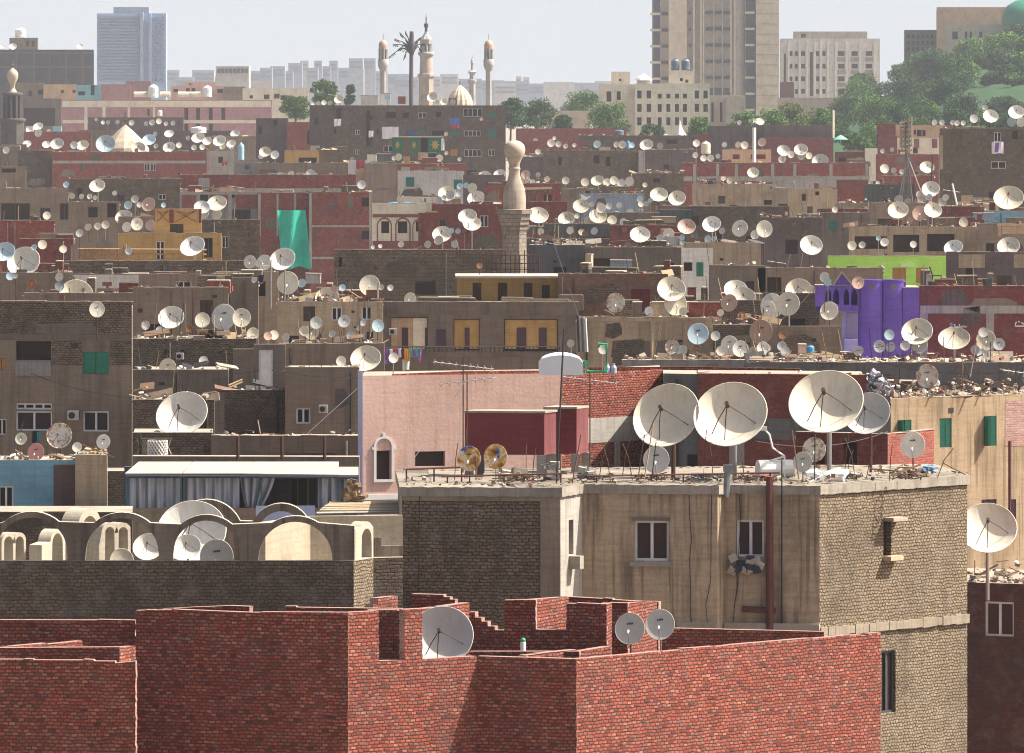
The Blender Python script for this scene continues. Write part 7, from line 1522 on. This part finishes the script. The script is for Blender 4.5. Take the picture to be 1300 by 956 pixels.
tile(0, 0, '65 232 40;10 232 26;540 612 22;587 610 24;620 615 20 r;658 613 30;730 618 24;760 612 30;795 606 30 c;865 615 25;830 618 22;480 598 18;515 612 20;845 668 50;775 670 25;400 232 34 c;940 690 24;190 632 55;145 648 35;245 658 25')
tile(0, 160, '30 120 36;285 88 68 g;190 35 40;370 95 40;412 95 62;232 92 45;135 88 45;528 88 98 b;745 68 66 b;693 110 70 c;845 105 62 c;895 95 30;780 100 25;970 107 28;990 58 65 c;1035 75 50 g;1012 105 30;1040 108 25 r;1097 73 65;1112 100 35 c;1155 88 50;1157 103 28;1175 37 50;330 292 32 b;486 298 78 c;573 335 26;674 365 40;835 330 28 x;640 395 42 b;697 393 30;742 392 68 p;818 395 26 b;360 350 32;407 352 28;448 352 28;475 358 24;1085 385 98 c;1010 405 80 g;1020 440 50 c;1082 442 55 c;234 447 42 c;618 455 84;527 493 42 c;440 505 36;488 500 36;397 535 40 g;685 490 60;632 505 50;750 495 55 p;643 625 36 b;962 600 125;212 592 48 c;170 606 30 b;316 615 40;20 628 110 b;117 678 168;50 750 42 b;78 750 25;158 790 54 r;297 800 50 k;295 755 44;1250 680 62;1293 685 40')
tile(325, 160, '45 128 60 c;93 143 45;25 150 30;120 243 30;175 240 34 c;272 240 50;950 40 22;712 155 36 c;690 160 24;918 160 36 c;952 135 20;1018 165 22 g;528 293 46;1140 250 66 c;1218 240 60;955 337 88 c;970 345 48 g;915 370 40;940 358 28 g;1018 300 32 b;1050 297 30 b;1080 310 50 c;1100 360 86;1012 340 30;885 355 35 r;822 383 40;1057 450 92;1080 487 92;930 540 96 c;912 570 50 c;978 523 28 b;1010 525 30 b;1042 525 26 r;858 592 38;995 590 40 g;1118 698 32 r;725 590 32 c;790 590 25 r;622 600 22;585 605 20;132 665 130;40 683 75;158 785 108;228 785 44 b;568 797 102 c;432 808 36 b;388 815 38 p;625 805 30;672 808 32;1127 -35 18')
tile(325, 0, '340 512 28;310 515 22;415 495 54 c;368 515 24;285 520 18;655 487 36 b;882 484 56;940 508 40 c;983 510 32;905 510 24')
tile(650, 160, '117 75 28;195 85 40 c;232 90 32;268 100 25;312 95 22;130 128 30;212 60 20;425 90 38 b;522 92 30;552 92 40;600 95 30 b;672 93 66 c;740 100 35 g;922 85 38;958 160 34;993 160 36;917 145 30;1030 150 25;1062 93 28;1130 93 32 c;1163 95 40 c;1250 80 44 p;68 243 48 p;60 275 50;103 280 28;175 265 30;268 272 40;130 243 26;365 280 44 c;427 272 66 c;475 280 40;510 272 45 c;545 285 45;587 277 48 c;665 294 26;1206 232 58 c;1088 272 34 c;735 342 88 c;825 360 86 c;345 400 80 c;397 392 28;435 392 28 g;485 400 34;535 397 30;445 410 50;430 450 88 c;387 478 55 c;272 462 84 c;130 445 104 c;500 470 50 c;555 480 40;593 430 34;325 450 25;640 365 32 b;645 390 30;672 388 30;690 372 25 b;75 505 30;143 528 36;290 522 38;348 530 34 m;362 540 30 r;411 524 38;640 542 100;783 540 56 c;739 557 32;740 590 38;873 502 90 p t34;998 490 92;1050 524 34;1139 512 80 c;1215 542 48;1262 515 80 c;980 564 36 b;1010 564 28 b;912 545 34 k;852 556 30 b;855 585 28 b')
tile(650, 0, '1137 612 22;1240 607 48 c;1215 605 22;1190 604 18')
tile(650, 340, '797 105 140 c;818 180 112 c;517 175 92 m t6 S;687 217 50;777 212 48;855 218 45 c;930 330 104 b;1017 340 50;455 408 48;292 378 40;800 395 70 m;820 400 45 b;850 412 55 g;922 400 34 r;1120 110 120;1155 150 130;1085 175 84 p;1042 225 36 c;1148 240 42 r;1280 205 74;1283 155 50 g;1245 320 116 p;1087 385 86;1142 405 78;1045 415 50;1207 425 56 g;1255 400 60')
tile(970, 160, '98 122 66;184 117 68;135 142 36;225 148 36 c;185 150 40;280 175 82 g;90 165 40;603 212 48 c;648 222 30;690 228 28;815 205 72 c;535 285 25;570 285 25 c;833 315 88;785 345 50;790 370 50 g;825 355 35 b;672 370 50;718 380 38;890 380 45 g;908 357 34;670 420 102 c;845 420 90 c;778 437 72 p;728 474 34 p;998 482 50 c;1223 358 150 c t40;354 418 32;236 595 112;440 597 48;490 594 36;572 560 26 b;602 580 44;747 591 36;946 607 94;1222 600 112;2 500 35 b;302 755 50 g;317 780 40 b')
tile(970, 0, '852 612 28;890 612 28;965 615 28 c;943 612 25 g;996 615 26 c;1050 593 44;1133 580 76;1105 537 30 g;1262 560 80;1237 608 50 b;1285 610 50 c;593 755 24;640 748 24 g')
tile(970, 340, '172 110 130 c;236 120 60 c;470 75 60 p;40 190 115;120 180 115 c;325 215 90 c;93 335 44 r;15 400 40;88 390 50 g;107 418 50;40 440 35 b;472 415 52 g L;577 393 58 g L;627 335 54 b L;632 396 50 g L;705 388 52 g L;765 318 156 c t36;778 388 78 g L;950 352 158 c t48;1097 322 52 g;1110 362 98 c;1055 410 50 g;1090 430 55 g L;1175 382 58 g L;815 542 110 m S t4 L htanright')
tile(0, 340, '855 247 130;1118 247 124;1208 250 90 c;1012 262 74 c;727 287 46 m;798 312 42 b;945 303 40 r;665 215 34 hbh1;1265 330 60;1018 465 50 g hbh6;838 500 86 c;485 208 76;1270 60 30')
tile(325, 340, '548 452 152 c hbh9;425 466 52;688 450 52;277 322 72 c;240 315 50 c;300 275 58 g;440 268 58;535 275 32 g;515 300 28;473 340 44 b;380 330 36 g;148 347 40;90 335 50;60 340 45 p;610 290 60 b hbh4;355 150 120 c;770 155 60')
# nearer dishes, one by one
LB = lambda s: dict(label=s)
dish(5+92, 340+168/3.94*0+36, 44, 'c', host='lowL', tilt=20, az=10, **LB('huge yellowed dish half sunk behind ruined parapet above the big brown apartment block'))
dish(230.5, 525, 66.5, 'w', host='bh10b', D=276, tilt=36, az=-14, **LB('biggest grey white dish with three feed arms over the brick base at left'))
dish(75, 553, 32.5, 'm', host='blueroom', tilt=14, az=-8, kind='b', **LB('rust stained cream dish on the roof edge of the blue terrace room'))
dish(45.5, 574, 21, 's', host='blueroom', tilt=10, **LB('pinkish red small dish on the roof edge of the blue terrace room'))
dish(26.5, 557, 14.5, 'w', host='blueroom', **LB('small white dish at the left end of the blue terrace room roof'))
dish(97.5, 567.5, 13, 'w', host='blueroom', **LB('smallest white dish right of the rust stained dish on the blue terrace room'))
dish(131, 561, 17.5, 'w', host='bluepier', **LB('small white dish with logo on the crumbling tan pier'), logo=True)
dish(199, 552.5, 13.5, 'g', host='bh10b', kind='s', **LB('small grey dish above the white wicker basket'))
D_ = 204.6
dish(188, 694, 39, 'w', D=202.6, host='arch', tilt=34, az=-6, kind='b', **LB('white dish peeping from behind the pier of the second front arch'))
dish(243, 674, 88, 'w', D=205.4, host='arch', tilt=33, az=-4, kind='b', **LB('largest whitish dish rising behind the third front arch'))
dish(237, 694, 36, 'w', D=202.4, host='arch', tilt=34, az=-6, kind='b', **LB('cream dish inside the third front arch'))
dish(275, 707, 42, 'g', D=201.1, host='arch', tilt=6, az=-4, kind='s', **LB('grey dish with dark logo low inside the third front arch'), logo=True)
dish(154.5, 712, 30, 'c', D=201.0, host='arch', tilt=14, kind='s', **LB('cream dish rim showing low inside the second front arch'))
dish(845.5, 527, 88, 'c', D=211.2, host='near', tilt=28, az=-22, roll=4, **LB('left one of the three tallest cream dishes on the near roof'))
dish(927, 525.5, 94.5, 'c', D=210.6, host='near', tilt=34, az=-14, **LB('middle one of the three tallest cream dishes on the near roof'))
dish(1048.5, 509.5, 95, 'c', D=211, host='near', tilt=37, az=-12, **LB('right one of the three tallest cream dishes on the near roof'))
dish(1101, 524.5, 59, 'g', D=214.5, host='near', tilt=30, az=-18, **LB('greyer tall dish half hidden behind the right tallest dish'))
dish(833, 583.5, 33, 'g', D=209.6, host='near', tilt=10, az=-6, kind='s', logo=True, **LB('grey dish with dark logo beneath the left tallest dish'))
dish(1033.5, 571, 29, 'm', D=212.0, host='near', tilt=8, az=-6, kind='s', **LB('rust rimmed white dish right of the middle of the near roof'))
dish(1019, 586.5, 24, 'g', D=209.8, host='near', tilt=8, az=-5, kind='s', logo=True, **LB('small grey dish with logo in front of the rust rimmed dish'))
dish(1158.6, 564.5, 31, 'w', D=213.4, host='near', tilt=2, az=-8, kind='s', **LB('white dish with dark peeled patch before the small brick room'))
pr_ = NDISH[-1][0].children[0]; mb = MB(); q = random.Random(8)
for k in range(9): mb.box((q.uniform(-.2, .2), -.042, .27+q.uniform(-.07, .06)), (q.uniform(.05, .14), .012, q.uniform(.05, .13)), (0, q.uniform(-.6, .6), 0))
child('peeled_patch', proto(mb, flat('peel', (.12, .06, .04), .8), False), pr_)
dish(595.3, 582.2, 30, 'q', D=209.0, host='near', tilt=6, az=-8, kind='s', **LB('left of two dishes painted ochre and blue on the near roof'))
dish(629, 579.7, 29.5, 'q', D=209.6, host='near', tilt=6, az=-6, kind='s', **LB('right of two dishes painted ochre and blue on the near roof'))
dish(1254, 670, 74, 'c', D=228, host='redlow', tilt=36, az=-3, roll=-6, kind='b', **LB('very big cream dish cut off by the near house at right'))
dish(799.5, 798, 38, 'g', D=189.0, host='redfg', tilt=14, az=-10, kind='s', logo=True, **LB('left of two grey dishes on the sunlit red brick wall in front'))
dish(837.8, 792.8, 37, 'g', D=190.2, host='redfg', tilt=14, az=-8, kind='s', logo=True, **LB('right of two grey dishes on the sunlit red brick wall in front'))
dish(560, 808, 82, 'g', D=188.6, host='redfg', tilt=26, az=-8, kind='b', **LB('large grey cream dish half hidden in the red brick corner in front'))
# past three hundred, the smallest far dishes become one scatter of their own
KEEP = 305
if len(NDISH) > KEEP:
    small = sorted([d for d in NDISH if not d[6]], key=lambda d: -d[3])[KEEP-len([d for d in NDISH if d[6]]):]; mb = MB(); mats = []
    for d in small:
        root = d[0]
        for ch in root.children:
            mt_ = ch.material_slots[0].material; mt_ in mats or mats.append(mt_); mi = mats.index(mt_)
            Mx = Matrix.Translation(root.location) @ Matrix.Translation(ch.location) @ ch.rotation_euler.to_matrix().to_4x4() @ Matrix.Diagonal((*ch.scale, 1))
            V = [Mx @ v.co for v in ch.data.vertices]
            for p in ch.data.polygons: mb.poly([V[i] for i in p.vertices], [(0, 0)]*len(p.vertices), mi)
        for ch in list(root.children):
            for g in list(ch.children): bpy.data.objects.remove(g)
            bpy.data.objects.remove(ch)
        bpy.data.objects.remove(root); NDISH.remove(d)
    solo(mb, 'dish_scatter', mats, tuple(pt(650, 190, 1300)), 'scatter of the smallest far satellite dishes across the distant rooftops', 'dish scatter', None, 'stuff')
# labels for all the rest: look, then place in the row along one roof
byh = {}
for d in NDISH:
    if d[6]: d[0]['label'] = d[6]
    else: byh.setdefault((d[5], d[4]), []).append(d)
for (hk, tint), L in byh.items():
    L.sort(key=lambda d: d[1]); ws = [d[3] for d in L]; hd = BLD[hk]['desc'] if hk else 'a roof'
    for i, d in enumerate(L):
        a = ADJ[tint]
        if len(L) == 1: s = '%s satellite dish standing on %s' % (a, hd)
        elif d[3] == max(ws) and ws.count(d[3]) == 1: s = 'largest %s satellite dish on %s' % (a, hd)
        else: s = '%s %s dish from the left on %s' % (ORD[min(i, 24)], a, hd)
        d[0]['label'] = s
for d in NDISH: d[0]['group'] = 'satellite dishes on the rooftops'; del d[0]['host']
print('dishes', len(NDISH))
# ================================================================= ground, air, light, camera
mb = MB(); mb.poly([(-4000, -150, 0), (4000, -150, 0), (4000, 7000, 0), (-4000, 7000, 0)]); 
g = solo(mb, 'ground', [plaster('groundm', (.24, .2, .16), 0, .5)], (0, 0, 0), None, None, None, 'structure')
mb = MB(); mb.boxc(-900, 900, -40, 5600, -1, HC+85)
hz = solo(mb, 'haze', [], (0, 0, 0), None, None, None, 'stuff') if False else None
hm = bpy.data.materials.new('haze_air'); hm.use_nodes = True; nt = hm.node_tree
for n in list(nt.nodes): nt.nodes.remove(n)
out = nt.nodes.new('ShaderNodeOutputMaterial'); pv = nt.nodes.new('ShaderNodeVolumePrincipled'); pv.inputs['Color'].default_value = (.82, .89, 1.0, 1); pv.inputs['Density'].default_value = HAZE; pv.inputs['Anisotropy'].default_value = 0.0
nt.links.new(pv.outputs[0], out.inputs['Volume'])
hz = solo(mb, 'haze', [hm], (0, 0, 0), None, None, None, 'stuff')
SUN = Vector((math.cos(R(SEL))*math.cos(R(SAZ)), math.cos(R(SEL))*math.sin(R(SAZ)), math.sin(R(SEL))))
L = bpy.data.lights.new('sun', 'SUN'); L.energy = SUNE; L.angle = R(.53); L.color = (1, .94, .84)
so = bpy.data.objects.new('sun', L); COL.objects.link(so); so.rotation_euler = SUN.to_track_quat('Z', 'Y').to_euler(); so.location = (200, 300, 300)
w = bpy.data.worlds.new('World'); sc.world = w; w.use_nodes = True; nt = w.node_tree; bg = nt.nodes['Background']
sky = nt.nodes.new('ShaderNodeTexSky'); sky.sky_type = 'NISHITA'; sky.sun_disc = False; sky.sun_elevation = R(SEL); sky.sun_rotation = math.atan2(SUN.x, SUN.y); sky.air_density = 1.0; sky.dust_density = 7.0; sky.ozone_density = 1.0; sky.altitude = 50
tcw = nt.nodes.new('ShaderNodeTexCoord'); spw = nt.nodes.new('ShaderNodeSeparateXYZ'); nt.links.new(tcw.outputs['Generated'], spw.inputs[0])
mrw = nt.nodes.new('ShaderNodeMapRange'); mrw.interpolation_type = 'SMOOTHSTEP'; nt.links.new(spw.outputs[2], mrw.inputs[0]); mrw.inputs[1].default_value = .005; mrw.inputs[2].default_value = .14; mrw.inputs[3].default_value = 1; mrw.inputs[4].default_value = 0
mxw = nt.nodes.new('ShaderNodeMix'); mxw.data_type = 'RGBA'; nt.links.new(mrw.outputs[0], mxw.inputs[0]); nt.links.new(sky.outputs[0], mxw.inputs[6]); mxw.inputs[7].default_value = (HORC[0], HORC[1], HORC[2], 1)
nt.links.new(mxw.outputs[2], bg.inputs[0]); bg.inputs[1].default_value = SKYE
cam = bpy.data.cameras.new('camera'); co = bpy.data.objects.new('camera', cam); COL.objects.link(co); co.location = (0, 0, HC); co.rotation_euler = (R(90), 0, 0)
cam.sensor_width = 36; cam.lens = F/1300*36; cam.shift_y = -(478.0-YH)/1300; cam.clip_end = 12000; cam.clip_start = 1; sc.camera = co
sc.view_settings.view_transform = 'Standard'; sc.view_settings.look = 'None'; sc.view_settings.exposure = EXPO; sc.view_settings.gamma = 1
sc.view_settings.use_curve_mapping = False
sc.cycles.max_bounces = 5; sc.cycles.diffuse_bounces = 3; sc.cycles.volume_bounces = 1; sc.cycles.use_denoising = True
sc.cycles.sample_clamp_indirect = 4; sc.cycles.filter_width = 1.1
